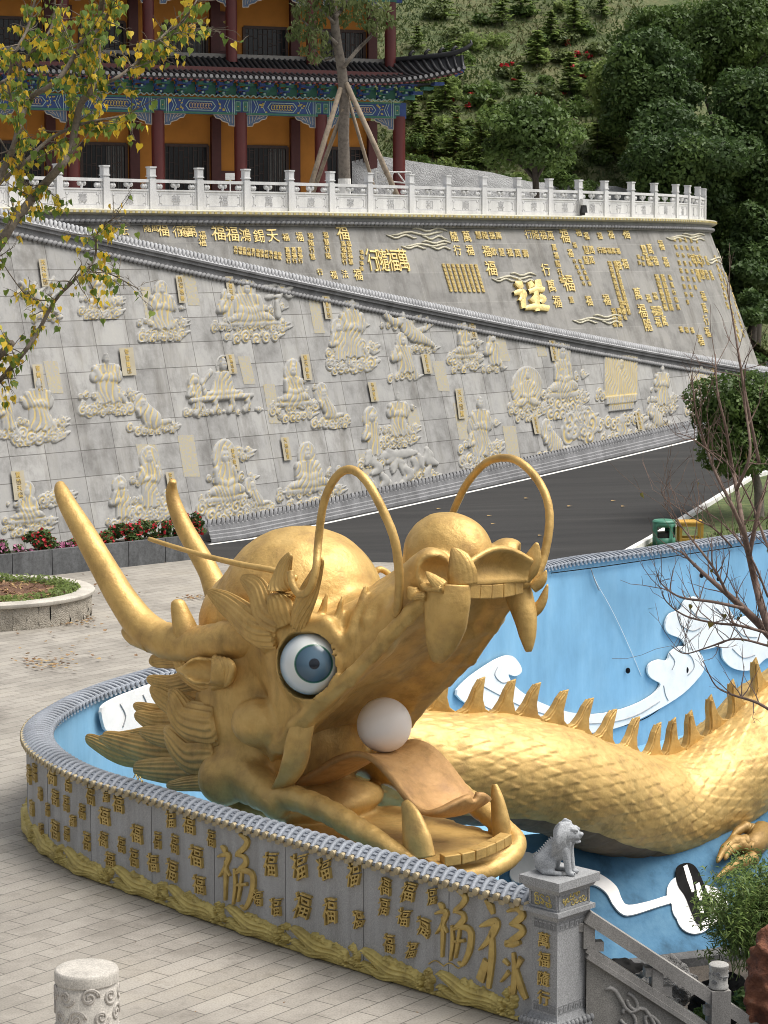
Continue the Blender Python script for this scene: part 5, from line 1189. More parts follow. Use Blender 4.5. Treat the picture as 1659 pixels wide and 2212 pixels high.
# eyes
WHITE_EYE, n_, l_, b_ = nodemat('painted_eye')
at = N(n_, 'ShaderNodeAttribute', attribute_name='paint')
er = ramp(n_, [(0, (.008, .012, .02)), (.10, (.008, .012, .02)), (.12, (.085, .15, .21)), (.36, (.05, .095, .14)), (.39, (.012, .06, .05)), (.415, (.08, .22, .16)), (.43, (.66, .69, .66)), (.66, (.64, .69, .71)), (.88, (.24, .39, .50)), (1.0, (.05, .11, .17))])
l_.new(at.outputs['Fac'], er.inputs[0]); l_.new(er.outputs[0], b_.inputs['Base Color']); b_.inputs['Roughness'].default_value = .18
for sg in (1, -1):
    ec = m_(L(678, 1432, -1.0), sg) + np.array([.05, -.09 * sg, .01]); rad = .385
    gaze = np.array([.80, -.60 * sg, .17]); gaze /= np.linalg.norm(gaze)
    a1 = np.cross(gaze, [0, 0, 1]); a1 /= np.linalg.norm(a1); b1 = np.cross(a1, gaze)
    m = MB(); vs = []; col = []; NV, NU = 60, 48
    for i in range(NV + 1):
        an = math.pi * i / NV
        for k in range(NU):
            ph = 2 * math.pi * k / NU
            d = gaze * math.cos(an) + (a1 * math.cos(ph) + b1 * math.sin(ph)) * math.sin(an)
            vs.append(ec + d * rad); col.append(min(1.0, an / (math.pi * .5)))
    fs = [(i * NU + k, (i + 1) * NU + k, (i + 1) * NU + (k + 1) % NU, i * NU + (k + 1) % NU) for i in range(NV) for k in range(NU)]
    m.add(HW(vs), fs); m.col = col
    m.build('eye', WHITE_EYE, dragon, smooth=True)
# fangs of the upper jaw
def fang(pts, w, d, side, nm='fang', n=6): return lock(nm, pts, [px2m(v) for v in w], [px2m(v) for v in d], side=side, ridge=0, amp=0, seg=20, n=n)
sd_ = tuple(HL_ * .6 + HF_ * .8)
fang([(968, 1262, -.70), (966, 1300, -.72), (962, 1350, -.72), (953, 1395, -.70), (944, 1428, -.66)], [46, 48, 44, 32, 12], [22, 24, 22, 18, 8], sd_)
fang([(1112, 1255, .66), (1122, 1290, .70), (1134, 1330, .70), (1140, 1375, .68), (1142, 1408, .66)], [30, 30, 26, 18, 6], [18, 22, 22, 16, 6], sd_)
# row of upper front teeth
def tooth_row(pts, hgt, dep, nm):
    P = [LW(*p) for p in pts]
    for i in range(len(P) - 1):
        m = MB(); a, b = Vector(P[i]), Vector(P[i + 1]); g = (b - a) * .004
        m.beam(a + g, b - g, dep, hgt)
        o = m.build(nm, GOLD, dragon); bv = o.modifiers.new('round', 'BEVEL'); bv.width = .012; bv.segments = 2
tooth_row([(1006, 1276, -.40), (1030, 1277, -.22), (1055, 1277, -.03), (1080, 1275, .16), (1104, 1270, .36), (1122, 1265, .52)], .17, .13, 'tooth')
# frilled front lip and leaf fins round the snout
def leaf(nm, base, tip, hw, t0, t1, bend=(0, 0), flat=.22, ridge=14):
    W = px2m(hw); mx, my = (base[0] + tip[0]) / 2 + bend[0], (base[1] + tip[1]) / 2 + bend[1]
    return lock(nm, [(base[0], base[1], t0), (mx, my, (t0 + t1) / 2), (tip[0], tip[1], t1)], [W, W * 1.0, W * .7, W * .12], [W * flat * 1.4, W * flat, W * flat * .7, W * .08], side=sd_, ridge=ridge, amp=.06, n=6)
leaf('snout_fin', (1000, 1262), (978, 1184), 29, -.58, -.62, (6, -4), .3)
leaf('snout_fin', (1125, 1245), (1160, 1172), 22, .55, .66, (6, 6), .3)
leaf('snout_fin', (925, 1288), (880, 1268), 20, -.86, -.95, (-6, 6), .4)
leaf('snout_fin', (958, 1272), (908, 1262), 16, -.84, -.9, (0, 4), .4)
leaf('snout_fin', (955, 1268), (920, 1235), 14, -.86, -.9, (4, 4), .4)
leaf('snout_fin', (1150, 1270), (1180, 1232), 12, .74, .85, (4, 4), .4)
leaf('snout_fin', (1142, 1330), (1183, 1262), 12, .78, .95, (6, 8), .4)
m = MB(); GR = []
for j in range(25):     # the dished shell between the two upright fins
    t = j / 24; x = 1000 + 138 * t; tt = -.5 + 1.05 * t
    top = 1212 - 28 * math.sin(math.pi * min(1, t * 1.02)) - 6 * t; bot = 1266 - 8 * t
    row = []
    for i in range(9):
        s = i / 8; p = L(x, bot + (top - bot) * s, tt); p[0] += .10 * s * s - .14 * math.sin(math.pi * s) * math.sin(math.pi * t); row.append(HW(p)[0])
    GR.append(row)
m.grid(GR); o = m.build('lip_shell', GOLD, dragon, smooth=True); sm = o.modifiers.new('thick', 'SOLIDIFY'); sm.thickness = .06; sm.offset = 0
# lower teeth: two fangs, flat blocks round the rim
fang([(906, 1850, -.78), (900, 1810, -.78), (888, 1765, -.76), (874, 1732, -.74)], [40, 38, 26, 9], [26, 22, 14, 6], tuple(HF_))
fang([(1085, 1815, .74), (1081, 1770, .74), (1074, 1725, .74), (1068, 1694, .74)], [22, 22, 16, 6], [20, 18, 12, 5], tuple(HF_))
tooth_row([(955, 1858, -.62), (990, 1853, -.42), (1018, 1846, -.22), (1040, 1838, 0), (1060, 1829, .2), (1078, 1820, .4), (1094, 1810, .58)], .13, .16, 'tooth')
tooth_row([(640, 1714, -.96), (680, 1724, -.95), (718, 1744, -.93), (752, 1768, -.91), (790, 1796, -.89), (825, 1822, -.87), (860, 1842, -.85)], .13, .10, 'tooth')
# tongue: an arched ribbon with an upturned tip
tn = [(640, 1705), (690, 1678), (735, 1652), (780, 1640), (815, 1652), (848, 1684), (880, 1726), (905, 1756), (930, 1768), (955, 1762), (975, 1738)]
tm = cr([L(x, y, -.42) for x, y in tn], 5); GR = []
for i, p in enumerate(tm):
    u = i / (len(tm) - 1); hw = .46 + .07 * math.sin(u * 3.1) - (.38 * max(0, (u - .86) / .14) ** 2)
    GR.append([HW((p[0], hw * c, p[2] - .045 * (1 - c * c) + (.05 * c * c)))[0] for c in np.linspace(-1, 1, 13)])
m = MB(); m.grid(GR); o = m.build('tongue', GOLD_TONGUE, dragon, smooth=True); sm = o.modifiers.new('thick', 'SOLIDIFY'); sm.thickness = .07; sm.offset = -1

# ---- pearl resting on the tongue
PEARL, n_, l_, b_ = nodemat('pearl_white'); b_.inputs['Base Color'].default_value = (.86, .79, .72, 1); b_.inputs['Roughness'].default_value = .42
pc = LW(830, 1566, 0); m = MB(); m.ball(pc, .345, 48, 32)
tag(m.build('pearl_ball', PEARL, None, smooth=True), 'smooth white pearl ball resting on the tongue of the dragon', 'ball')

# ---- body: scaled tube
bp = [(520, 1560, 30.6, .70), (640, 1600, 30.9, .80), (780, 1640, 31.1, .84), (930, 1655, 31.3, .83), (1100, 1664, 31.8, .83), (1210, 1690, 32.3, .84), (1310, 1728, 33.0, .86), (1405, 1746, 33.8, .85), (1500, 1718, 34.4, .86), (1595, 1652, 35.0, .87), (1700, 1560, 35.8, .88), (1820, 1490, 36.8, .88), (1960, 1490, 38.0, .86), (2080, 1580, 39.2, .8)]
BP = cr([on_y(x, y, d) for x, y, d, r_ in bp], 26); BR = np.interp(np.linspace(0, len(bp) - 1, len(BP)), range(len(bp)), [q[3] for q in bp])
BPv = [Vector(p) for p in BP]
arc = [0.0]
for i in range(1, len(BPv)): arc.append(arc[-1] + (BPv[i] - BPv[i - 1]).length)
arc = np.array(arc); NB = int(arc[-1] / .030); NS_ = 300
def body_at(s):
    p = np.array([np.interp(s, arc, [q[k] for q in BP]) for k in range(3)]); return p
ss = np.linspace(0, arc[-1], NB)
Pc = np.stack([np.interp(ss, arc, np.array(BP)[:, k]) for k in range(3)], 1); Rc = np.interp(ss, arc, BR)
Tn = np.gradient(Pc, axis=0); Tn /= np.linalg.norm(Tn, axis=1)[:, None]
Up = np.array([0, 0, 1.0]) - Tn * Tn[:, 2:3]; Up /= np.linalg.norm(Up, axis=1)[:, None]; Sd = np.cross(Tn, Up)
phi = np.linspace(0, 2 * math.pi, NS_, endpoint=False)                 # 0 = top
PH, SSm = np.meshgrid(phi, ss)
# overlapping pointed scales: nearest scale whose tip covers the point
SCL, NSC = .21, 34
def scale_h(s_, ph):
    best = np.full(s_.shape, -1e9)
    row0 = np.floor(s_ / SCL)
    for dr in (0, 1, 2):
        row = row0 - dr; offs = (row % 2) * .5
        a = ph / (2 * math.pi) * NSC - offs; c = np.round(a); x = (a - c) * 2.0
        jit = np.sin(row * 12.9 + (c % NSC) * 78.2) * .16 + np.sin(row * 4.1 - (c % NSC) * 31.7) * .12
        y = (s_ - row * SCL) / SCL + jit                              # 0 root .. ~2 tip
        edge = 1.85 - 1.1 * np.abs(x) ** 1.1
        ins = (y > -.2) & (y < edge)
        h = .004 + (.013 + .006 * np.sin(row * 7.7 + (c % NSC) * 5.3)) * np.clip(y / 1.7, 0, 1) ** 2 + .004 * (1 - np.abs(x))
        best = np.where(ins & (h > best), h, best)
    return np.where(best < -1, 0, best)
Hs = scale_h(SSm, PH)
back = np.abs(np.mod(PH + math.pi, 2 * math.pi) - math.pi)             # angle from the top
belly = back > 2.30
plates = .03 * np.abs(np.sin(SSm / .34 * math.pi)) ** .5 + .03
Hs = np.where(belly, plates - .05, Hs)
lump = .012 * np.sin(SSm * 2.1 + 1.3 * np.sin(PH * 2)) + .012 * np.sin(SSm * 5.3 + PH * 3)
RR = Rc[:, None] * (1 - .06 * np.cos(2 * PH)) + Hs + lump
V3 = Pc[:, None, :] + Up[:, None, :] * (np.cos(PH) * RR)[..., None] + Sd[:, None, :] * (np.sin(PH) * RR)[..., None]
m = MB(); m.grid([list(r_) for r_ in V3], closed=True, flip=True)
GOLD_BODY = gold_mat('gold_body_paint', (.585, .39, .135), .46, .35, .45, sc_=4.5, bstr=.16)
body = m.build('body', GOLD_BODY, dragon, smooth=True)
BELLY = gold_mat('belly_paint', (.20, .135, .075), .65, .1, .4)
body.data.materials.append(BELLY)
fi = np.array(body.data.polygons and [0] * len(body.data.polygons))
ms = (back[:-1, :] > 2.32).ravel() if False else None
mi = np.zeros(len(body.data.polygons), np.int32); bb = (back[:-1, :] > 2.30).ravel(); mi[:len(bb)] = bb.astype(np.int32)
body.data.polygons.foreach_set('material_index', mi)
# the row of spines on the back
sp = [(948, 1512), (1022, 1520), (1090, 1536), (1136, 1545), (1194, 1566), (1250, 1586), (1303, 1612), (1357, 1630), (1408, 1632), (1452, 1622), (1497, 1597), (1545, 1560), (1592, 1520), (1640, 1482)]
# arc length whose top point projects nearest to each base
def proj(P):
    d = np.asarray(P) - C0; cp, spn = math.cos(PITCH), math.sin(PITCH)
    f_ = d[..., 1] * cp - d[..., 2] * spn; u = d[..., 1] * spn + d[..., 2] * cp
    return 829.5 + FPX * d[..., 0] / f_, 1106 - FPX * u / f_
tops = Pc + Up * (Rc * .94)[:, None]; tpx, tpy = proj(tops)
for k, (x, y) in enumerate(sp):
    i = int(np.argmin(np.abs(tpx - x))); u, t, s_ = Up[i], Tn[i], Sd[i]; base = Pc[i] + u * (Rc[i] * .93)
    h = .52 + .02 * math.sin(k * 3.1); lean = .10
    m = MB(); prof = [(-.34, -.14, .05), (-.27, .02, .05), (-.175, .075, .055), (-.105, .20, .055), (-.055, .37, .045), (.03, .50, .03), (.115, .54, .012), (.095, .38, .04), (.095, .22, .05), (.15, .085, .055), (.27, .02, .05), (.34, -.14, .05)]
    n = len(prof); vs = [base + t * a + u * (b * h / .52) + s_ * (c * sg) for sg in (1, -1) for a, b, c in prof]
    m.add(vs, [tuple(range(n))[::-1], tuple(range(n, 2 * n))] + [(j, (j + 1) % n, n + (j + 1) % n, n + j) for j in range(n)])
    # raised edge
    sg = 1.0
    for side_ in (1, -1):
        m.tube([base + t * (a * .8 + .015) + u * (b * h / .52 - .02) + s_ * (.055 * side_) for a, b, c in prof[1:6]], [.022] * 5, 6)
    o = m.build('spine', GOLD, dragon); bv = o.modifiers.new('round', 'BEVEL'); bv.width = .012; bv.segments = 2
# claw under the body
def claw():
    Q = lambda px, py, dd=0.0: on_bank(px, py, .16 - dd * .1)
    root = MB(); root.tube([Q(1650, 1800, 1.4), Q(1622, 1832, .9), Q(1598, 1852, .4)], [.20, .19, .13], 14)
    CLAW = gold_mat('claw_shaded_gold', (.30, .185, .055), .5, .35, .4)  # the dragon's gold, darkened to paint in the shade below the body
    ft = root.build('foot', CLAW, dragon, smooth=True)
    for pts, w0 in [([(1602, 1836), (1577, 1834), (1554, 1852), (1540, 1878)], .13), ([(1612, 1850), (1590, 1840), (1566, 1852), (1556, 1872)], .13), ([(1618, 1868), (1590, 1878), (1562, 1892), (1535, 1916)], .11), ([(1612, 1808), (1600, 1802), (1580, 1812), (1566, 1830)], .11)]:
        P = cr([Q(x, y, -.12) for x, y in pts], 5); m = MB()
        rad = [w0 * (1 - .86 * (i / (len(P) - 1)) ** 1.5) * (1 + .10 * math.sin(i * 1.5)) for i in range(len(P))]
        m.tube(P, rad, 12); m.build('toe', CLAW, dragon, smooth=True)
claw()
# ================================================================== temple hall on the terrace
TF = np.array([.925, .38]); TF /= np.linalg.norm(TF); TB = np.array([-TF[1], TF[0]])     # along the front, and back into the building
_r = ray(862, 300); T0 = np.array([_r[0] / _r[1] * 110.6, 110.6])
def tp(a, b_, z): q = T0 + TF * a + TB * b_; return (q[0], q[1], z)
TRZ = math.atan2(TF[1], TF[0])
temple = tag(empty('temple_hall', tp(-10, 0, ZT)), 'two storey orange temple hall with dark red columns, painted beams and black tiled eave', 'temple')
REDC = plain('dark_red_lacquer', (.115, .022, .020), .45, var=.15, scale=2); MAROON = plain('maroon_paint', (.085, .022, .020), .55, var=.15)
ORANGE = plain('orange_plaster', (.52, .205, .030), .8, var=.12, scale=1.2); WINGLASS, n, l, b = nodemat('dark_window_glass'); b.inputs['Base Color'].default_value = (.018, .020, .022, 1); b.inputs['Roughness'].default_value = .12
LATT = plain('lattice_wood', (.055, .030, .022), .6); CURT = plain('grey_curtain', (.14, .135, .125), .9, var=.3)
PBLUE = plain('beam_blue', (.035, .075, .24), .6, var=.2, scale=4); PGREEN = plain('beam_green', (.045, .17, .12), .6, var=.2, scale=4); PPALE = plain('beam_pale_line', (.36, .50, .46), .6); PGOLD = plain('beam_gold', (.55, .42, .12), .55, var=.2); PPINK = plain('beam_scroll', (.50, .37, .24), .6, var=.2)
ROOFT = plain('black_roof_tile', (.018, .019, .021), .55, var=.4, scale=2); 
def tbox(m, a, b_, z, da, db, dz): m.box(tp(a, b_, z), (da, db, dz), rz=TRZ)
BAYS = 8
ACOL = [0, -4, -8, -12, -16, -20, -24, -28]
ZB1, ZB2 = 14.45, 15.20          # painted beam
for fl, (z0, z1) in enumerate(((ZT, ZB1 + .1), (16.9, 19.95))):
    for a in ACOL:
        m = MB(); c = tp(a - (.25 if fl else 0), .0 + (.5 if fl else 0), 0); m.tube([(c[0], c[1], z0), (c[0], c[1], z1)], .30 if not fl else .27, 18); col = m.build('column', REDC, temple, auto=40)
WB = 2.4
m = MB(); tbox(m, -15.5, WB + .5, (ZT + 21.5) / 2, 30.0, 1.0, 21.5 - ZT); wallo = m.build('plaster_wall', ORANGE, temple)
m = MB(); tbox(m, -15, WB + 5, (ZT + 21) / 2, 28, 8, 21 - ZT - .3); m.build('hall_body', ORANGE, temple)
def window(a0, a1, z0, z1, curtain):
    m = MB(); w_ = a1 - a0; ac = (a0 + a1) / 2
    for aa, da in ((a0, .14), (a1, .14)): tbox(m, aa, WB - .03, (z0 + z1) / 2, da, .14, z1 - z0)
    for zz in (z0, z1): tbox(m, ac, WB - .03, zz, w_, .14, .14)
    f = m.build('window', LATT, temple)
    m = MB(); tbox(m, ac, WB - .005, (z0 + z1) / 2, w_, .03, z1 - z0); m.build('pane', WINGLASS, f)
    m = MB(); r_ = random.Random(int(a0 * 10) + int(z0))
    n_ = 9
    for k in range(1, n_):
        x = a0 + w_ * k / n_; tbox(m, x, WB - .045, (z0 + z1) / 2, .03, .03, z1 - z0 - .1)
    for k in range(26):
        i_ = r_.randrange(n_); zz = z0 + .15 + (z1 - z0 - .3) * r_.random(); tbox(m, a0 + w_ * (i_ + .5) / n_, WB - .05, zz, w_ / n_, .03, .03)
    m.build('lattice', LATT, f)
    if curtain:
        m = MB(); G_ = [[tp(a0 + w_ * (.55 + .42 * t), WB - .022 - .012 * math.sin(t * 50), zz) for zz in (z0 + .1, z1 - .1)] for t in np.linspace(0, 1, 60)]; m.grid(G_); m.build('curtain', CURT, f, smooth=True)
for k in range(7):
    a = -4 * k
    for fl, (z0, zt, h) in enumerate(((ZT + .9, 13.12, 0), (17.0, 18.72, 0))):
        window(a - 3.0 - .0, a - .85, z0, zt, (k + fl) % 2 == 1)
    for z0, z1 in ((ZT, ZB1), (16.9, 20.6)):
        m = MB(); tbox(m, a - .48 - 0, WB - .12, (z0 + z1) / 2, .46, .30, z1 - z0); m.build('pilaster', MAROON, temple)
    if k in (2, 4, 6):
        for z0 in (ZT, 16.9):
            m = MB(); tbox(m, a + .12, WB - .05, z0 + 1.25, 1.05, .12, 2.5); d = m.build('door', MAROON, temple)
            m = MB(); tbox(m, a + .12, WB - .13, z0 + 1.15, .7, .03, 1.0); tbox(m, a + .12, WB - .13, z0 + 2.2, .7, .03, .3); m.build('door_panel', REDC, d)
            m = MB(); c = tp(a + .12, WB - .16, z0 + 2.02); m.ball(c, (.20, .03, .09), 12, 6); m.build('door_plate', PGOLD, d)
# floor slab of the upper storey and verandah ceiling
m = MB(); tbox(m, -14, .9, 16.45, 30, 3.6, .2); m.build('verandah_ceiling', MAROON, temple)
# painted beams
def beam_row(zlo, zhi, bq, name):
    m = MB(); tbox(m, -14, bq, (zlo + zhi) / 2, 28.6, .34, zhi - zlo); bm_ = m.build(name, PBLUE, temple)
    H = zhi - zlo; zc = (zlo + zhi) / 2; F = bq - .175
    mg, mgr, mp_, mgo, mpk = MB(), MB(), MB(), MB(), MB()
    def plate(mm, pts, th): 
        P = [tp(a, F, z) for a, z in pts]; P2 = [tp(a, F - th, z) for a, z in pts]; n_ = len(P); mm.add(P + P2, [tuple(range(n_)), tuple(range(2 * n_ - 1, n_ - 1, -1))] + [(i, n_ + i, n_ + (i + 1) % n_, (i + 1) % n_) for i in range(n_)])
    def line(mm, pts, w_, th, closed=False):
        n_ = len(pts)
        for i in range(n_ if closed else n_ - 1):
            (a0, z0), (a1, z1) = pts[i], pts[(i + 1) % n_]; mm.beam(tp(a0, F - th / 2, z0), tp(a1, F - th / 2, z1), w_, th, up=(TB[0], TB[1], 0))
    for k in range(7):
        a0, a1 = -4 * k - 4, -4 * k; ac = (a0 + a1) / 2; hp3 = .72; hh = H * .36
        tbox(mgr, ac, F, zlo + .05, 4, .04, .10); tbox(mgr, ac, F, zhi - .04, 4, .04, .08)
        for sg in (-1, 1):
            e_ = ac + sg * 2.0
            plate(mgr, [(e_ - sg * .32, zlo + .14), (e_ - sg * .05, zlo + .14), (e_ - sg * .05, zhi - .12), (e_ - sg * .32, zhi - .12)], .012)
            line(mp_, [(e_ - sg * .36, zlo), (e_ - sg * .36, zhi)], .03, .02); line(mp_, [(e_ - sg * .46, zlo), (e_ - sg * .46, zhi)], .03, .02); line(mp_, [(e_ - sg * .28, zlo + .18), (e_ - sg * .28, zhi - .16), (e_ - sg * .08, zhi - .16), (e_ - sg * .08, zlo + .18)], .02, .022, True)
            for q in (0, .12): line(mp_, [(e_ - sg * (.58 + q), zlo + .08), (e_ - sg * (.72 + q), zc), (e_ - sg * (.58 + q), zhi - .06)], .028, .02)
            mgo.ball(tp(e_ - sg * .18, F - .02, zc), (.035, .035, .035), 6, 4)
            for q in range(7):
                r_ = random.Random(k * 13 + q + sg); mgo.ball(tp(e_ - sg * (.86 + .36 * r_.random()), F - .012, zlo + .14 + (H - .26) * r_.random()), (.055, .03, .04), 6, 4)
            line(mp_, [(ac + sg * (hp3 + .1), zlo + .1), (ac + sg * (hp3 + .24), zc), (ac + sg * (hp3 + .1), zhi - .08)], .028, .02)
        hexa = [(ac - hp3, zc), (ac - hp3 + .16, zc + hh * .75), (ac + hp3 - .16, zc + hh * .75), (ac + hp3, zc), (ac + hp3 - .16, zc - hh * .75), (ac - hp3 + .16, zc - hh * .75)]
        line(mp_, hexa, .035, .03, True)
        tgt = mpk if k % 2 == 0 else mgo
        for q in range(8):
            c = -hp3 + .26 + (2 * hp3 - .52) * q / 7; P = [tp(ac + c + .09 * math.cos(t), F - .02, zc + .12 * math.sin(t)) for t in np.linspace(0, 5.2, 8)]; tgt.tube(P, .022, 4)
    for nm, mm, mt in (('green_panel', mgr, PGREEN), ('pale_outline', mp_, PPALE), ('gold_flower', mgo, PGOLD), ('scroll_panel', mpk, PPINK)): mm.build(nm, mt, bm_)
beam_row(ZB1, ZB2, 0, 'painted_beam'); beam_row(19.95, 20.7, .5, 'painted_beam')
# scalloped pale edge over the beam
m = MB()
for k in range(7 * 14):
    a = -k * 4 / 14; P = [tp(a - .286 * t, -.22, ZB2 + .10 + .05 * math.cos(t * 6.28)) for t in np.linspace(0, 1, 6)]; m.tube(P, .03, 4)
m.build('scalloped_edge', PPALE, temple)
# bracket sets under the eave
for k in range(7 * 4 + 1):
    mb_, mg_, mw_ = MB(), MB(), MB(); a = -k
    for j in range(4):
        z = ZB2 + .16 + j * .22; bo = -.05 - j * .36; w_ = .34 + .17 * j
        tbox(mb_ if (k + j) % 2 else mg_, a, bo, z, w_, .24, .14); tbox(mg_ if (k + j) % 2 else mb_, a, bo - .22, z + .05, .14, .55, .12)
        for s_ in (-1, 1): tbox(mb_, a + s_ * w_ / 2, bo, z + .12, .12, .22, .11)
        tbox(mw_, a, bo - .5, z + .05, .10, .02, .08)
    tbox(mg_, a + .5, -.06, ZB2 + .42, .55, .10, .55)
    if k == 0:      # corner set carries the turned-up eave
        for j in range(4): tbox(mb_ if j % 2 else mg_, .25 + .38 * j, -.2 - .40 * j, ZB2 + .24 + .2 * j, .5, .5, .14)
    brk = mb_.build('eave_bracket', PBLUE, temple); mg_.build('green_block', PGREEN, brk); mw_.build('pale_end', PPALE, brk)
m = MB(); tbox(m, -13, -.75, 16.02, 28, 1.6, .05); m.build('eave_soffit', plain('dark_soffit', (.02, .02, .03), .8), temple)
# brackets (fretwork) beside the column heads
FRB, FRE = plain('fret_blue', (.10, .15, .24), .6, var=.3, scale=10), plain('fret_edge', (.48, .42, .34), .6)
for zt, bq in ((ZB1, 0), (19.95, .5)):
    for k in range(8):
        a = -4 * k
        for sg in (-1, 1):
            if k == 0 and sg == 1: continue
            fr1, fr2 = MB(), MB(); pts = [(.3, 0), (1.32, 0), (1.22, -.16), (1.02, -.20), (.9, -.30), (.62, -.38), (.58, -.50), (.3, -.52)]
            P = [tp(a + sg * x, bq - .03, zt + z) for x, z in pts]; P2 = [tp(a + sg * x, bq + .03, zt + z) for x, z in pts]; n_ = len(P)
            fr1.add(P + P2, [tuple(range(n_)), tuple(range(2 * n_ - 1, n_ - 1, -1))] + [(i, n_ + i, n_ + (i + 1) % n_, (i + 1) % n_) for i in range(n_)])
            for i in range(n_): fr2.beam(tp(a + sg * pts[i][0], bq - .045, zt + pts[i][1]), tp(a + sg * pts[(i + 1) % n_][0], bq - .045, zt + pts[(i + 1) % n_][1]), .04, .03, up=(TB[0], TB[1], 0))
            for q in range(5): fr2.beam(tp(a + sg * (.42 + .18 * q), bq - .04, zt - .03), tp(a + sg * (.42 + .12 * q), bq - .04, zt - .40 + .06 * q), .025, .02, up=(TB[0], TB[1], 0))
            f_ = fr1.build('column_bracket', FRB, temple); fr2.build('edging', FRE, f_)
# tiled roof skirt with turned-up corner
def lift(a): t = max(0.0, (a + 3.2) / 6.2); return t
def eave(a): t = lift(a); return np.array(tp(a, -2.1 - .35 * t ** 2, 16.0 + .95 * t ** 2.2))
def top(a):
    if a <= -.4: return np.array(tp(a, .9, 17.12))
    t = (a + .4) / 2.9; return np.array(tp(-.4 + 2.9 * t, .9 - 3.2 * t, 17.12 + .12 * t ** 1.6 + .10 * t))
aa = np.arange(-29, 2.51, .2); m = MB()
def rpt(a, t): e_, h = eave(a), top(a); p_ = e_ * (1 - t) + h * t; p_[2] -= .16 * math.sin(math.pi * t); return p_
m.grid([[tuple(rpt(a, t)) for t in np.linspace(0, 1, 7)] for a in aa])
m.grid([[tuple(rpt(a, t) - np.array([0, 0, .12])) for t in (0, .5, 1)] for a in aa], flip=True); m.grid([[tuple(rpt(a, 0) - np.array([0, 0, .12])), tuple(rpt(a, 0))] for a in aa])
roof = m.build('tiled_roof', ROOFT, temple, auto=40)
m = MB()
for a in np.arange(-29, 2.4, .27):
    P = [rpt(a, t) + np.array([0, 0, .04]) for t in np.linspace(0, 1, 7)]; m.tube(P, .075, 8)
m.build('tile_row', plain('roof_tile_row', (.030, .031, .034), .45, var=.5, scale=5), roof, auto=50)
m = MB()
for a in np.arange(-29, 2.4, .27):
    p_ = rpt(a, 0); d = np.array([-TB[0], -TB[1], 0]); m.tube([tuple(p_ + d * .0 + [0, 0, .03]), tuple(p_ + d * .05 + [0, 0, .03])], .085, 10)
m.build('eave_tile_end', plain('eave_end_grey', (.20, .20, .205), .6, var=.3), roof)
m = MB(); 
for a in np.arange(-28.9, 2.3, .27):
    q_ = rpt(a, 0); m.box(tuple(q_ + np.array([0, 0, -.15])), (.12, .3, .06), rz=TRZ)
m.build('rafter_end', plain('rafter_red', (.12, .03, .03), .6), roof)
m = MB(); tbox(m, -14.5, .86, 17.2, 29, .16, .20); m.build('roof_flashing', plain('flashing_grey', (.22, .21, .19), .6), roof)
m = MB(); hr = [top(a) + np.array([0, 0, .12 + (.35 * max(0, (a - 1.7)) ** 2)]) for a in np.linspace(-.4, 2.5, 12)]
hr.append(hr[-1] + np.array([TF[0] * .25, TF[1] * .25, .22])); hr.append(hr[-1] + np.array([-.06, 0, .16]))
m.tube([tuple(p) for p in hr], [.14] * 10 + [.12, .11, .08, .04], 8); ridge_ = m.build('hip_ridge', ROOFT, roof, smooth=True)
for k, a in enumerate((.5, 1.05, 1.55, 2.0)):
    p_ = top(a) + np.array([0, 0, .22]); m = MB(); m.tube([tuple(p_), tuple(p_ + [.05, 0, .16]), tuple(p_ + [.16, .05, .26]), tuple(p_ + [.26, .08, .22])], [.08, .09, .07, .03], 6); m.ball(tuple(p_ + [.03, 0, .10]), (.10, .08, .10), 8, 5); m.build('ridge_beast', ROOFT, ridge_, smooth=True)
m = MB(); q_ = eave(2.4); m.tube([tuple(q_ + [-.5, .1, -.35]), tuple(q_ + [-.1, 0, -.12])], .09, 6); m.build('corner_rafter', PBLUE, roof)
# small red lantern and white notice seen over the balustrade
c = tp(-8.3, 1.2, ZT + 1.0); m = MB(); m.lathe([(.02, -.3), (.22, -.22), (.32, 0), (.22, .22), (.05, .3)], 14, c); tag(m.build('red_lantern', plain('lantern_red', (.55, .05, .03), .5), None, smooth=True), 'small red round lantern standing behind the balustrade near a temple door', 'lantern')
c = on_y(497, 381, 103); m = MB(); m.box(tuple(c), (.42, .05, .30)); m.tube([(c[0], c[1], c[2] - 1.6), (c[0], c[1], c[2])], .03, 6); tag(m.build('notice_board', plain('notice_white', (.7, .7, .68), .6), None), 'small white notice board on a post in front of the temple door', 'sign')

# upper roof
m = MB(); q_ = lambda a, b_, z: np.array(tp(a, b_, z)); e0, e1, e2, e3 = q_(-33, -2.2, 21.6), q_(2.6, -2.2, 21.6), q_(2.6, 12, 21.6), q_(-33, 12, 21.6); r0, r1 = q_(-28.5, 4.9, 25.2), q_(-2, 4.9, 25.2)
m.add([e0, e1, e2, e3, r0, r1] , [(0, 1, 5, 4), (1, 2, 5), (2, 3, 4, 5), (3, 0, 4), (3, 2, 1, 0)]); top_ = m.build('upper_roof', ROOFT, temple)
m = MB()
for a in np.arange(-28, -2, .3): m.tube([tuple(q_(a, -2.25, 21.66)), tuple(q_(a, 4.8, 25.2))], .08, 6)
m.tube([tuple(r0 + [0, 0, .15]), tuple(r1 + [0, 0, .15])], .22, 8); m.build('tile_row', ROOFT, top_)
m = MB(); tbox(m, -15, -.2, 21.2, 31, 1.2, .7); m.build('eave_board', PBLUE, temple)
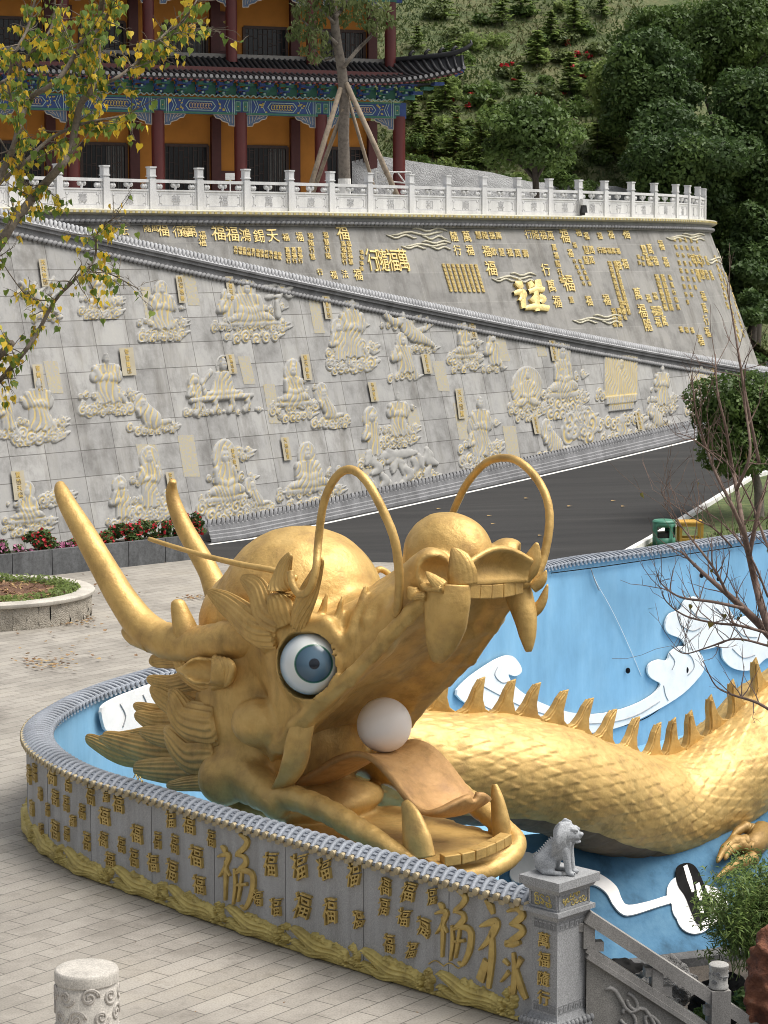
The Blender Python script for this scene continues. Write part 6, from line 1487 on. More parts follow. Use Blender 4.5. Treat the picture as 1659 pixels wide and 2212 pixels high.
# ================================================================== hillside, trees, plants
nrg = np.random.default_rng(11)
def hill_base(x): t = min(max((x - 11.5) / 10, 0), 1); t = t * t * (3 - 2 * t); return 9.4 * (1 - t) + 1.9 * t
def hill_z(x, y):
    b_ = hill_base(x); sl = .56 + .12 * min(max((x - 12) / 15, 0), 1); d = y - 118
    return b_ + (max(0, d) * sl if d > 0 else 0) + (2.2 * min(max((y - 113) / 5, 0), 1) if x < 16 else 0) + .5 * math.sin(x * .35 + y * .2) * min(max(d / 10, 0), 1)
HILLM, n, l, b = nodemat('hill_ground'); p = geo_pos(n)
mp = N(n, 'ShaderNodeMapping'); mp.inputs['Scale'].default_value = (.35, .35, 1.6); l.new(p, mp.inputs['Vector'])
t = N(n, 'ShaderNodeTexNoise', i_Scale=1.1, i_Detail=10.0, i_Roughness=.7); l.new(mp.outputs[0], t.inputs['Vector'])
r1 = ramp(n, [(.3, (.045, .07, .022)), (.45, (.08, .105, .036)), (.6, (.125, .13, .055)), (.78, (.19, .165, .09))]); l.new(t.outputs[0], r1.inputs[0]); l.new(r1.outputs[0], b.inputs['Base Color']); b.inputs['Roughness'].default_value = .95; bump(n, l, b, t.outputs[0], 1.0, .4)
m = MB(); xs = np.arange(-90, 131, 2.0); ys = np.r_[np.arange(113, 150, 1.0), np.arange(150, 300, 5.0)]
m.grid([[(x, y, hill_z(x, y)) for y in ys] for x in xs], flip=True); tag(m.build('hillside', HILLM, smooth=True), kind='structure')
def on_hill(px, py, lim=260):
    r_ = ray(px, py); y = 113.0
    while y < lim:
        P = C0 + r_ * (y / r_[1])
        if P[2] <= hill_z(P[0], P[1]): return P
        y += .4
    return C0 + r_ * (150 / r_[1])
def add_mesh(name, V, F, mat, parent=None, smooth=False, attr=None):
    me = bpy.data.meshes.new(name); V = np.asarray(V, np.float32)
    if parent is not None: V = V - np.array(parent.location, np.float32)
    F = np.asarray(F, np.int32); k = F.shape[1]
    me.vertices.add(len(V)); me.vertices.foreach_set('co', V.ravel()); me.loops.add(F.size); me.loops.foreach_set('vertex_index', F.ravel()); me.polygons.add(len(F))
    me.polygons.foreach_set('loop_start', np.arange(0, F.size, k, dtype=np.int32)); me.polygons.foreach_set('loop_total', np.full(len(F), k, np.int32))
    if attr is not None: a = me.attributes.new('paint', 'FLOAT', 'POINT'); a.data.foreach_set('value', np.asarray(attr, np.float32))
    me.update(calc_edges=True); me.validate(); me.materials.append(mat)
    o = bpy.data.objects.new(name, me); COL.objects.link(o)
    if parent is not None: o.parent = parent
    return o
def leafmat(name, stops, trans=.35):
    m, n, l, b = nodemat(name); at = N(n, 'ShaderNodeAttribute', attribute_name='paint'); r_ = ramp(n, stops); l.new(at.outputs['Fac'], r_.inputs[0]); l.new(r_.outputs[0], b.inputs['Base Color']); b.inputs['Roughness'].default_value = .55; b.inputs['Specular IOR Level'].default_value = .3
    tr = n.new('ShaderNodeBsdfTranslucent'); l.new(r_.outputs[0], tr.inputs['Color']); mx = n.new('ShaderNodeMixShader'); mx.inputs[0].default_value = trans; out = n['Material Output']; l.new(b.outputs[0], mx.inputs[1]); l.new(tr.outputs[0], mx.inputs[2]); l.new(mx.outputs[0], out.inputs['Surface']); return m
LF_DARK = leafmat('dark_leaf', [(0, (.032, .060, .02)), (.5, (.072, .125, .036)), (1, (.125, .19, .05))])
LF_MID = leafmat('mid_leaf', [(0, (.045, .075, .02)), (.5, (.095, .155, .038)), (1, (.16, .23, .06))])
LF_PALE = leafmat('pale_leaf', [(0, (.06, .09, .03)), (.5, (.12, .155, .05)), (1, (.17, .20, .075))])
LF_CON = leafmat('conifer_leaf', [(0, (.14, .20, .06)), (.5, (.21, .28, .085)), (1, (.29, .35, .12))], .6)
BARK = plain('grey_bark', (.17, .145, .12), .9, var=.4, scale=8, bstr=.6, bdist=.03); BARKD = plain('dark_bark', (.06, .05, .04), .9, var=.4, scale=8, bstr=.6)
def leaf_cloud(centres, radii, n_, size, up=.35, droop=0.0, asp=.55, shell=.6):
    """leaf-sized quads spread through clump ellipsoids; returns verts, faces, per-vertex tone"""
    C_ = np.asarray(centres, float); R_ = np.asarray(radii, float); wgt = (R_.prod(1)) ** (2 / 3); wgt /= wgt.sum()
    k = nrg.choice(len(C_), n_, p=wgt); d = nrg.normal(size=(n_, 3)); d /= np.linalg.norm(d, axis=1)[:, None]; r_ = nrg.random(n_) ** (1 / 3.0) * (1 - shell) + shell * (1 - .35 * nrg.random(n_) ** 2)
    P = C_[k] + d * r_[:, None] * R_[k]
    nrm = d * .6 + nrg.normal(size=(n_, 3)) * .55 + np.array([0, 0, up]); nrm /= np.linalg.norm(nrm, axis=1)[:, None]
    a = np.cross(nrm, nrg.normal(size=(n_, 3))); a[:, 2] -= droop; a /= np.linalg.norm(a, axis=1)[:, None]; b_ = np.cross(nrm, a)
    s = size * (.6 + .8 * nrg.random(n_))[:, None]
    V = np.stack([P - a * s, P - b_ * s * asp - a * s * .1, P + a * s, P + b_ * s * asp - a * s * .1], 1).reshape(-1, 3)
    F = np.arange(4 * n_).reshape(-1, 4); tone = np.clip(nrg.random(len(C_))[k] * .55 + .45 * nrg.random(n_), 0, 1)
    return V, F, np.repeat(tone, 4)
def tree(name, base, top_z, crown, leafm, barkm, n_, size, trunk_r, label, group=None, cat='tree', droop=0.0, clumps=36, limbs=7, shell=.55, low=False):
    """crown: (cx, cy, cz, rx, ry, rz)"""
    root = tag(empty(name, base), label, cat, group); cx, cy, cz, rx, ry, rz = crown; bx, by, bz = base
    m = MB(); trunk_top = np.array([cx, cy, cz - rz * .25]); P = cr([(bx, by, bz - .1), ((bx * 2 + cx) / 3 + .1, (by * 2 + cy) / 3, bz + (trunk_top[2] - bz) * .45), tuple(trunk_top)], 5); m.tube(P, list(np.linspace(trunk_r, trunk_r * .5, len(P))), 10)
    cs, rs = [], []
    for k in range(clumps):
        d = nrg.normal(size=3); d /= np.linalg.norm(d); q = nrg.random() ** .5 * .8
        c = np.array([cx, cy, cz]) + d * q * np.array([rx, ry, rz]); s = (.22 + .20 * nrg.random()); cs.append(c); rs.append(np.array([rx, ry, rz * .75]) * s)
    for k in range(limbs):
        e_ = cs[k % len(cs)]; st = P[int(len(P) * .55) + k % 4] if len(P) > 6 else P[-1]; mid = (np.array(st) + e_) / 2 + np.array([0, 0, .12 * rz]); m.tube(cr([st, mid, e_], 4), list(np.linspace(trunk_r * .45, trunk_r * .1, 9)), 6)
    m.build('trunk', barkm, root, smooth=True)
    V, F, t = leaf_cloud(cs, rs, n_, size, droop=droop, shell=shell); add_mesh('crown', V, F, leafm, root, attr=t); return root
def pxcrown(px, py, D, rpx, rpy, depth=1.0):
    P = on_y(px, py, D); k = (D * .9937 + .5) / FPX; return (P[0], P[1], P[2], rpx * k, rpx * k * depth, rpy * k)
# stone retaining wall below the hillside
RUB = plain('rubble_stone', (.36, .365, .37), .85, var=.3, scale=1.6, bstr=.8, bdist=.08)
m = MB(); G_ = []
for px, py in [(760, 330), (812, 336), (870, 345), (960, 358), (1060, 372), (1142, 392), (1230, 398), (1330, 402), (1400, 420)]:
    t_ = on_y(px, py, 112.4 + (px - 760) * .006); d = np.array([.1, -1.6, 0]); G_.append([tuple(t_ + [0, 2.5, -.25]), tuple(t_ + [0, .35, 0]), tuple(t_)] + [tuple(t_ + d * k / 5 + np.array([0.04 * math.sin(px * k), 0, -(t_[2] - 8.9) * k / 5])) for k in range(1, 6)])
m.grid(G_, flip=True); tag(m.build('retaining_wall', RUB, None, auto=30), 'sloping grey stone retaining wall at the foot of the hillside right of the temple', 'wall')

# hillside vegetation
tri_v, tri_t = [], []
NT = 46000; px_ = nrg.uniform(760, 1680, NT); xs_ = nrg.uniform(-6, 34, NT); ys_ = 113 + nrg.random(NT) ** 1.2 * 34
zz_ = np.array([hill_z(x, y) for x, y in zip(xs_, ys_)]); P = np.stack([xs_, ys_, zz_], 1); h = nrg.uniform(.10, .30, NT)[:, None]; a = nrg.uniform(0, 6.28, NT); dx = np.stack([np.cos(a), np.sin(a), 0 * a], 1) * nrg.uniform(.03, .10, NT)[:, None]
V = np.stack([P - dx, P + dx, P + np.stack([nrg.normal(size=NT) * .15, nrg.normal(size=NT) * .15, 0 * a], 1) + np.array([0, 0, 1.0]) * h], 1).reshape(-1, 3)
LF_DRY = leafmat('dry_grass', [(0, (.05, .08, .024)), (.5, (.09, .125, .04)), (.85, (.15, .15, .065)), (1, (.20, .18, .095))], .3)
tag(add_mesh('hill_grass', V, np.arange(3 * NT).reshape(-1, 3), LF_DRY, attr=np.repeat(nrg.random(NT) * .6 + .4 * (np.sin(xs_ * .6 + ys_ * .35) * .5 + .5), 3)), 'dry and green tall grass covering the hillside', 'grass', kind='stuff')
# layered little conifers
def conifer_mesh(seed):
    r_ = np.random.default_rng(seed); V, F, T = [], [], []; H = 3.2
    for tier in range(8):
        z = .5 + tier * .36; R_ = 1.15 * (1 - tier / 8.6)
        for k in range(9):
            an = r_.uniform(0, 6.28); L_ = R_ * r_.uniform(.5, 1.2); z = .5 + (tier + r_.uniform(-.35, .35)) * .36
            for q in range(7):
                t = (q + .5) / 7; c = np.array([math.cos(an) * L_ * t, math.sin(an) * L_ * t, z + .10 * t - .12 * t * t + r_.normal() * .03]); s = .13 + .1 * (1 - abs(t - .5)); d1 = np.array([math.cos(an + r_.normal() * .7), math.sin(an + r_.normal() * .7), r_.normal() * .25]); d2 = np.cross(d1, [r_.normal() * .4, r_.normal() * .4, 1]); i0 = len(V)
                V += [c - d1 * s, c - d2 * s * .45, c + d1 * s, c + d2 * s * .45]; F.append((i0, i0 + 1, i0 + 2, i0 + 3)); T += [r_.random() * .5 + .4 * (tier / 8)] * 4
    return np.array(V), np.array(F), np.array(T)
protos = []
for sd in range(3):
    root = empty('conifer', (0, 0, 0)); m = MB(); m.tube([(0, 0, -.1), (0, 0, 2.2), (0, 0, 3.5)], [.07, .05, .015], 6); m.build('trunk', BARKD, root); V, F, T = conifer_mesh(sd); add_mesh('crown', V, F, LF_CON, root, attr=T); protos.append(root)
con = [(985, 330), (1060, 295), (930, 265), (962, 225), (1120, 180), (1160, 130), (1230, 190), (1190, 80), (900, 90), (1240, 60), (935, 330), (890, 250), (1140, 330), (985, 160), (1085, 40), (960, 25), (1300, 20), (1290, 330), (905, 310), (1040, 345), (1125, 20)]
for k, (px, py) in enumerate(con):
    P = on_hill(px, py + 18); o = protos[k] if k < 3 else copy_tree(protos[k % 3]); o.location = tuple(P); s = rng.uniform(.45, .8); o.scale = (s * 1.35, s * 1.35, s * rng.uniform(.85, 1.1)); o.rotation_euler = (0, 0, rng.uniform(0, 6))
    tag(o, 'small layered young conifer growing among grass on the hillside', 'tree', 'young conifers on the hillside')
# bushes
def bush(px, py, rpx, lm, label, group, D=None, n_=700, size=.13, flat=.75, cat='bush', name='bush', flower=None, fn=90):
    P = on_hill(px, py + rpx * .5) if D is None else on_y(px, py + rpx * .6, D); k = (P[1] * .9937 + .5) / FPX; R_ = rpx * k
    root = tag(empty(name, tuple(P)), label, cat, group); cs = [P + np.array([nrg.uniform(-.5, .5) * R_, nrg.uniform(-.5, .5) * R_, R_ * flat * nrg.uniform(.25, .9)]) for _ in range(9)]
    V, F, t = leaf_cloud(cs, [np.array([R_, R_, R_ * flat]) * nrg.uniform(.35, .6) for _ in cs], n_, size, shell=.5); add_mesh('foliage', V, F, lm, root, attr=t)
    m = MB(); m.tube([tuple(P - [0, 0, .1]), tuple(P + [0, 0, R_ * flat])], [.05, .02], 5); m.build('stem', BARKD, root)
    if flower is not None:
        V, F, t = leaf_cloud([c + np.array([0, -.1, R_ * .2]) for c in cs], [np.array([R_, R_, R_ * flat]) * nrg.uniform(.35, .5) for _ in cs], fn, size * .95, shell=.9, asp=.8); add_mesh('blossom', V, F, flower, root, attr=t)
    return root
LF_RED = leafmat('red_blossom', [(0, (.32, .012, .018)), (.5, (.48, .022, .035)), (1, (.60, .06, .08))], .3)
LF_PINK = leafmat('pink_blossom', [(0, (.45, .12, .26)), (.5, (.58, .24, .38)), (1, (.68, .40, .50))], .3)
for k in range(120):
    px, py = rng.uniform(870, 1300), 8 + 400 * rng.random() ** .7
    bush(px, py, rng.uniform(15, 40), (LF_MID, LF_PALE, LF_CON, LF_MID)[k % 4], 'green bush growing on the grassy hillside', 'bushes on the hillside', n_=380)
for px, py, r_, q in [(1092, 147, 13, 30), (1106, 140, 8, 16), (1224, 92, 12, 30), (1228, 128, 14, 40), (1250, 118, 12, 26), (1235, 148, 15, 36), (1270, 120, 10, 18), (1262, 165, 10, 16), (1044, 214, 10, 26), (1012, 230, 9, 14), (1020, 205, 8, 12), (978, 216, 8, 10), (1217, 206, 9, 18), (1110, 175, 8, 10), (985, 258, 7, 10), (1160, 205, 9, 10)]:
    bush(px, py, r_, LF_PALE, 'shrub with bright red blossom on the hillside', 'red blossoming shrubs on the hillside', n_=160, flower=LF_RED, fn=int(q * 1.3), size=.14, name='flowering_shrub', cat='shrub')
for px, py, r_ in [(905, 350, 30), (955, 375, 34), (1010, 385, 36), (1080, 390, 32), (1215, 385, 40), (1260, 400, 40), (890, 300, 26), (1130, 395, 26)]:
    bush(px, py, r_, LF_MID, 'bushy green shrub just above the grey retaining wall', 'shrubs above the retaining wall', D=115.5, n_=1500, size=.14)
# tree behind the balustrade
b_ = on_y(1155, 452, 110); tree('spreading_tree', (b_[0], 110, 9.4), 15, pxcrown(1150, 290, 110, 128, 92, .9), LF_MID, BARKD, 9500, .13, .22, 'medium green tree with low forked trunk behind the middle of the balustrade', clumps=48, limbs=9)
# big trees on the right
big = [('tall dark green tree with bright top leaves at the left edge of the wood', 1400, 190, 118, 120, 130, LF_DARK, 17000), ('broad dense green tree filling the top right corner of the wood', 1560, 90, 124, 170, 150, LF_MID, 20000), ('dense dark tree overhanging the end of the white balustrade', 1480, 330, 114, 165, 130, LF_DARK, 24000), ('large shaded tree at the right edge behind the curved wall', 1640, 300, 116, 130, 190, LF_DARK, 22000), ('low drooping dark tree beside the end of the inscribed wall', 1625, 560, 113.5, 80, 150, LF_DARK, 15000), ('thin grey green tree between the hillside and the dark wood', 1330, 250, 121, 62, 160, LF_CON, 8000), ('pale topped tree at the upper edge of the wood', 1440, 80, 126, 130, 80, LF_MID, 11000), ('dark tree deep behind the low drooping tree', 1560, 440, 122, 150, 170, LF_DARK, 18000)]
for lb, px, py, D, rx, ry, lm, n_ in big:
    c = pxcrown(px, py, D, rx, ry, .8); gx = c[0]; gz_ = hill_z(gx, D) if D > 113 else G(gx, D)
    tree('wood_tree', (gx, D, gz_ - .2), 0, c, lm, BARKD, int(n_ * 1.5), .125, .3, lb, 'trees of the dark wood', clumps=64, limbs=8, shell=.62)
for k in range(18):
    px, py = rng.uniform(1290, 1700), rng.uniform(330, 470) if k < 9 else rng.uniform(520, 800)
    if k >= 9: px = rng.uniform(1600, 1720)
    bush(px, py, rng.uniform(30, 55), LF_DARK, 'dark undergrowth bush in the shade of the wood', 'undergrowth of the wood', D=rng.uniform(112, 118) if k < 9 else rng.uniform(104, 114), n_=1500, size=.17)
# small round tree beside the road
bP = on_g(1640, 1118); tree('round_tree', tuple(bP), 0, pxcrown(1606, 922, bP[1] + .3, 146, 142, .9), LF_MID, BARK, 26000, .075, .17, 'round leafy green tree on the grass verge beside the road', clumps=60, limbs=9, shell=.6)
# propped tree on the terrace
def propped():
    Q = lambda px, py: on_y(px, py, 89.0); base = Q(745, 472)
    root = tag(empty('propped_tree', (base[0], 89, ZT)), 'slim grey tree with sparse crown held up by wooden props in front of the temple', 'tree')
    m = MB(); tr = [(745, 474), (744, 380), (742, 290), (744, 220), (738, 150), (728, 90), (722, 40), (716, -20), (712, -60)]; m.tube([tuple(Q(*p)) for p in cr(tr, 4)], list(np.linspace(.25, .14, 33)), 12)
    for P_, w_ in (([(738, 150), (770, 110), (800, 80), (812, 60), (830, 20)], .09), ([(728, 95), (700, 70), (672, 60), (650, 40)], .08), ([(722, 40), (745, 10), (760, -30)], .08), ([(730, 115), (705, 130), (690, 120), (668, 95)], .05), ([(722, 50), (690, 20), (640, 0)], .06)):
        m.tube([tuple(on_y(x, y, 89 + .4 * math.sin(x))) for x, y in cr(P_, 3)], list(np.linspace(w_, w_ * .35, 3 * (len(P_) - 1) + 1)), 7)
    m.build('trunk', BARK, root, smooth=True)
    m = MB(); m.tube([tuple(Q(745, 474)), tuple(Q(744, 386))], [.262, .25], 14); m.build('whitewash', plain('whitewash', (.72, .71, .68), .8), root)
    cs = []; rs = []
    for px, py, r_ in [(650, 20, 24), (680, 45, 26), (660, 70, 24), (690, 85, 24), (705, 110, 18), (682, 130, 16), (640, 55, 18), (720, 10, 26), (760, 20, 28), (790, 40, 26), (820, 20, 26), (835, 45, 20), (700, 20, 24), (780, 5, 24), (655, 110, 12), (812, 60, 20), (740, 40, 20), (672, 105, 14), (628, 75, 12), (750, -30, 60), (680, -40, 60)]:
        P = Q(px, py); cs.append(P + np.array([0, nrg.uniform(-.7, .7), 0])); rs.append(np.array([1, 1.2, .85]) * r_ * .0184)
    V, F, t = leaf_cloud(cs, rs, 3000, .12, droop=1.2, asp=.42, shell=.3); add_mesh('crown', V, F, LF_PALE, root, attr=t)
    POLE = plain('prop_wood', (.25, .20, .145), .85, var=.35, scale=6)
    for (x0, y0, x1, y1, dy, w_) in [(736, 190, 662, 432, -1.4, .10), (742, 235, 672, 430, 1.0, .08), (748, 180, 868, 445, -1.5, .10), (752, 185, 862, 440, -1.1, .08), (748, 200, 815, 430, 1.2, .07)]:
        a = on_y(x0, y0, 89 - .15); b2 = on_y(x1, y1, 89 + dy); b2 = a + (b2 - a) * ((a[2] - ZT) / (a[2] - b2[2])); m = MB(); m.tube([tuple(a), tuple((a + b2) / 2 + [0, 0, .03]), tuple(b2)], w_, 8); m.build('wooden_prop', POLE, root, smooth=True)
propped()
wf = tag(empty('metal_stand', tuple(on_y(850, 455, 88))), 'white tubular metal frame standing at the foot of the right prop', 'frame')
m = MB()
for a, b2 in (((812, 372), (888, 372)), ((888, 372), (888, 440)), ((812, 372), (816, 440)), ((818, 390), (884, 396)), ((826, 372), (840, 395)), ((850, 372), (838, 396)), ((860, 374), (876, 396))): m.tube([tuple(on_y(*a, 88)), tuple(on_y(*b2, 88))], .03, 6)
m.build('tubing', plain('white_metal', (.65, .65, .63), .4), wf)

# ------------------------------------------------------------------ foreground tree, left: heart-shaped leaves on twigs
BODHI = leafmat('bodhi_leaf', [(0, (.10, .17, .035)), (.30, (.18, .26, .05)), (.46, (.28, .34, .07)), (.52, (.50, .46, .07)), (.62, (.74, .52, .04)), (.9, (.80, .58, .07)), (1, (.62, .36, .05))], .45)
def heart(c, ax, sd_, s, fold):
    """points of a folded heart leaf with drip tip: c stalk end, ax along, sd_ sideways"""
    pts = [(0, 0, 0), (-.12, .34, 1), (.16, .52, 1), (.5, .40, 1), (.85, .10, .6), (1.3, 0, 0), (.85, -.10, .6), (.5, -.40, 1), (.16, -.52, 1), (-.12, -.34, 1)]
    nrm = np.cross(ax, sd_); return [c + ax * (a * s) + sd_ * (b_ * s) + nrm * (fold * s * abs(b_)) for a, b_, f in pts]
def fg_tree(name, label, lines, D, base, barkm, leaves, leafm, lsize, twig_n, seed, trunk_r=.22, up=0.0, twl=(.25, .7), tw_r=.006, attr_fn=None, reg=None, sub=2):
    r_ = random.Random(seed); root = tag(empty(name, base), label, 'tree'); m = MB(); tips = []
    allp = []
    for pts, r0, r1, dd in lines:
        P = cr([on_y(x, y, D + dd + .25 * math.sin(i_ * 1.9 + x * .01)) for i_, (x, y) in enumerate(pts)], 5); rad = np.linspace(r0, r1, len(P)); m.tube([tuple(p) for p in P], list(rad), 9); allp += [(P[i_], P[min(i_ + 1, len(P) - 1)] - P[max(i_ - 1, 0)], rad[i_]) for i_ in range(2, len(P))]
    m.build('trunk', barkm, root, smooth=True)
    tw = MB()
    for k in range(twig_n):
        p, t, rr = r_.choice(allp); t = np.array(t) / (np.linalg.norm(t) + 1e-9); d = t * r_.uniform(.2, 1.0) + np.array([r_.gauss(0, .55), r_.gauss(0, .6), r_.gauss(up, .5)]); d /= np.linalg.norm(d); L_ = r_.uniform(*twl); cur = np.array(p); P = [cur]
        for q in range(4):
            d = d + np.array([r_.gauss(0, .15), r_.gauss(0, .15), r_.gauss(up * .25, .14)]); d /= np.linalg.norm(d); cur = cur + d * L_ / 4; P.append(cur); tips.append((cur, d))
            if sub and r_.random() < .5:
                d3 = d + np.array([r_.gauss(0, .6), r_.gauss(0, .6), r_.gauss(up, .5)]); d3 /= np.linalg.norm(d3); e_ = cur + d3 * L_ * r_.uniform(.2, .45); tw.tube([tuple(cur), tuple((cur + e_) / 2 + np.array([0, 0, .01])), tuple(e_)], [tw_r * .7, tw_r * .55, tw_r * .35], 4); tips.append((e_, d3))
        tw.tube([tuple(q) for q in P], list(np.linspace(min(rr * .6, tw_r * 1.8), tw_r * .5, 5)), 5)
    tw.build('twigs', barkm, root)
    if leaves:
        V, F, T = [], [], []; k = 0
        while k < leaves:
            p, d = r_.choice(tips)
            q = pxy(p)
            if reg and r_.random() > reg(q[0], q[1]): 
                k += .2; continue
            ax = np.array([r_.gauss(0, .35), r_.gauss(0, .35), -1.0 + r_.gauss(0, .3)]); ax /= np.linalg.norm(ax); sd2 = np.cross(ax, [r_.gauss(0, 1), r_.gauss(0, 1), r_.gauss(0, .3)]); sd2 /= np.linalg.norm(sd2); s = lsize * r_.uniform(.65, 1.25)
            c = np.array(p) + np.array([r_.gauss(0, .02), r_.gauss(0, .02), -.03]); i0 = len(V); V += heart(c, ax, sd2, s, r_.uniform(.1, .5)); F += [(i0, i0 + 1, i0 + 2, i0 + 3), (i0, i0 + 3, i0 + 4, i0 + 5), (i0, i0 + 5, i0 + 6, i0 + 7), (i0, i0 + 7, i0 + 8, i0 + 9)]
            tn_ = attr_fn(q[0], q[1], r_) if attr_fn else r_.random(); T += [tn_] * 10; k += 1
        add_mesh('foliage', np.array(V), np.array(F), leafm, root, attr=T)
    return root
LB = [([(-140, 760), (-60, 620), (7, 516), (33, 476), (83, 413), (132, 357), (155, 317), (172, 231), (198, 192), (212, 132), (212, 66), (225, -30)], .075, .03, 0), ([(-40, 440), (0, 394), (50, 354), (99, 307), (149, 278), (200, 262), (265, 250), (300, 232)], .035, .01, .3), ([(-20, 420), (17, 347), (33, 307), (46, 255), (66, 212), (109, 185), (139, 155), (165, 112), (179, 89), (215, 60), (238, 20), (250, -30)], .05, .018, -.2), ([(198, 192), (245, 172), (284, 145), (314, 116), (344, 86), (364, 66), (390, 50), (420, 10), (432, -20)], .026, .01, .2), ([(330, 98), (380, 72), (420, 64), (458, 60)], .012, .005, .2), ([(-60, 890), (0, 822), (55, 757), (84, 713), (120, 648), (164, 601), (204, 561), (211, 502), (247, 470)], .04, .008, .4), ([(190, 570), (255, 600), (300, 625)], .012, .005, .4), ([(-30, 800), (0, 768), (24, 742)], .06, .05, .1), ([(46, 255), (20, 190), (30, 120), (60, 60), (80, -20)], .03, .015, .1), ([(0, 180), (30, 160), (70, 110), (110, 60), (120, -20)], .025, .012, .5), ([(120, 648), (60, 640), (0, 560)], .012, .006, .6), ([(172, 231), (150, 200), (160, 120), (130, 40)], .015, .006, .6), ([(0, 300), (60, 400), (90, 440)], .01, .005, .3)]
tb = np.array([-4.6, 23.2, 0]); LB.append(([(-330, 2240), (-300, 1500), (-230, 1050), (-140, 760), (-90, 600), (-60, 500)], .14, .06, 0))
def lreg(x, y):
    if y < 330: return 1.0 if x < 330 else (.45 if x < 450 else .1)
    if y < 470: return .8 if x < 200 else .1
    return .55 if x < 250 else .15
LB = [(p_, a_ * .75, b_ * .8, d_) for p_, a_, b_, d_ in LB]
fg_tree('bodhi_tree', 'foreground tree with thin branches and yellowing heart shaped leaves at the left edge', LB, 23.5, tuple(on_y(-330, 2240, 23.5)[:2]) + (0,), plain('bodhi_bark', (.15, .125, .095), .9, var=.4, scale=20, bstr=.4), 3300, BODHI, .064, 400, 5, attr_fn=lambda x, y, r_: (r_.uniform(0, .46) if r_.random() < (.60 if y < 470 else .52) else r_.uniform(.5, 1)), reg=lreg, twl=(.12, .42), tw_r=.005)
RB = [([(1790, 1620), (1720, 1450), (1659, 1368), (1605, 1314), (1571, 1283), (1520, 1239), (1470, 1190)], .07, .012, 0), ([(1680, 1400), (1652, 1331), (1632, 1260), (1618, 1200), (1605, 1140), (1592, 1060), (1580, 1000), (1568, 926), (1550, 845), (1545, 765)], .05, .006, .2), ([(1610, 1160), (1580, 1090), (1545, 1020), (1520, 950), (1502, 880), (1495, 815)], .025, .005, .1), ([(1618, 1200), (1640, 1100), (1660, 1030)], .03, .012, .3), ([(1590, 1060), (1620, 980), (1610, 880), (1600, 800), (1590, 740)], .02, .005, -.2), ([(1640, 1000), (1610, 850), (1585, 700), (1570, 620)], .02, .004, .4), ([(1571, 1283), (1540, 1225), (1490, 1160), (1465, 1130), (1430, 1090)], .018, .004, -.3), ([(1605, 1314), (1540, 1300), (1470, 1290), (1430, 1262), (1420, 1240)], .02, .004, -.1), ([(1659, 1368), (1600, 1352), (1540, 1345), (1480, 1330), (1440, 1300), (1430, 1275)], .018, .004, .1), ([(1659, 1395), (1590, 1380), (1530, 1398), (1480, 1412), (1450, 1395)], .014, .004, .2), ([(1700, 1560), (1640, 1520), (1580, 1500), (1545, 1480), (1520, 1430)], .02, .004, -.2), ([(1580, 1180), (1540, 1140), (1500, 1120), (1440, 1080), (1428, 1060)], .012, .003, .3), ([(1700, 1250), (1659, 1180), (1620, 1080), (1570, 1000), (1510, 960)], .018, .004, .2), ([(1560, 1000), (1500, 950), (1460, 935)], .01, .003, 0), ([(1659, 1290), (1620, 1200), (1560, 1130), (1500, 1090)], .014, .004, .4)]
RB.append(([(1800, 2300), (1795, 1950), (1790, 1620), (1750, 1500), (1680, 1400)], .10, .06, 0))
fg_tree('bare_tree', 'nearly leafless foreground tree with thin reddish twigs at the right edge', RB, 25.0, tuple(on_y(1800, 2300, 25.0)), plain('reddish_bark', (.17, .115, .09), .85, var=.4, scale=20, bstr=.4), 16, leafmat('olive_leaf', [(0, (.10, .10, .02)), (1, (.22, .17, .03))]), .06, 210, 9, up=.55, twl=(.25, .75), tw_r=.0045)
# ================================================================== characters and waves on the basin wall
def wlet(mb, px, py, hp2, ch, **kw):
    w_ = wall_frame(px, py)
    if w_ is None: return
    P, t_, nn, s_ = w_; tx = -t_ if np.dot(np.cross(np.array([0, 0, 1.]), nn), -t_) > 0 else t_
    tx = np.cross(np.array([0, 0, 1.]), nn)
    k = (P[1] * .9937 + .897 * (8 - P[2]) / 8) / FPX
    place_glyph(mb, ch, P + nn * .012, tx, np.array([0, 0, 1.]), nn, hp2 * k * 1.06, .030, **kw)
WLET = [(66, 1672, 40), (78, 1668, 40), (115, 1672, 46), (150, 1690, 42), (90, 1714, 30), (122, 1722, 36), (146, 1735, 36), (72, 1745, 34), (106, 1748, 30), (92, 1790, 28), (122, 1792, 44), (147, 1800, 32), (160, 1772, 26), (198, 1716, 46), (232, 1720, 26), (258, 1736, 38), (180, 1752, 34), (228, 1762, 40), (190, 1816, 42), (226, 1812, 36), (240, 1856, 34), (265, 1824, 36), (298, 1800, 42), (343, 1814, 40), (372, 1768, 42), (411, 1780, 42), (292, 1852, 42), (333, 1862, 40), (380, 1822, 44), (374, 1880, 52), (426, 1848, 48), (459, 1810, 38), (433, 1910, 42),
        (588, 1864, 62), (651, 1868, 66), (704, 1874, 52), (767, 1886, 64), (561, 1938, 40), (600, 1956, 46), (656, 1956, 66), (716, 1966, 66), (777, 1986, 46), (836, 1914, 44), (885, 1926, 52), (936, 1934, 42), (832, 1958, 44), (876, 1980, 46), (918, 2002, 46), (844, 2036, 48), (892, 2052, 44)]
first_ch = True
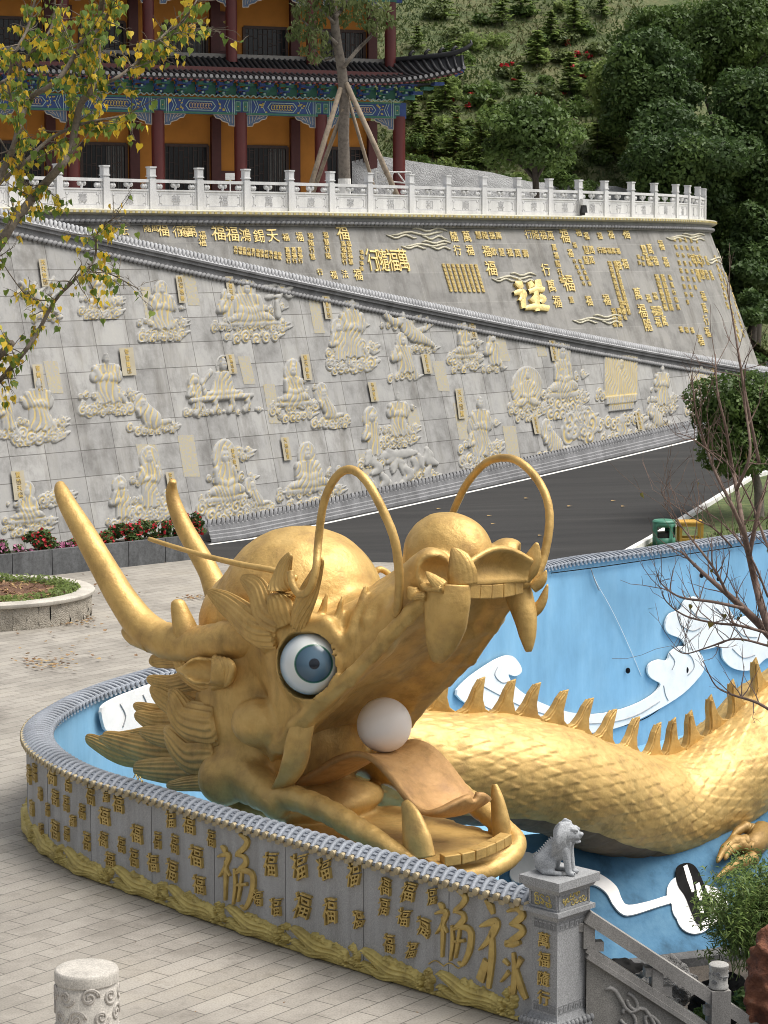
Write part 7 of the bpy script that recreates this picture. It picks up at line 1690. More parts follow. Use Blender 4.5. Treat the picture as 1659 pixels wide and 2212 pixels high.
for k, (px, py, s_) in enumerate(WLET):
    m = MB(); st = k % 5
    kw = [dict(bold=.0, wob=.012), dict(bold=-.008, squash=.66, wob=.01), dict(bold=.01, wob=.03, seed=k % 11), dict(bold=-.01, squash=.6, wob=.018, seed=k % 7), dict(bold=.0, wob=.045, seed=k % 13, squash=.85, shear=.1)][st] if px < 470 else dict(bold=.004, wob=.045 + .018 * (k % 3), seed=k, squash=.72 + .07 * (k % 4), shear=.2)
    wlet(m, px, py, s_ * .92, '福', **kw); 
    if m.v: m.build('gilded_character', GOLD_LETTER, wall)
# the large brush characters, laid out stroke by stroke
def stroke_char(name, px, py, hp2, wp, strokes, depth=.045):
    """strokes: list of (points in a unit square, half widths)"""
    w_ = wall_frame(px, py); P, t_, nn, s_ = w_; tx = np.cross(np.array([0, 0, 1.]), nn); k = (P[1] * .9937 + .897 * (8 - P[2]) / 8) / FPX; H_ = hp2 * k; W_ = wp * k / abs(tx[0]); m = MB()
    for pts, hw in strokes:
        C_ = np.array([p[:2] for p in cr([(x, y, 0) for x, y in pts], 6)]); wd = np.interp(np.linspace(0, 1, len(C_)), np.linspace(0, 1, len(hw)), hw) * H_
        Q = np.stack([C_[:, 0] * W_, C_[:, 1] * H_], 1); tg = np.gradient(Q, axis=0); tg /= np.linalg.norm(tg, axis=1)[:, None] + 1e-9; nr = np.stack([-tg[:, 1], tg[:, 0]], 1)
        A_, B_ = Q + nr * wd[:, None], Q - nr * wd[:, None]; rows = []
        to3 = lambda q, d: P + tx * q[0] + np.array([0, 0, 1.]) * q[1] + nn * d
        for a_, b2, c_ in zip(A_, B_, Q): rows.append([to3(a_, -.004), to3(a_, depth * .75), to3((a_ * .7 + b2 * .3), depth), to3((a_ * .3 + b2 * .7), depth), to3(b2, depth * .75), to3(b2, -.004)])
        m.grid(rows); n_ = len(m.v); m.f.append(tuple(range(n_ - 6, n_))); m.f.append(tuple(range(n_ - 6 * len(rows), n_ - 6 * len(rows) + 6))[::-1])
    return m.build(name, GOLD_LETTER, wall, auto=40)
BIGFU = [([(-.42, .28), (-.34, .24), (-.30, .20)], [.02, .05, .015]), ([(-.52, .12), (-.30, .18), (-.22, .16), (-.34, -.02), (-.50, -.16)], [.015, .035, .045, .03, .01]), ([(-.30, .10), (-.31, -.15), (-.33, -.46)], [.03, .035, .02]), ([(-.28, -.04), (-.18, -.10)], [.03, .012]),
         ([(.10, .52), (.30, .46), (.24, .36), (.04, .24), (.0, .20)], [.02, .045, .04, .035, .012]), ([(.0, .22), (.22, .22), (.26, .14), (.08, .02), (-.02, -.04)], [.015, .035, .045, .035, .015]), ([(-.06, .02), (-.04, -.22), (-.10, -.48)], [.02, .035, .015]), ([(-.04, -.02), (.30, .04), (.46, -.02), (.42, -.26), (.24, -.48), (.12, -.46)], [.015, .04, .05, .045, .03, .01]), ([(.0, -.20), (.30, -.14)], [.02, .025]), ([(.16, .02), (.10, -.22), (.04, -.42)], [.02, .03, .015])]
BIGLU = [([(-.40, .50), (-.28, .44), (-.22, .36)], [.015, .05, .02]), ([(-.52, .18), (-.26, .26), (-.14, .26), (-.30, .06), (-.54, -.10)], [.015, .045, .055, .04, .012]), ([(-.26, .16), (-.24, -.12), (-.32, -.52)], [.03, .045, .03]), ([(-.36, -.20), (-.52, -.46)], [.05, .06]),
         ([(.12, .44), (.34, .50), (.46, .44), (.30, .34), (.18, .30)], [.015, .035, .045, .04, .015]), ([(.20, .30), (.42, .30), (.46, .24), (.24, .12), (.08, .04)], [.02, .035, .04, .04, .02]), ([(.08, .06), (.26, .08), (.42, .12)], [.04, .04, .02]), ([(.26, -.02), (.30, -.28), (.24, -.50), (.18, -.42)], [.02, .045, .04, .01]), ([(.04, -.14), (.16, -.18)], [.03, .02]), ([(.16, -.26), (-.02, -.40)], [.03, .012]), ([(.44, -.06), (.34, -.20)], [.04, .015]), ([(.32, -.18), (.44, -.40), (.56, -.52)], [.02, .05, .03])]
stroke_char('large_gilded_character', 514, 1880, 160, 82, BIGFU)['label'] = 'tall cursive gilded character'
stroke_char('large_gilded_character', 984, 2002, 160, 76, BIGFU)['label'] = 'tall gilded character left of the last one'
stroke_char('large_gilded_character', 1088, 2046, 190, 88, BIGLU)['label'] = 'largest gilded character beside the pillar'
# faint gilded landscape outlines between characters
for px, py, w_ in ((322, 1745, 46), (962, 2092, 70), (300, 1690, 20)):
    m = MB(); Q = []
    for t in np.linspace(0, 1, 14): a = wall_frame(px - w_ / 2 + w_ * t, py - 10 * abs(math.sin(t * 7)) - 4 + 12 * (t - .5)); Q.append(a[0] + a[2] * .008)
    m.tube(Q, .008, 5); m.build('gilded_hill_outline', GOLD_LETTER, wall)
# wave ornament along the foot
def wall_surf(s_, z):
    f = [np.interp(s_, CS, a) for a in (CPr[:, 0], CPr[:, 1], CN[:, 0], CN[:, 1])]; P = np.stack([f[0] - f[2] * .15, f[1] - f[3] * .15, z + 0 * s_], -1); return P, np.stack([-f[2], -f[3], 0 * s_], -1)
LU = 1.17
for k in range(13):
    s0 = .30 + LU * (k + .5)
    if s0 > 13.6: break
    F = HF(LU * 1.03, .40, .012); U = -F.U / LU            # u grows towards the pillar in the picture
    F.put(np.where((F.V < .05 + .018 * np.sin(U * 25)) & (F.V > .0), .04, 0))
    rg = random.Random(k)
    for q in range(9): u = -.16 + .44 * q / 8; F.dome(-u * LU, .23 - .17 * (u + .16) + rg.uniform(-.01, .01), .055, .05, .045)
    for q in range(13): u = -.16 + .46 * q / 12; F.curl(-u * LU, .255 - .20 * (u + .16) + rg.uniform(-.03, .02), rg.uniform(.024, .042), .075, rg.choice((1, -1)))
    for q in range(11): F.curl(-(.41 + rg.uniform(-.055, .055)) * LU, rg.uniform(.05, .27), rg.uniform(.028, .05), .085, rg.choice((1, -1)))
    for ph, y0, y1, th in ((0.0, .235, .075, .085), (1.1, .10, .05, .06)):
        u = np.clip((U + .47) / .80, 0, 1); cen = y0 + (y1 - y0) * u + .035 * np.sin(u * 7.5 + 1.2 + ph); tt = th * np.sin(math.pi * np.clip(u, .02, .98)) ** .45; q = 1 - ((F.V - cen) / tt) ** 2
        F.put(np.where((q > 0) & (U > -.47) & (U < .34), (.075 + .020 * np.cos((F.V - cen) / tt * 9.0)) * np.clip(q, 0, 1) ** .3, 0))
    F.mesh(lambda u, v, s0=s0: wall_surf(s0 + u, v + .0), .3).build('wave_ornament', GOLD_WAVE, wall, smooth=True)

# ================================================================== end pillar with stone lion
w0 = wall_frame(1150, 2100); pt_, pn_ = np.array([*CT[0], 0]), -np.array([*CN[0], 0]); PRZ = math.atan2(CT[0][1], CT[0][0])
PC = np.array([CPr[0][0], CPr[0][1], 0]) - pt_ * .11
b0 = on_z(1172, 2190, 0)
pil = tag(empty('granite_pillar', tuple(PC)), 'square grey granite pillar with golden lettering and key pattern ending the basin wall', 'pillar')
PIL = granite('pillar_granite', (.30, .305, .31), .4, 90, .65, .18); PILD = granite('carved_granite', (.22, .225, .23), .3, 60, .7, .3)
def pb(m, z, h, dx, dy, top=None): m.box((PC[0], PC[1], z + h / 2), (dx, dy, h), rz=PRZ, top=top)
m = MB(); pb(m, .18, 1.02, .34, .46); m.build('shaft', PIL, pil)
m = MB(); pb(m, -.02, .10, .50, .64); m.build('plinth', PIL, pil)
m = MB(); pb(m, .08, .06, .48, .62, (.92, .93)); pb(m, .14, .05, .40, .52, (.88, .9)); m.build('plinth_moulding', PILD, pil)
m = MB()
for k in range(40):     # petals round the foot
    t = k / 40 * 4; sd_i = int(t); u = t - sd_i - .5; hx, hy = .24, .31
    p_ = [(u * 2 * hx, -hy), (hx, u * 2 * hy), (-u * 2 * hx, hy), (-hx, -u * 2 * hy)][sd_i]; q = PC + pt_ * p_[0] + pn_ * -p_[1] * 1.0; m.ball((q[0], q[1], .10), (.032, .032, .045), 8, 5)
m.build('petal_moulding', PILD, pil, smooth=True)
for z in (.22, 1.10):
    m = MB()      # key pattern bands
    for sg, (ax, wd, off_) in (((-1), (pt_, .30, pn_ * .2315)), (1, (-pn_, .42, -pt_ * .1715))):
        for i in range(5):
            u0 = -wd / 2 + wd * i / 5; 
            for (x, zz, sx, sz) in ((.5, .0, .9, .012), (.5, .075, .9, .012), (.06, .038, .014, .075), (.55, .045, .5, .012), (.8, .03, .014, .04), (.35, .025, .014, .03)):
                c = PC + ax * (u0 + wd / 5 * x) + off_ + np.array([0, 0, z + zz]); m.box(tuple(c), (sx * wd / 5 if sx > .1 else sx, .006, sz), rz=math.atan2(ax[1], ax[0]))
    m.build('key_pattern', PILD, pil)
m = MB(); pb(m, 1.20, .06, .36, .48, (1.15, 1.12)); pb(m, 1.26, .05, .47, .60); m.build('lower_cornice', PIL, pil)
m = MB(); pb(m, 1.31, .19, .38, .50); neck = m.build('panel_block', PILD, pil)
m = MB()
for ax, wd, off_ in ((pt_, .38, pn_ * .252), (-pn_, .50, -pt_ * .192)):
    for zz in (1.325, 1.485): c = PC + off_ + np.array([0, 0, zz]); m.box(tuple(c), (wd, .02, .022), rz=math.atan2(ax[1], ax[0]))
    for sg in (-1, 1): c = PC + off_ + ax * (sg * (wd / 2 - .012)) + np.array([0, 0, 1.405]); m.box(tuple(c), (.022, .02, .17), rz=math.atan2(ax[1], ax[0]))
m.build('panel_frame', PIL, neck)
m = MB(); rg = random.Random(4)
for ax, wd, off_ in ((pt_, .24, pn_ * .252), (-pn_, .34, -pt_ * .192)):
    for k in range(16): c = PC + off_ + ax * rg.uniform(-wd / 2, wd / 2) + np.array([0, 0, 1.405 + rg.uniform(-.05, .05)]); a = rg.uniform(0, 6); m.tube([tuple(c + (ax * math.cos(a + t) + np.array([0, 0, 1]) * math.sin(a + t)) * (.012 + .006 * t)) for t in np.linspace(0, 4, 7)], .006, 5)
m.build('gilded_scrolls', GOLD_WAVE, neck)
m = MB(); pb(m, 1.50, .05, .44, .56, (1.12, 1.1)); pb(m, 1.55, .09, .54, .66); m.build('cap_slab', PIL, pil); ZC = 1.64
m = MB()
for k, ch in enumerate('萬福隨行'):
    c = PC + pn_ * .236 + np.array([0, 0, .98 - k * .205]); place_glyph(m, ch, c, np.cross(np.array([0, 0, 1.]), pn_), np.array([0, 0, 1.]), pn_, .155, .022, bold=.01, wob=.015, seed=k)
m.build('gilded_lettering', GOLD_LETTER, pil)

# stone lion: seated, head turned to the right of the picture
LX = -pn_ * .62 + -pt_ * .78; LX /= np.linalg.norm(LX); LY = np.cross(np.array([0, 0, 1.]), LX)
LX = np.array([.93, -.37, 0]); LY = np.array([.37, .93, 0]); LO = PC + np.array([-.01, 0.0, ZC])
def lw(v): v = np.asarray(v, float).reshape(-1, 3); return LO + v[:, :1] * LX + v[:, 1:2] * LY + v[:, 2:3] * np.array([0, 0, 1.0])
LN = SDF((-.34, -.20, -.01), (.34, .20, .62), .0085)
LN.join(LN.cap((-.15, 0, .11), (.02, 0, .27), .105, .095), 0); LN.join(LN.ell((.05, 0, .27), (.09, .095, .12)), .05)
for sg in (-1, 1):
    LN.join(LN.ell((-.11, .085 * sg, .10), (.105, .055, .095)), .03); LN.join(LN.cap((-.05, .10 * sg, .022), (.04, .10 * sg, .02), .026, .026), .02)
    LN.join(LN.cap((.09, .06 * sg, .26), (.125, .062 * sg, .04), .046, .034), .03); LN.join(LN.ell((.155, .062 * sg, .022), (.05, .036, .024)), .015)
    LN.cut(LN.cap((.02, .14 * sg, .17), (.07, .15 * sg, .05), .035, .03), .02)
LN.join(LN.cap((-.23, .02, .04), (-.12, -.11, .03), .035, .03), .03); LN.join(LN.cap((-.12, -.11, .03), (0, -.13, .03), .03, .022), .02)
LN.join(LN.ell((.065, 0, .425), (.125, .125, .12)), .05)
LN.join(LN.cap((.12, 0, .425), (.185, 0, .41), .07, .058), .03); LN.join(LN.ell((.235, 0, .432), (.026, .036, .024)), .012)
LN.join(LN.ell((.185, 0, .352), (.05, .046, .02)), .01); LN.cut(LN.cap((.15, -.08, .378), (.25, 0, .376), .010, .012), .006); LN.cut(LN.cap((.15, .08, .378), (.25, 0, .376), .010, .012), .006)
for sg in (-1, 1):
    LN.join(LN.cap((.155, .055 * sg, .488), (.20, .035 * sg, .475), .022, .016), .012); LN.cut(LN.ell((.195, .05 * sg, .455), (.022, .018, .016)), .006); LN.join(LN.ell((.188, .046 * sg, .455), (.016, .014, .013)), .002)
    LN.join(LN.cap((.06, .075 * sg, .50), (.05, .095 * sg, .545), .026, .010), .012)
r_ = random.Random(2)
for k in range(15):      # long locks of the mane falling back and down from the face
    for sg in (-1, 1):
        t = k / 14; st = np.array([.10 - .02 * t, sg * (.02 + .105 * math.sin(math.pi * min(1, t * .7 + .05))), .535 - .21 * t]); e_ = st + np.array([-.10 - .02 * r_.random(), sg * .028, -.035 - .075 * t]); md = (st + e_) / 2 + np.array([.0, sg * .03, .02])
        LN.join(LN.cap(st, md, .024, .027), .006); LN.join(LN.cap(md, e_, .027, .010), .004)
for k in range(7):
    t = k / 6; LN.join(LN.cap((.14, -.06 + .12 * t, .34), (.125, -.075 + .15 * t, .235 + .05 * abs(t - .5)), .017, .008), .004)
for k in range(11): t = k / 10; LN.join(LN.cap((-.245 + .19 * t, 0, .12 + .22 * t), (-.285 + .19 * t, 0, .155 + .22 * t), .022, .006), .004)
for k in range(9):
    for sg in (-1, 1): t = k / 8; LN.join(LN.cap((-.20 + .19 * t, .045 * sg, .17 + .17 * t), (-.15 + .17 * t, .108 * sg, .10 + .17 * t), .011, .007), .004)
for k in range(7):
    for sg in (-1, 1): LN.cut(LN.cap((.10, sg * .105, .07 + .022 * k), (.15, sg * .095, .062 + .022 * k), .006, .006), .003); LN.cut(LN.cap((.17 + .008 * (k % 3), sg * (.045 + .016 * (k % 3)), .03), (.21, sg * (.045 + .016 * (k % 3)), .005), .005, .005), .003)
lion = LN.mb(lw).build('stone_lion', granite('lion_granite', (.36, .375, .39), .3, 70, .7, .25), None, smooth=True)
tag(lion, 'small grey stone guardian lion sitting on top of the granite pillar', 'lion statue')

# ================================================================== stair rail going down from the pillar
rail = tag(empty('stair_railing', tuple(PC + np.array([.3, 0, 0]))), 'sloping grey granite stair railing descending right from the lion pillar', 'railing')
dR = np.array([.985, .17, 0]); dR /= np.linalg.norm(dR); ra = on_y(1266, 1968, PC[1] + .03); rbp = on_y(1556, 2158, PC[1] + .30)
dR = rbp - ra; LR = np.linalg.norm(dR[:2]); sl_ = dR[2] / LR; dh = np.array([dR[0], dR[1], 0]) / LR
RG = granite('rail_granite', (.285, .275, .26), .3, 80, .75, .3)
def rp(u, z): q = ra + dh * u; return np.array([q[0], q[1], ra[2] + sl_ * u + z])
def sbeam(m, u0, u1, z, th, dz): m.beam(rp(u0, z), rp(u1, z), th, dz)
UEND = LR * 2.4; m = MB(); sbeam(m, 0, UEND, -.045, .17, .13); m.build('handrail', RG, rail)
m = MB(); sbeam(m, 0, UEND, -.39, .15, .07); sbeam(m, 0, UEND, -.46, .18, .05); m.build('middle_rail', RG, rail)
nrm_ = np.array([dh[1], -dh[0], 0])
m = MB(); G_ = [[tuple(rp(u, z) + nrm_ * sd) for z in (-.45, -1.5)] for u in (0, UEND) for sd in (.04,)]; m.grid(G_); m.grid([[tuple(rp(u, z) - nrm_ * .04) for z in (-.45, -1.5)] for u in (0, UEND)], flip=True); pnl = m.build('carved_panel', granite('panel_granite', (.25, .24, .22), .35, 80, .8, .3), rail)
m = MB()
for cx_, cz, sc2 in ((.55, -.75, 1.0), (1.2, -.80, .9), (1.85, -.78, 1)):
    for t0, rr, hand in ((0, .11, 1), (2, .09, -1), (4, .12, 1)):
        P = [rp(cx_ + sc2 * (.16 * math.cos(t0) + rr * math.cos(t0 + hand * t) * (1 - t / 9)), cz + sc2 * (.10 * math.sin(t0) + rr * math.sin(t0 + hand * t) * (1 - t / 9))) + nrm_ * .045 for t in np.linspace(0, 5.5, 14)]; m.tube([tuple(q) for q in P], .022, 6)
    m.tube([tuple(rp(cx_ - .35 + .12 * t, cz + .05 + .07 * math.sin(t * 2.2)) + nrm_ * .045) for t in np.linspace(0, 5, 12)], [.012] + [.026] * 10 + [.008], 6)
m.build('scroll_carving', RG, pnl, smooth=True)
for u in (.02, LR * .52, LR * .97, LR * 1.5):
    m = MB(); m.box(tuple(rp(u, -.24)), (.12, .13, .26), rz=math.atan2(dh[1], dh[0])); m.box(tuple(rp(u + .1, -.29)), (.12, .11, .10), rz=math.atan2(dh[1], dh[0])); m.box(tuple(rp(u - .08, -.20)), (.10, .11, .09), rz=math.atan2(dh[1], dh[0])); m.build('fret_block', RG, rail)
def newel(u):
    q = rp(u, 0); zt = q[2] + .20; m = MB(); m.box((q[0], q[1], zt / 2 - .85), (.21, .21, zt + 1.5), rz=math.atan2(dh[1], dh[0])); o = m.build('newel_post', RG, rail)
    m = MB(); m.lathe([(.085, 0), (.105, .015), (.105, .04), (.098, .05), (.098, .22), (.106, .235), (.106, .262), (.09, .275)], 20, (q[0], q[1], zt - .10)); k_ = m.build('newel_cap', granite('cap_granite', (.34, .335, .32), .3, 80, .7, .2), o, auto=40)
    m = MB(); rg = random.Random(3)
    for i in range(16):
        a = rg.uniform(0, 6.28); z0 = rg.uniform(.08, .19); P = [(q[0] + .10 * math.cos(a + .22 * math.cos(t) * (1 - t / 8)), q[1] + .10 * math.sin(a + .22 * math.cos(t) * (1 - t / 8)), zt - .10 + z0 + .025 * math.sin(t) * (1 - t / 8)) for t in np.linspace(0, 6, 12)]; m.tube(P, .006, 5)
    m.build('cloud_carving', PILD, k_)
newel(LR * .985); newel(LR * 2.0)
# ================================================================== carved bollard on the plaza
bq = on_z(187, 2090, 1.12); BC = np.array([bq[0], bq[1], 0]); k_ = (BC[1] * .9937 + .897) / FPX; rb = 69 * k_
boll = tag(empty('stone_bollard', tuple(BC)), 'thick pale stone bollard with carved cloud scrolls in the lower left foreground', 'bollard')
BOLM = granite('bollard_stone', (.50, .47, .42), .25, 60, .8, .3)
m = MB(); m.lathe([(rb * 1.02, 0), (rb * 1.02, .08), (rb * .98, .10), (rb * .98, .965), (rb * .955, .975), (rb * .955, .99), (rb * 1.0, 1.0), (rb * 1.0, 1.085), (rb * .97, 1.112), (rb * .93, 1.12), (rb * .5, 1.124), (.01, 1.125)], 56, tuple(BC)); m.build('shaft', BOLM, boll, auto=40)
m = MB(); rg = random.Random(8)
def scroll(a0, z0, r0, hand, turns=1.6):
    n_ = int(26 * turns); P = []
    for i in range(n_):
        t = i / (n_ - 1); an = hand * (t * turns * 6.28) + rg.uniform(0, .02); r2 = r0 * (1 - .82 * t); P.append((BC[0] + rb * .985 * math.cos(a0 + r2 * math.cos(an) / rb), BC[1] + rb * .985 * math.sin(a0 + r2 * math.cos(an) / rb), z0 + r2 * math.sin(an)))
    m.tube(P, [.006] + [.013] * (n_ - 2) + [.006], 6)
for i in range(9):
    for j in range(5):
        a0 = i * 6.283 / 9 + (j % 2) * .35 + rg.uniform(-.08, .08); z0 = .16 + j * .185 + rg.uniform(-.02, .02); h_ = 1 if (i + j) % 2 else -1
        scroll(a0, z0, .085, h_); scroll(a0, z0, .105, h_, .9)
m.build('scroll_carving', granite('bollard_scroll', (.44, .41, .37), .25, 60, .8, .2), boll, smooth=True)

# ================================================================== garden corner bottom right
def rock(name, px, py, D, rx, ry, rz_, c, seed, label, zc=None):
    P = on_y(px, py, D); r_ = np.random.default_rng(seed); lim = max(rx, ry, rz_) * 1.35; S2 = SDF((-lim, -lim, -lim), (lim, lim, lim), lim / 42); S2.join(S2.ell((0, 0, 0), (rx * .8, ry * .8, rz_ * .8)), 0)
    for k in range(16): d = r_.normal(size=3); d /= np.linalg.norm(d); S2.join(S2.ell(d * np.array([rx, ry, rz_]) * .55, np.array([rx, ry, rz_]) * r_.uniform(.25, .5)), .05 * lim)
    for k in range(14):
        d = r_.normal(size=3); d /= np.linalg.norm(d); h = S2.X * d[0] + S2.Y * d[1] + S2.Z * d[2] - np.linalg.norm(d * np.array([rx, ry, rz_])) * r_.uniform(.72, .98); S2.V = np.maximum(S2.V, h)
    S2.V += .03 * np.sin(S2.X * 19 + 3 * np.sin(S2.Z * 11)) * np.sin(S2.Y * 17 + 2 * np.sin(S2.Z * 7)) + .03 * np.abs(np.sin(S2.Z * 9 + S2.X * 7 + 2 * np.sin(S2.Y * 9))) + .015 * np.sin(S2.X * 41 + 2 * np.sin(S2.Z * 33)) * np.sin(S2.Z * 37)
    o = S2.mb(lambda v: v + P).build(name, c, None, smooth=True); tag(o, label, 'rock'); return o
GROCK = plain('grey_rock', (.19, .185, .18), .9, var=.5, scale=5, bstr=1.0, bdist=.06); RROCK, n, l, b = nodemat('red_rock'); p = geo_pos(n)
t = N(n, 'ShaderNodeTexNoise', i_Scale=5.0, i_Detail=9.0, i_Roughness=.7); l.new(p, t.inputs['Vector']); r1 = ramp(n, [(.3, (.05, .035, .03)), (.45, (.19, .07, .04)), (.6, (.29, .115, .06)), (.75, (.34, .20, .14))]); l.new(t.outputs[0], r1.inputs[0]); l.new(r1.outputs[0], b.inputs['Base Color']); b.inputs['Roughness'].default_value = .9; bump(n, l, b, t.outputs[0], 1.0, .15)
rock('grey_boulder', 1440, 2130, 29.0, .52, .45, .42, GROCK, 3, 'rounded grey boulder behind the stair railing')
rock('grey_boulder', 1400, 2178, 28.0, .55, .4, .30, GROCK, 6, 'dark grey rock partly hidden behind the stair railing')
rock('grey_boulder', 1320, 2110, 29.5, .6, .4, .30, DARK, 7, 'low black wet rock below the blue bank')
rock('red_rock', 1662, 2160, 23.5, .32, .32, 1.05, RROCK, 11, 'upright rough red rock in the lower right corner')
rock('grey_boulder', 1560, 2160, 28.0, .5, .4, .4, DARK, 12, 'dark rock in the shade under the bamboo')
# bamboo clump: fine arching stems with narrow leaves
BAML = leafmat('bamboo_leaf', [(0, (.05, .09, .02)), (.5, (.12, .19, .05)), (1, (.24, .32, .09))], .4)
bb = on_y(1610, 2120, 27.5); bam = tag(empty('bamboo_shrub', tuple(bb)), 'bushy light green bamboo shrub between the blue bank and the red rock', 'shrub'); m = MB(); V, F, T = [], [], []
rg = random.Random(21)
for k in range(150):
    a = on_y(rng.uniform(1575, 1690), rng.uniform(2010, 2120), 27.5 + rg.uniform(-.7, .9)); tipx = rg.uniform(-.45, .6); tip = a + np.array([tipx, rg.uniform(-.5, .5), rg.uniform(.35, 1.15) - abs(tipx) * .25]); mid = (a + tip) / 2 + np.array([0, 0, .22]); C_ = cr([a, mid, tip], 6); m.tube([tuple(q) for q in C_], .006, 4)
    for q in range(64):
        c = C_[rg.randrange(4, len(C_))] + np.array([rg.gauss(0, .07), rg.gauss(0, .07), rg.gauss(0, .06)]); ax = np.array([rg.gauss(0, .8), rg.gauss(0, .8), rg.gauss(-.15, .4)]); ax /= np.linalg.norm(ax); sd2 = np.cross(ax, [0, 0, 1]); sd2 /= np.linalg.norm(sd2) + 1e-9; s = rg.uniform(.06, .125); i0 = len(V); V += [c, c + ax * s * .5 + sd2 * s * .13, c + ax * s - np.array([0, 0, .02]), c + ax * s * .5 - sd2 * s * .13]; F.append((i0, i0 + 1, i0 + 2, i0 + 3)); T += [rg.random()] * 4
m.build('stems', plain('bamboo_stem', (.14, .17, .05), .7), bam); add_mesh('foliage', np.array(V), np.array(F), BAML, bam, attr=T)
for k, (px, py, r_) in enumerate([(1600, 2150, 50), (1530, 2190, 40)]): bush(px, py, r_, LF_DARK, ['dark leafy bush under the bamboo shrub beside the red rock', 'dark leafy bush behind the newel post of the stair railing'][k], None, D=26.8 + k * .5, n_=1500, size=.055)

# ================================================================== planters and small things on the plaza
# round planter at the left edge
pcx = on_z(-20, 1345, 0); prad = 222 * (pcx[1]) / FPX
PLG = granite('planter_cap_stone', (.47, .44, .385), .15, 50, .8, .25); ROUGHST = plain('split_face_stone', (.42, .38, .315), .9, var=.35, scale=4, bstr=1.0, bdist=.08)
pl_ = tag(empty('round_planter', tuple(pcx)), 'low round planter of split stone with pale rim at the left edge', 'planter')
ctr = on_z(-22, 1330, .0); kx = ctr[1] / FPX; R0 = 220 * kx
m = MB()
for k in range(48):
    a0, a1 = 6.283 * k / 48, 6.283 * (k + .993) / 48; G_ = []; rg = random.Random(k)
    for z in np.linspace(0, .50, 6): G_.append([(ctr[0] + (R0 + rg.uniform(-.02, .03)) * math.cos(a0 + (a1 - a0) * t), ctr[1] + (R0 + rg.uniform(-.02, .03)) * math.sin(a0 + (a1 - a0) * t), z) for t in (0, .25, .5, .75, 1)])
    m.grid(G_, flip=True)
m.build('stone_ring', ROUGHST, pl_, auto=60)
m = MB(); m.grid([[(ctr[0] + (R0 + o) * math.cos(a), ctr[1] + (R0 + o) * math.sin(a), z) for o, z in ((-.02, .49), (.07, .49), (.09, .52), (.09, .57), (.05, .60), (-.26, .60), (-.28, .57), (-.28, .40))] for a in np.linspace(0, 6.2832, 73)]); m.build('rim', PLG, pl_, auto=40)
m = MB(); m.lathe([(R0 - .1, .50), (R0 * .5, .56), (.05, .60)], 40, tuple(ctr)); m.build('soil', plain('red_brown_soil', (.16, .08, .045), .95, var=.6, scale=6, bstr=1, bdist=.05), pl_, smooth=True)
V, F, t = leaf_cloud([ctr + np.array([(R0 - .5) * math.cos(a), (R0 - .5) * math.sin(a), .60]) for a in np.linspace(0, 6.28, 40)], [np.array([.3, .3, .12])] * 40, 2600, .05, up=.8); add_mesh('grass_edge', V, F, LF_CON, pl_, attr=t)
V, F, t = leaf_cloud([ctr + np.array([rng.uniform(-.6, .6) * R0, rng.uniform(-.6, .6) * R0, .58]) for a in range(30)], [np.array([.4, .4, .04])] * 30, 700, .05, up=1.5); LITTER = leafmat('fallen_leaf', [(0, (.12, .06, .03)), (.5, (.25, .15, .07)), (1, (.42, .29, .12))], .1); tag(add_mesh('leaf_litter', V, F, LITTER, pl_, attr=t), kind='stuff')
# long flower box at the foot of the relief wall
fbx = tag(empty('flower_box', tuple(on_z(200, 1215, 0))), 'long dark slate flower box at the foot of the relief wall', 'planter'); SLATE = granite('slate_slab', (.115, .12, .125), .25, 12, .55, .5)
fa, fb2 = on_z(-60, 1262, 0), on_z(436, 1207, 0); dF = (fb2 - fa) / np.linalg.norm(fb2 - fa); nF = np.array([dF[1], -dF[0], 0]); m = MB(); Lf = np.linalg.norm(fb2 - fa); nseg = 6
for k in range(nseg): a = fa + dF * (Lf * k / nseg + .01); b2 = fa + dF * (Lf * (k + 1) / nseg - .01); m.beam(a - nF * .1 + np.array([0, 0, .32]), b2 - nF * .1 + np.array([0, 0, .32]), .16, .64)
m.beam(fb2 - nF * .18 + np.array([0, 0, .32]), fb2 - nF * 1.2 + np.array([0, 0, .32]), .16, .64); m.build('slab', SLATE, fbx)
m = MB(); m.add([tuple(q + np.array([0, 0, .55])) for q in (fa - nF * .15, fb2 - nF * .15, fb2 - nF * 1.2, fa - nF * 1.2)], [(3, 2, 1, 0)]); m.build('soil', SOIL, fbx)
def flowers(px, py, rpx, kind, label, n_=900):
    P = on_y(px, py, 57.5 + (px - 100) * .009); k = P[1] / FPX; R_ = rpx * k; base = np.array([P[0], P[1], .5]); root = tag(empty('flowering_shrub', tuple(base)), label, 'shrub', 'bougainvillea in the flower box'); cs = [P + np.array([nrg.uniform(-.8, .8) * R_, nrg.uniform(-.4, .4) * R_, nrg.uniform(-.5, .6) * R_]) for _ in range(12)]; rs = [np.array([.5, .5, .4]) * R_ * nrg.uniform(.6, 1.1) for _ in cs]
    V, F, t = leaf_cloud(cs, rs, n_, .055, shell=.4); add_mesh('foliage', V, F, LF_DARK, root, attr=t); V, F, t = leaf_cloud([c + np.array([0, -.12, .03]) for c in cs], rs, int(n_ * (.22 if kind is LF_PINK else .10)), .042, shell=.9, asp=.8); add_mesh('blossom', V, F, kind, root, attr=t); m = MB(); m.tube([tuple(base), tuple((base + P) / 2), tuple(P)], [.04, .03, .02], 5); m.build('stem', BARKD, root)
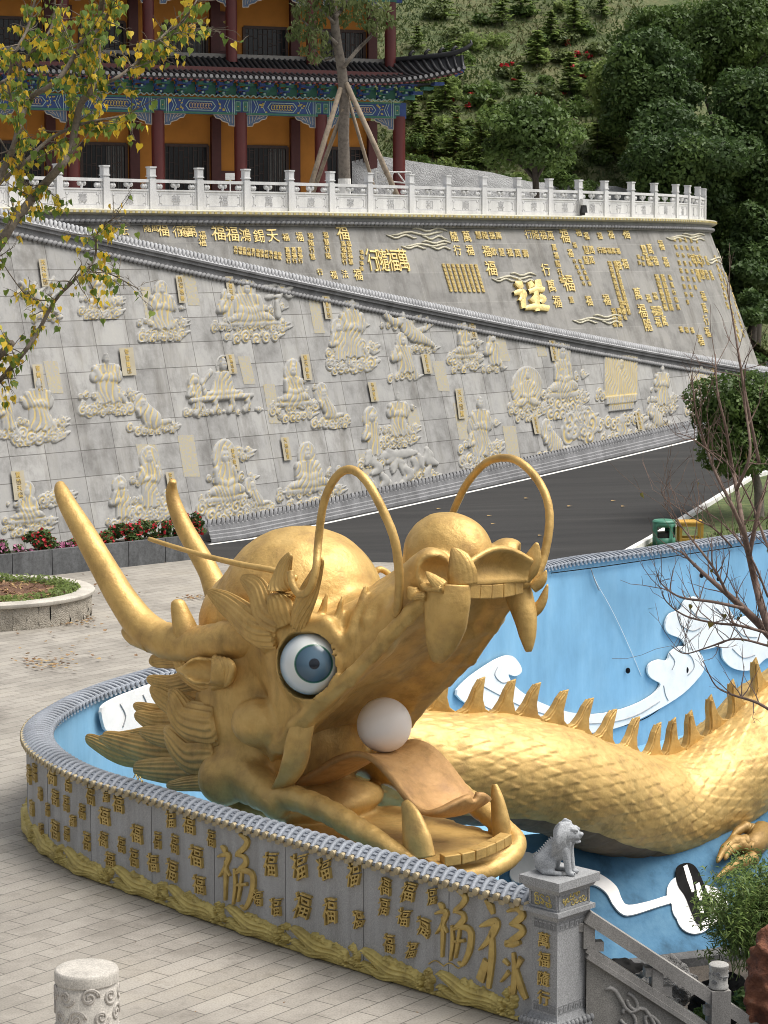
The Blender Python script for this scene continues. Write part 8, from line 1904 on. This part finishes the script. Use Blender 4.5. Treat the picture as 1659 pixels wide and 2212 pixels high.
for px, py, r_, kd, lb in [(20, 1195, 34, LF_PINK, 'pink blossoming shrub at the left end of the flower box'), (135, 1190, 26, LF_PINK, 'pink blossoming shrub left of the near horn'), (85, 1165, 36, LF_RED, 'green shrub with few red blossoms between the two pink shrubs'), (60, 1205, 26, LF_PINK, 'pale pink shrub hanging over the flower box edge'), (215, 1178, 34, LF_RED, 'dark green shrub with sparse red blossoms just right of the near horn'), (275, 1162, 36, LF_RED, 'green shrub with red flecks in the middle of the flower box'), (335, 1155, 36, LF_RED, 'green shrub with red flecks left of the far horn'), (405, 1135, 32, LF_RED, 'tall red blossoming shrub at the right end of the flower box behind the far horn'), (165, 1190, 30, LF_RED, 'dark shrub behind the near horn in the flower box')]: flowers(px, py, r_, kd, lb, 1300)
# fallen leaves
V, F, T = [], [], []; rg = random.Random(31)
def fl(px, py, s):
    P = on_z(px, py, .012); a = rg.uniform(0, 6.28); ax = np.array([math.cos(a), math.sin(a), rg.uniform(-.1, .4)]); sd2 = np.array([-math.sin(a), math.cos(a), rg.uniform(-.3, .3)]); i0 = len(V); V.extend(heart(P + np.array([0, 0, .03]), ax, sd2, s, rg.uniform(-.2, .6))); F.extend([(i0, i0 + 1, i0 + 2, i0 + 3), (i0, i0 + 3, i0 + 4, i0 + 5), (i0, i0 + 5, i0 + 6, i0 + 7), (i0, i0 + 7, i0 + 8, i0 + 9)]); T.extend([rg.random()] * 10)
for k in range(70): fl(rg.gauss(110, 32), 1430 + rg.gauss(0, 8) + 6, rg.uniform(.05, .09))
for k in range(60): fl(rg.gauss(425, 18), 1293 + rg.gauss(0, 3), rg.uniform(.04, .08))
for k in range(75): fl(rg.uniform(5, 330), rg.uniform(1240, 1440), rg.uniform(.05, .09))
for k in range(40): fl(rg.uniform(120, 215), 1350 - (rg.random() - .3) * 20 + (190 - 120) * .0, rg.uniform(.05, .09))
for k in range(10): fl(rg.uniform(0, 900), rg.uniform(1950, 2200), rg.uniform(.02, .035))
for k in range(30): fl(rg.gauss(470, 40), 1212 + rg.gauss(0, 3), rg.uniform(.04, .07))
for k in range(14): q = on_g(rng.uniform(900, 1380), rng.uniform(1075, 1190)); i0 = len(V); V.extend(heart(q + np.array([0, 0, .03]), np.array([1, .2, .1]), np.array([-.2, 1, .1]), rng.uniform(.06, .12), .3)); F.extend([(i0, i0 + 1, i0 + 2, i0 + 3), (i0, i0 + 3, i0 + 4, i0 + 5), (i0, i0 + 5, i0 + 6, i0 + 7), (i0, i0 + 7, i0 + 8, i0 + 9)]); T.extend([.95] * 10)
tag(add_mesh('fallen_leaves', np.array(V), np.array(F), LITTER, attr=T), 'dry brown and yellow leaves scattered and heaped on the paving', 'leaves', kind='stuff')
# green litter bin and yellow frame beyond the basin wall
gb = on_g(1434, 1178); zb = gb[2]; k_ = gb[1] / FPX; rbn = 25 * k_; gbin = tag(empty('litter_bin', tuple(gb)), 'round green litter bin with open side hatch standing by the kerb behind the basin wall', 'bin'); GREENP = plain('bin_green', (.055, .20, .135), .5, var=.25, scale=4)
m = MB(); HB = 52 * k_; NB_ = 32; G_ = []
def skip(a, z): return -2.2 < a < -1.15 and .35 * HB < z < .80 * HB
vs = []; fs = []
zz = np.array([0, .35, .80, 1.0]) * HB
angs = np.linspace(-math.pi, math.pi, NB_, endpoint=False)
for z in zz:
    for a in angs: vs.append((gb[0] + rbn * math.cos(a), gb[1] + rbn * math.sin(a), zb + z))
for i in range(3):
    for k in range(NB_):
        if not (i == 1 and (-2.5 < angs[k] < -1.25 or -.9 < angs[k] < -.15 or 1.2 < angs[k] < 2.2)): fs.append((i * NB_ + k, i * NB_ + (k + 1) % NB_, (i + 1) * NB_ + (k + 1) % NB_, (i + 1) * NB_ + k))
m.add(vs, fs); body_ = m.build('body', GREENP, gbin, auto=40); sm = body_.modifiers.new('wall', 'SOLIDIFY'); sm.thickness = .03
m = MB(); m.lathe([(rbn * 1.03, HB * .97), (rbn * 1.03, HB * 1.02), (rbn * .9, HB * 1.08), (.02, HB * 1.1)], 32, tuple(gb)); m.build('lid', GREENP, gbin, auto=40)
m = MB(); m.lathe([(rbn * .86, .02), (rbn * .86, HB * .55)], 24, tuple(gb)); m.build('liner', plain('bin_liner', (.015, .017, .016), .6), gbin)
yb = on_g(1490, 1172); yfr = tag(empty('yellow_stand', tuple(yb)), 'open yellow metal stand beside the green litter bin', 'stand'); m = MB(); YEL = plain('yellow_paint', (.52, .30, .05), .5, var=.2)
ww, dd, hh = 23 * k_, .3, 44 * k_
for sx in (-1, 1):
    for sy in (-1, 1): m.box((yb[0] + sx * ww, yb[1] + sy * dd, yb[2] + hh / 2), (.07, .07, hh))
for sy in (-1, 1): m.box((yb[0], yb[1] + sy * dd, yb[2] + hh - .035), (2 * ww - .08, .066, .07)); m.box((yb[0], yb[1] + sy * dd, yb[2] + .12), (2 * ww - .08, .06, .06))
for sx in (-1, 1): m.box((yb[0] + sx * ww, yb[1], yb[2] + hh - .038), (.066, 2 * dd - .08, .07))
m.build('frame', YEL, yfr); m = MB(); m.box((yb[0], yb[1], yb[2] + hh + .02), (2 * ww + .1, 2 * dd + .1, .05)); m.build('top', YEL, yfr)
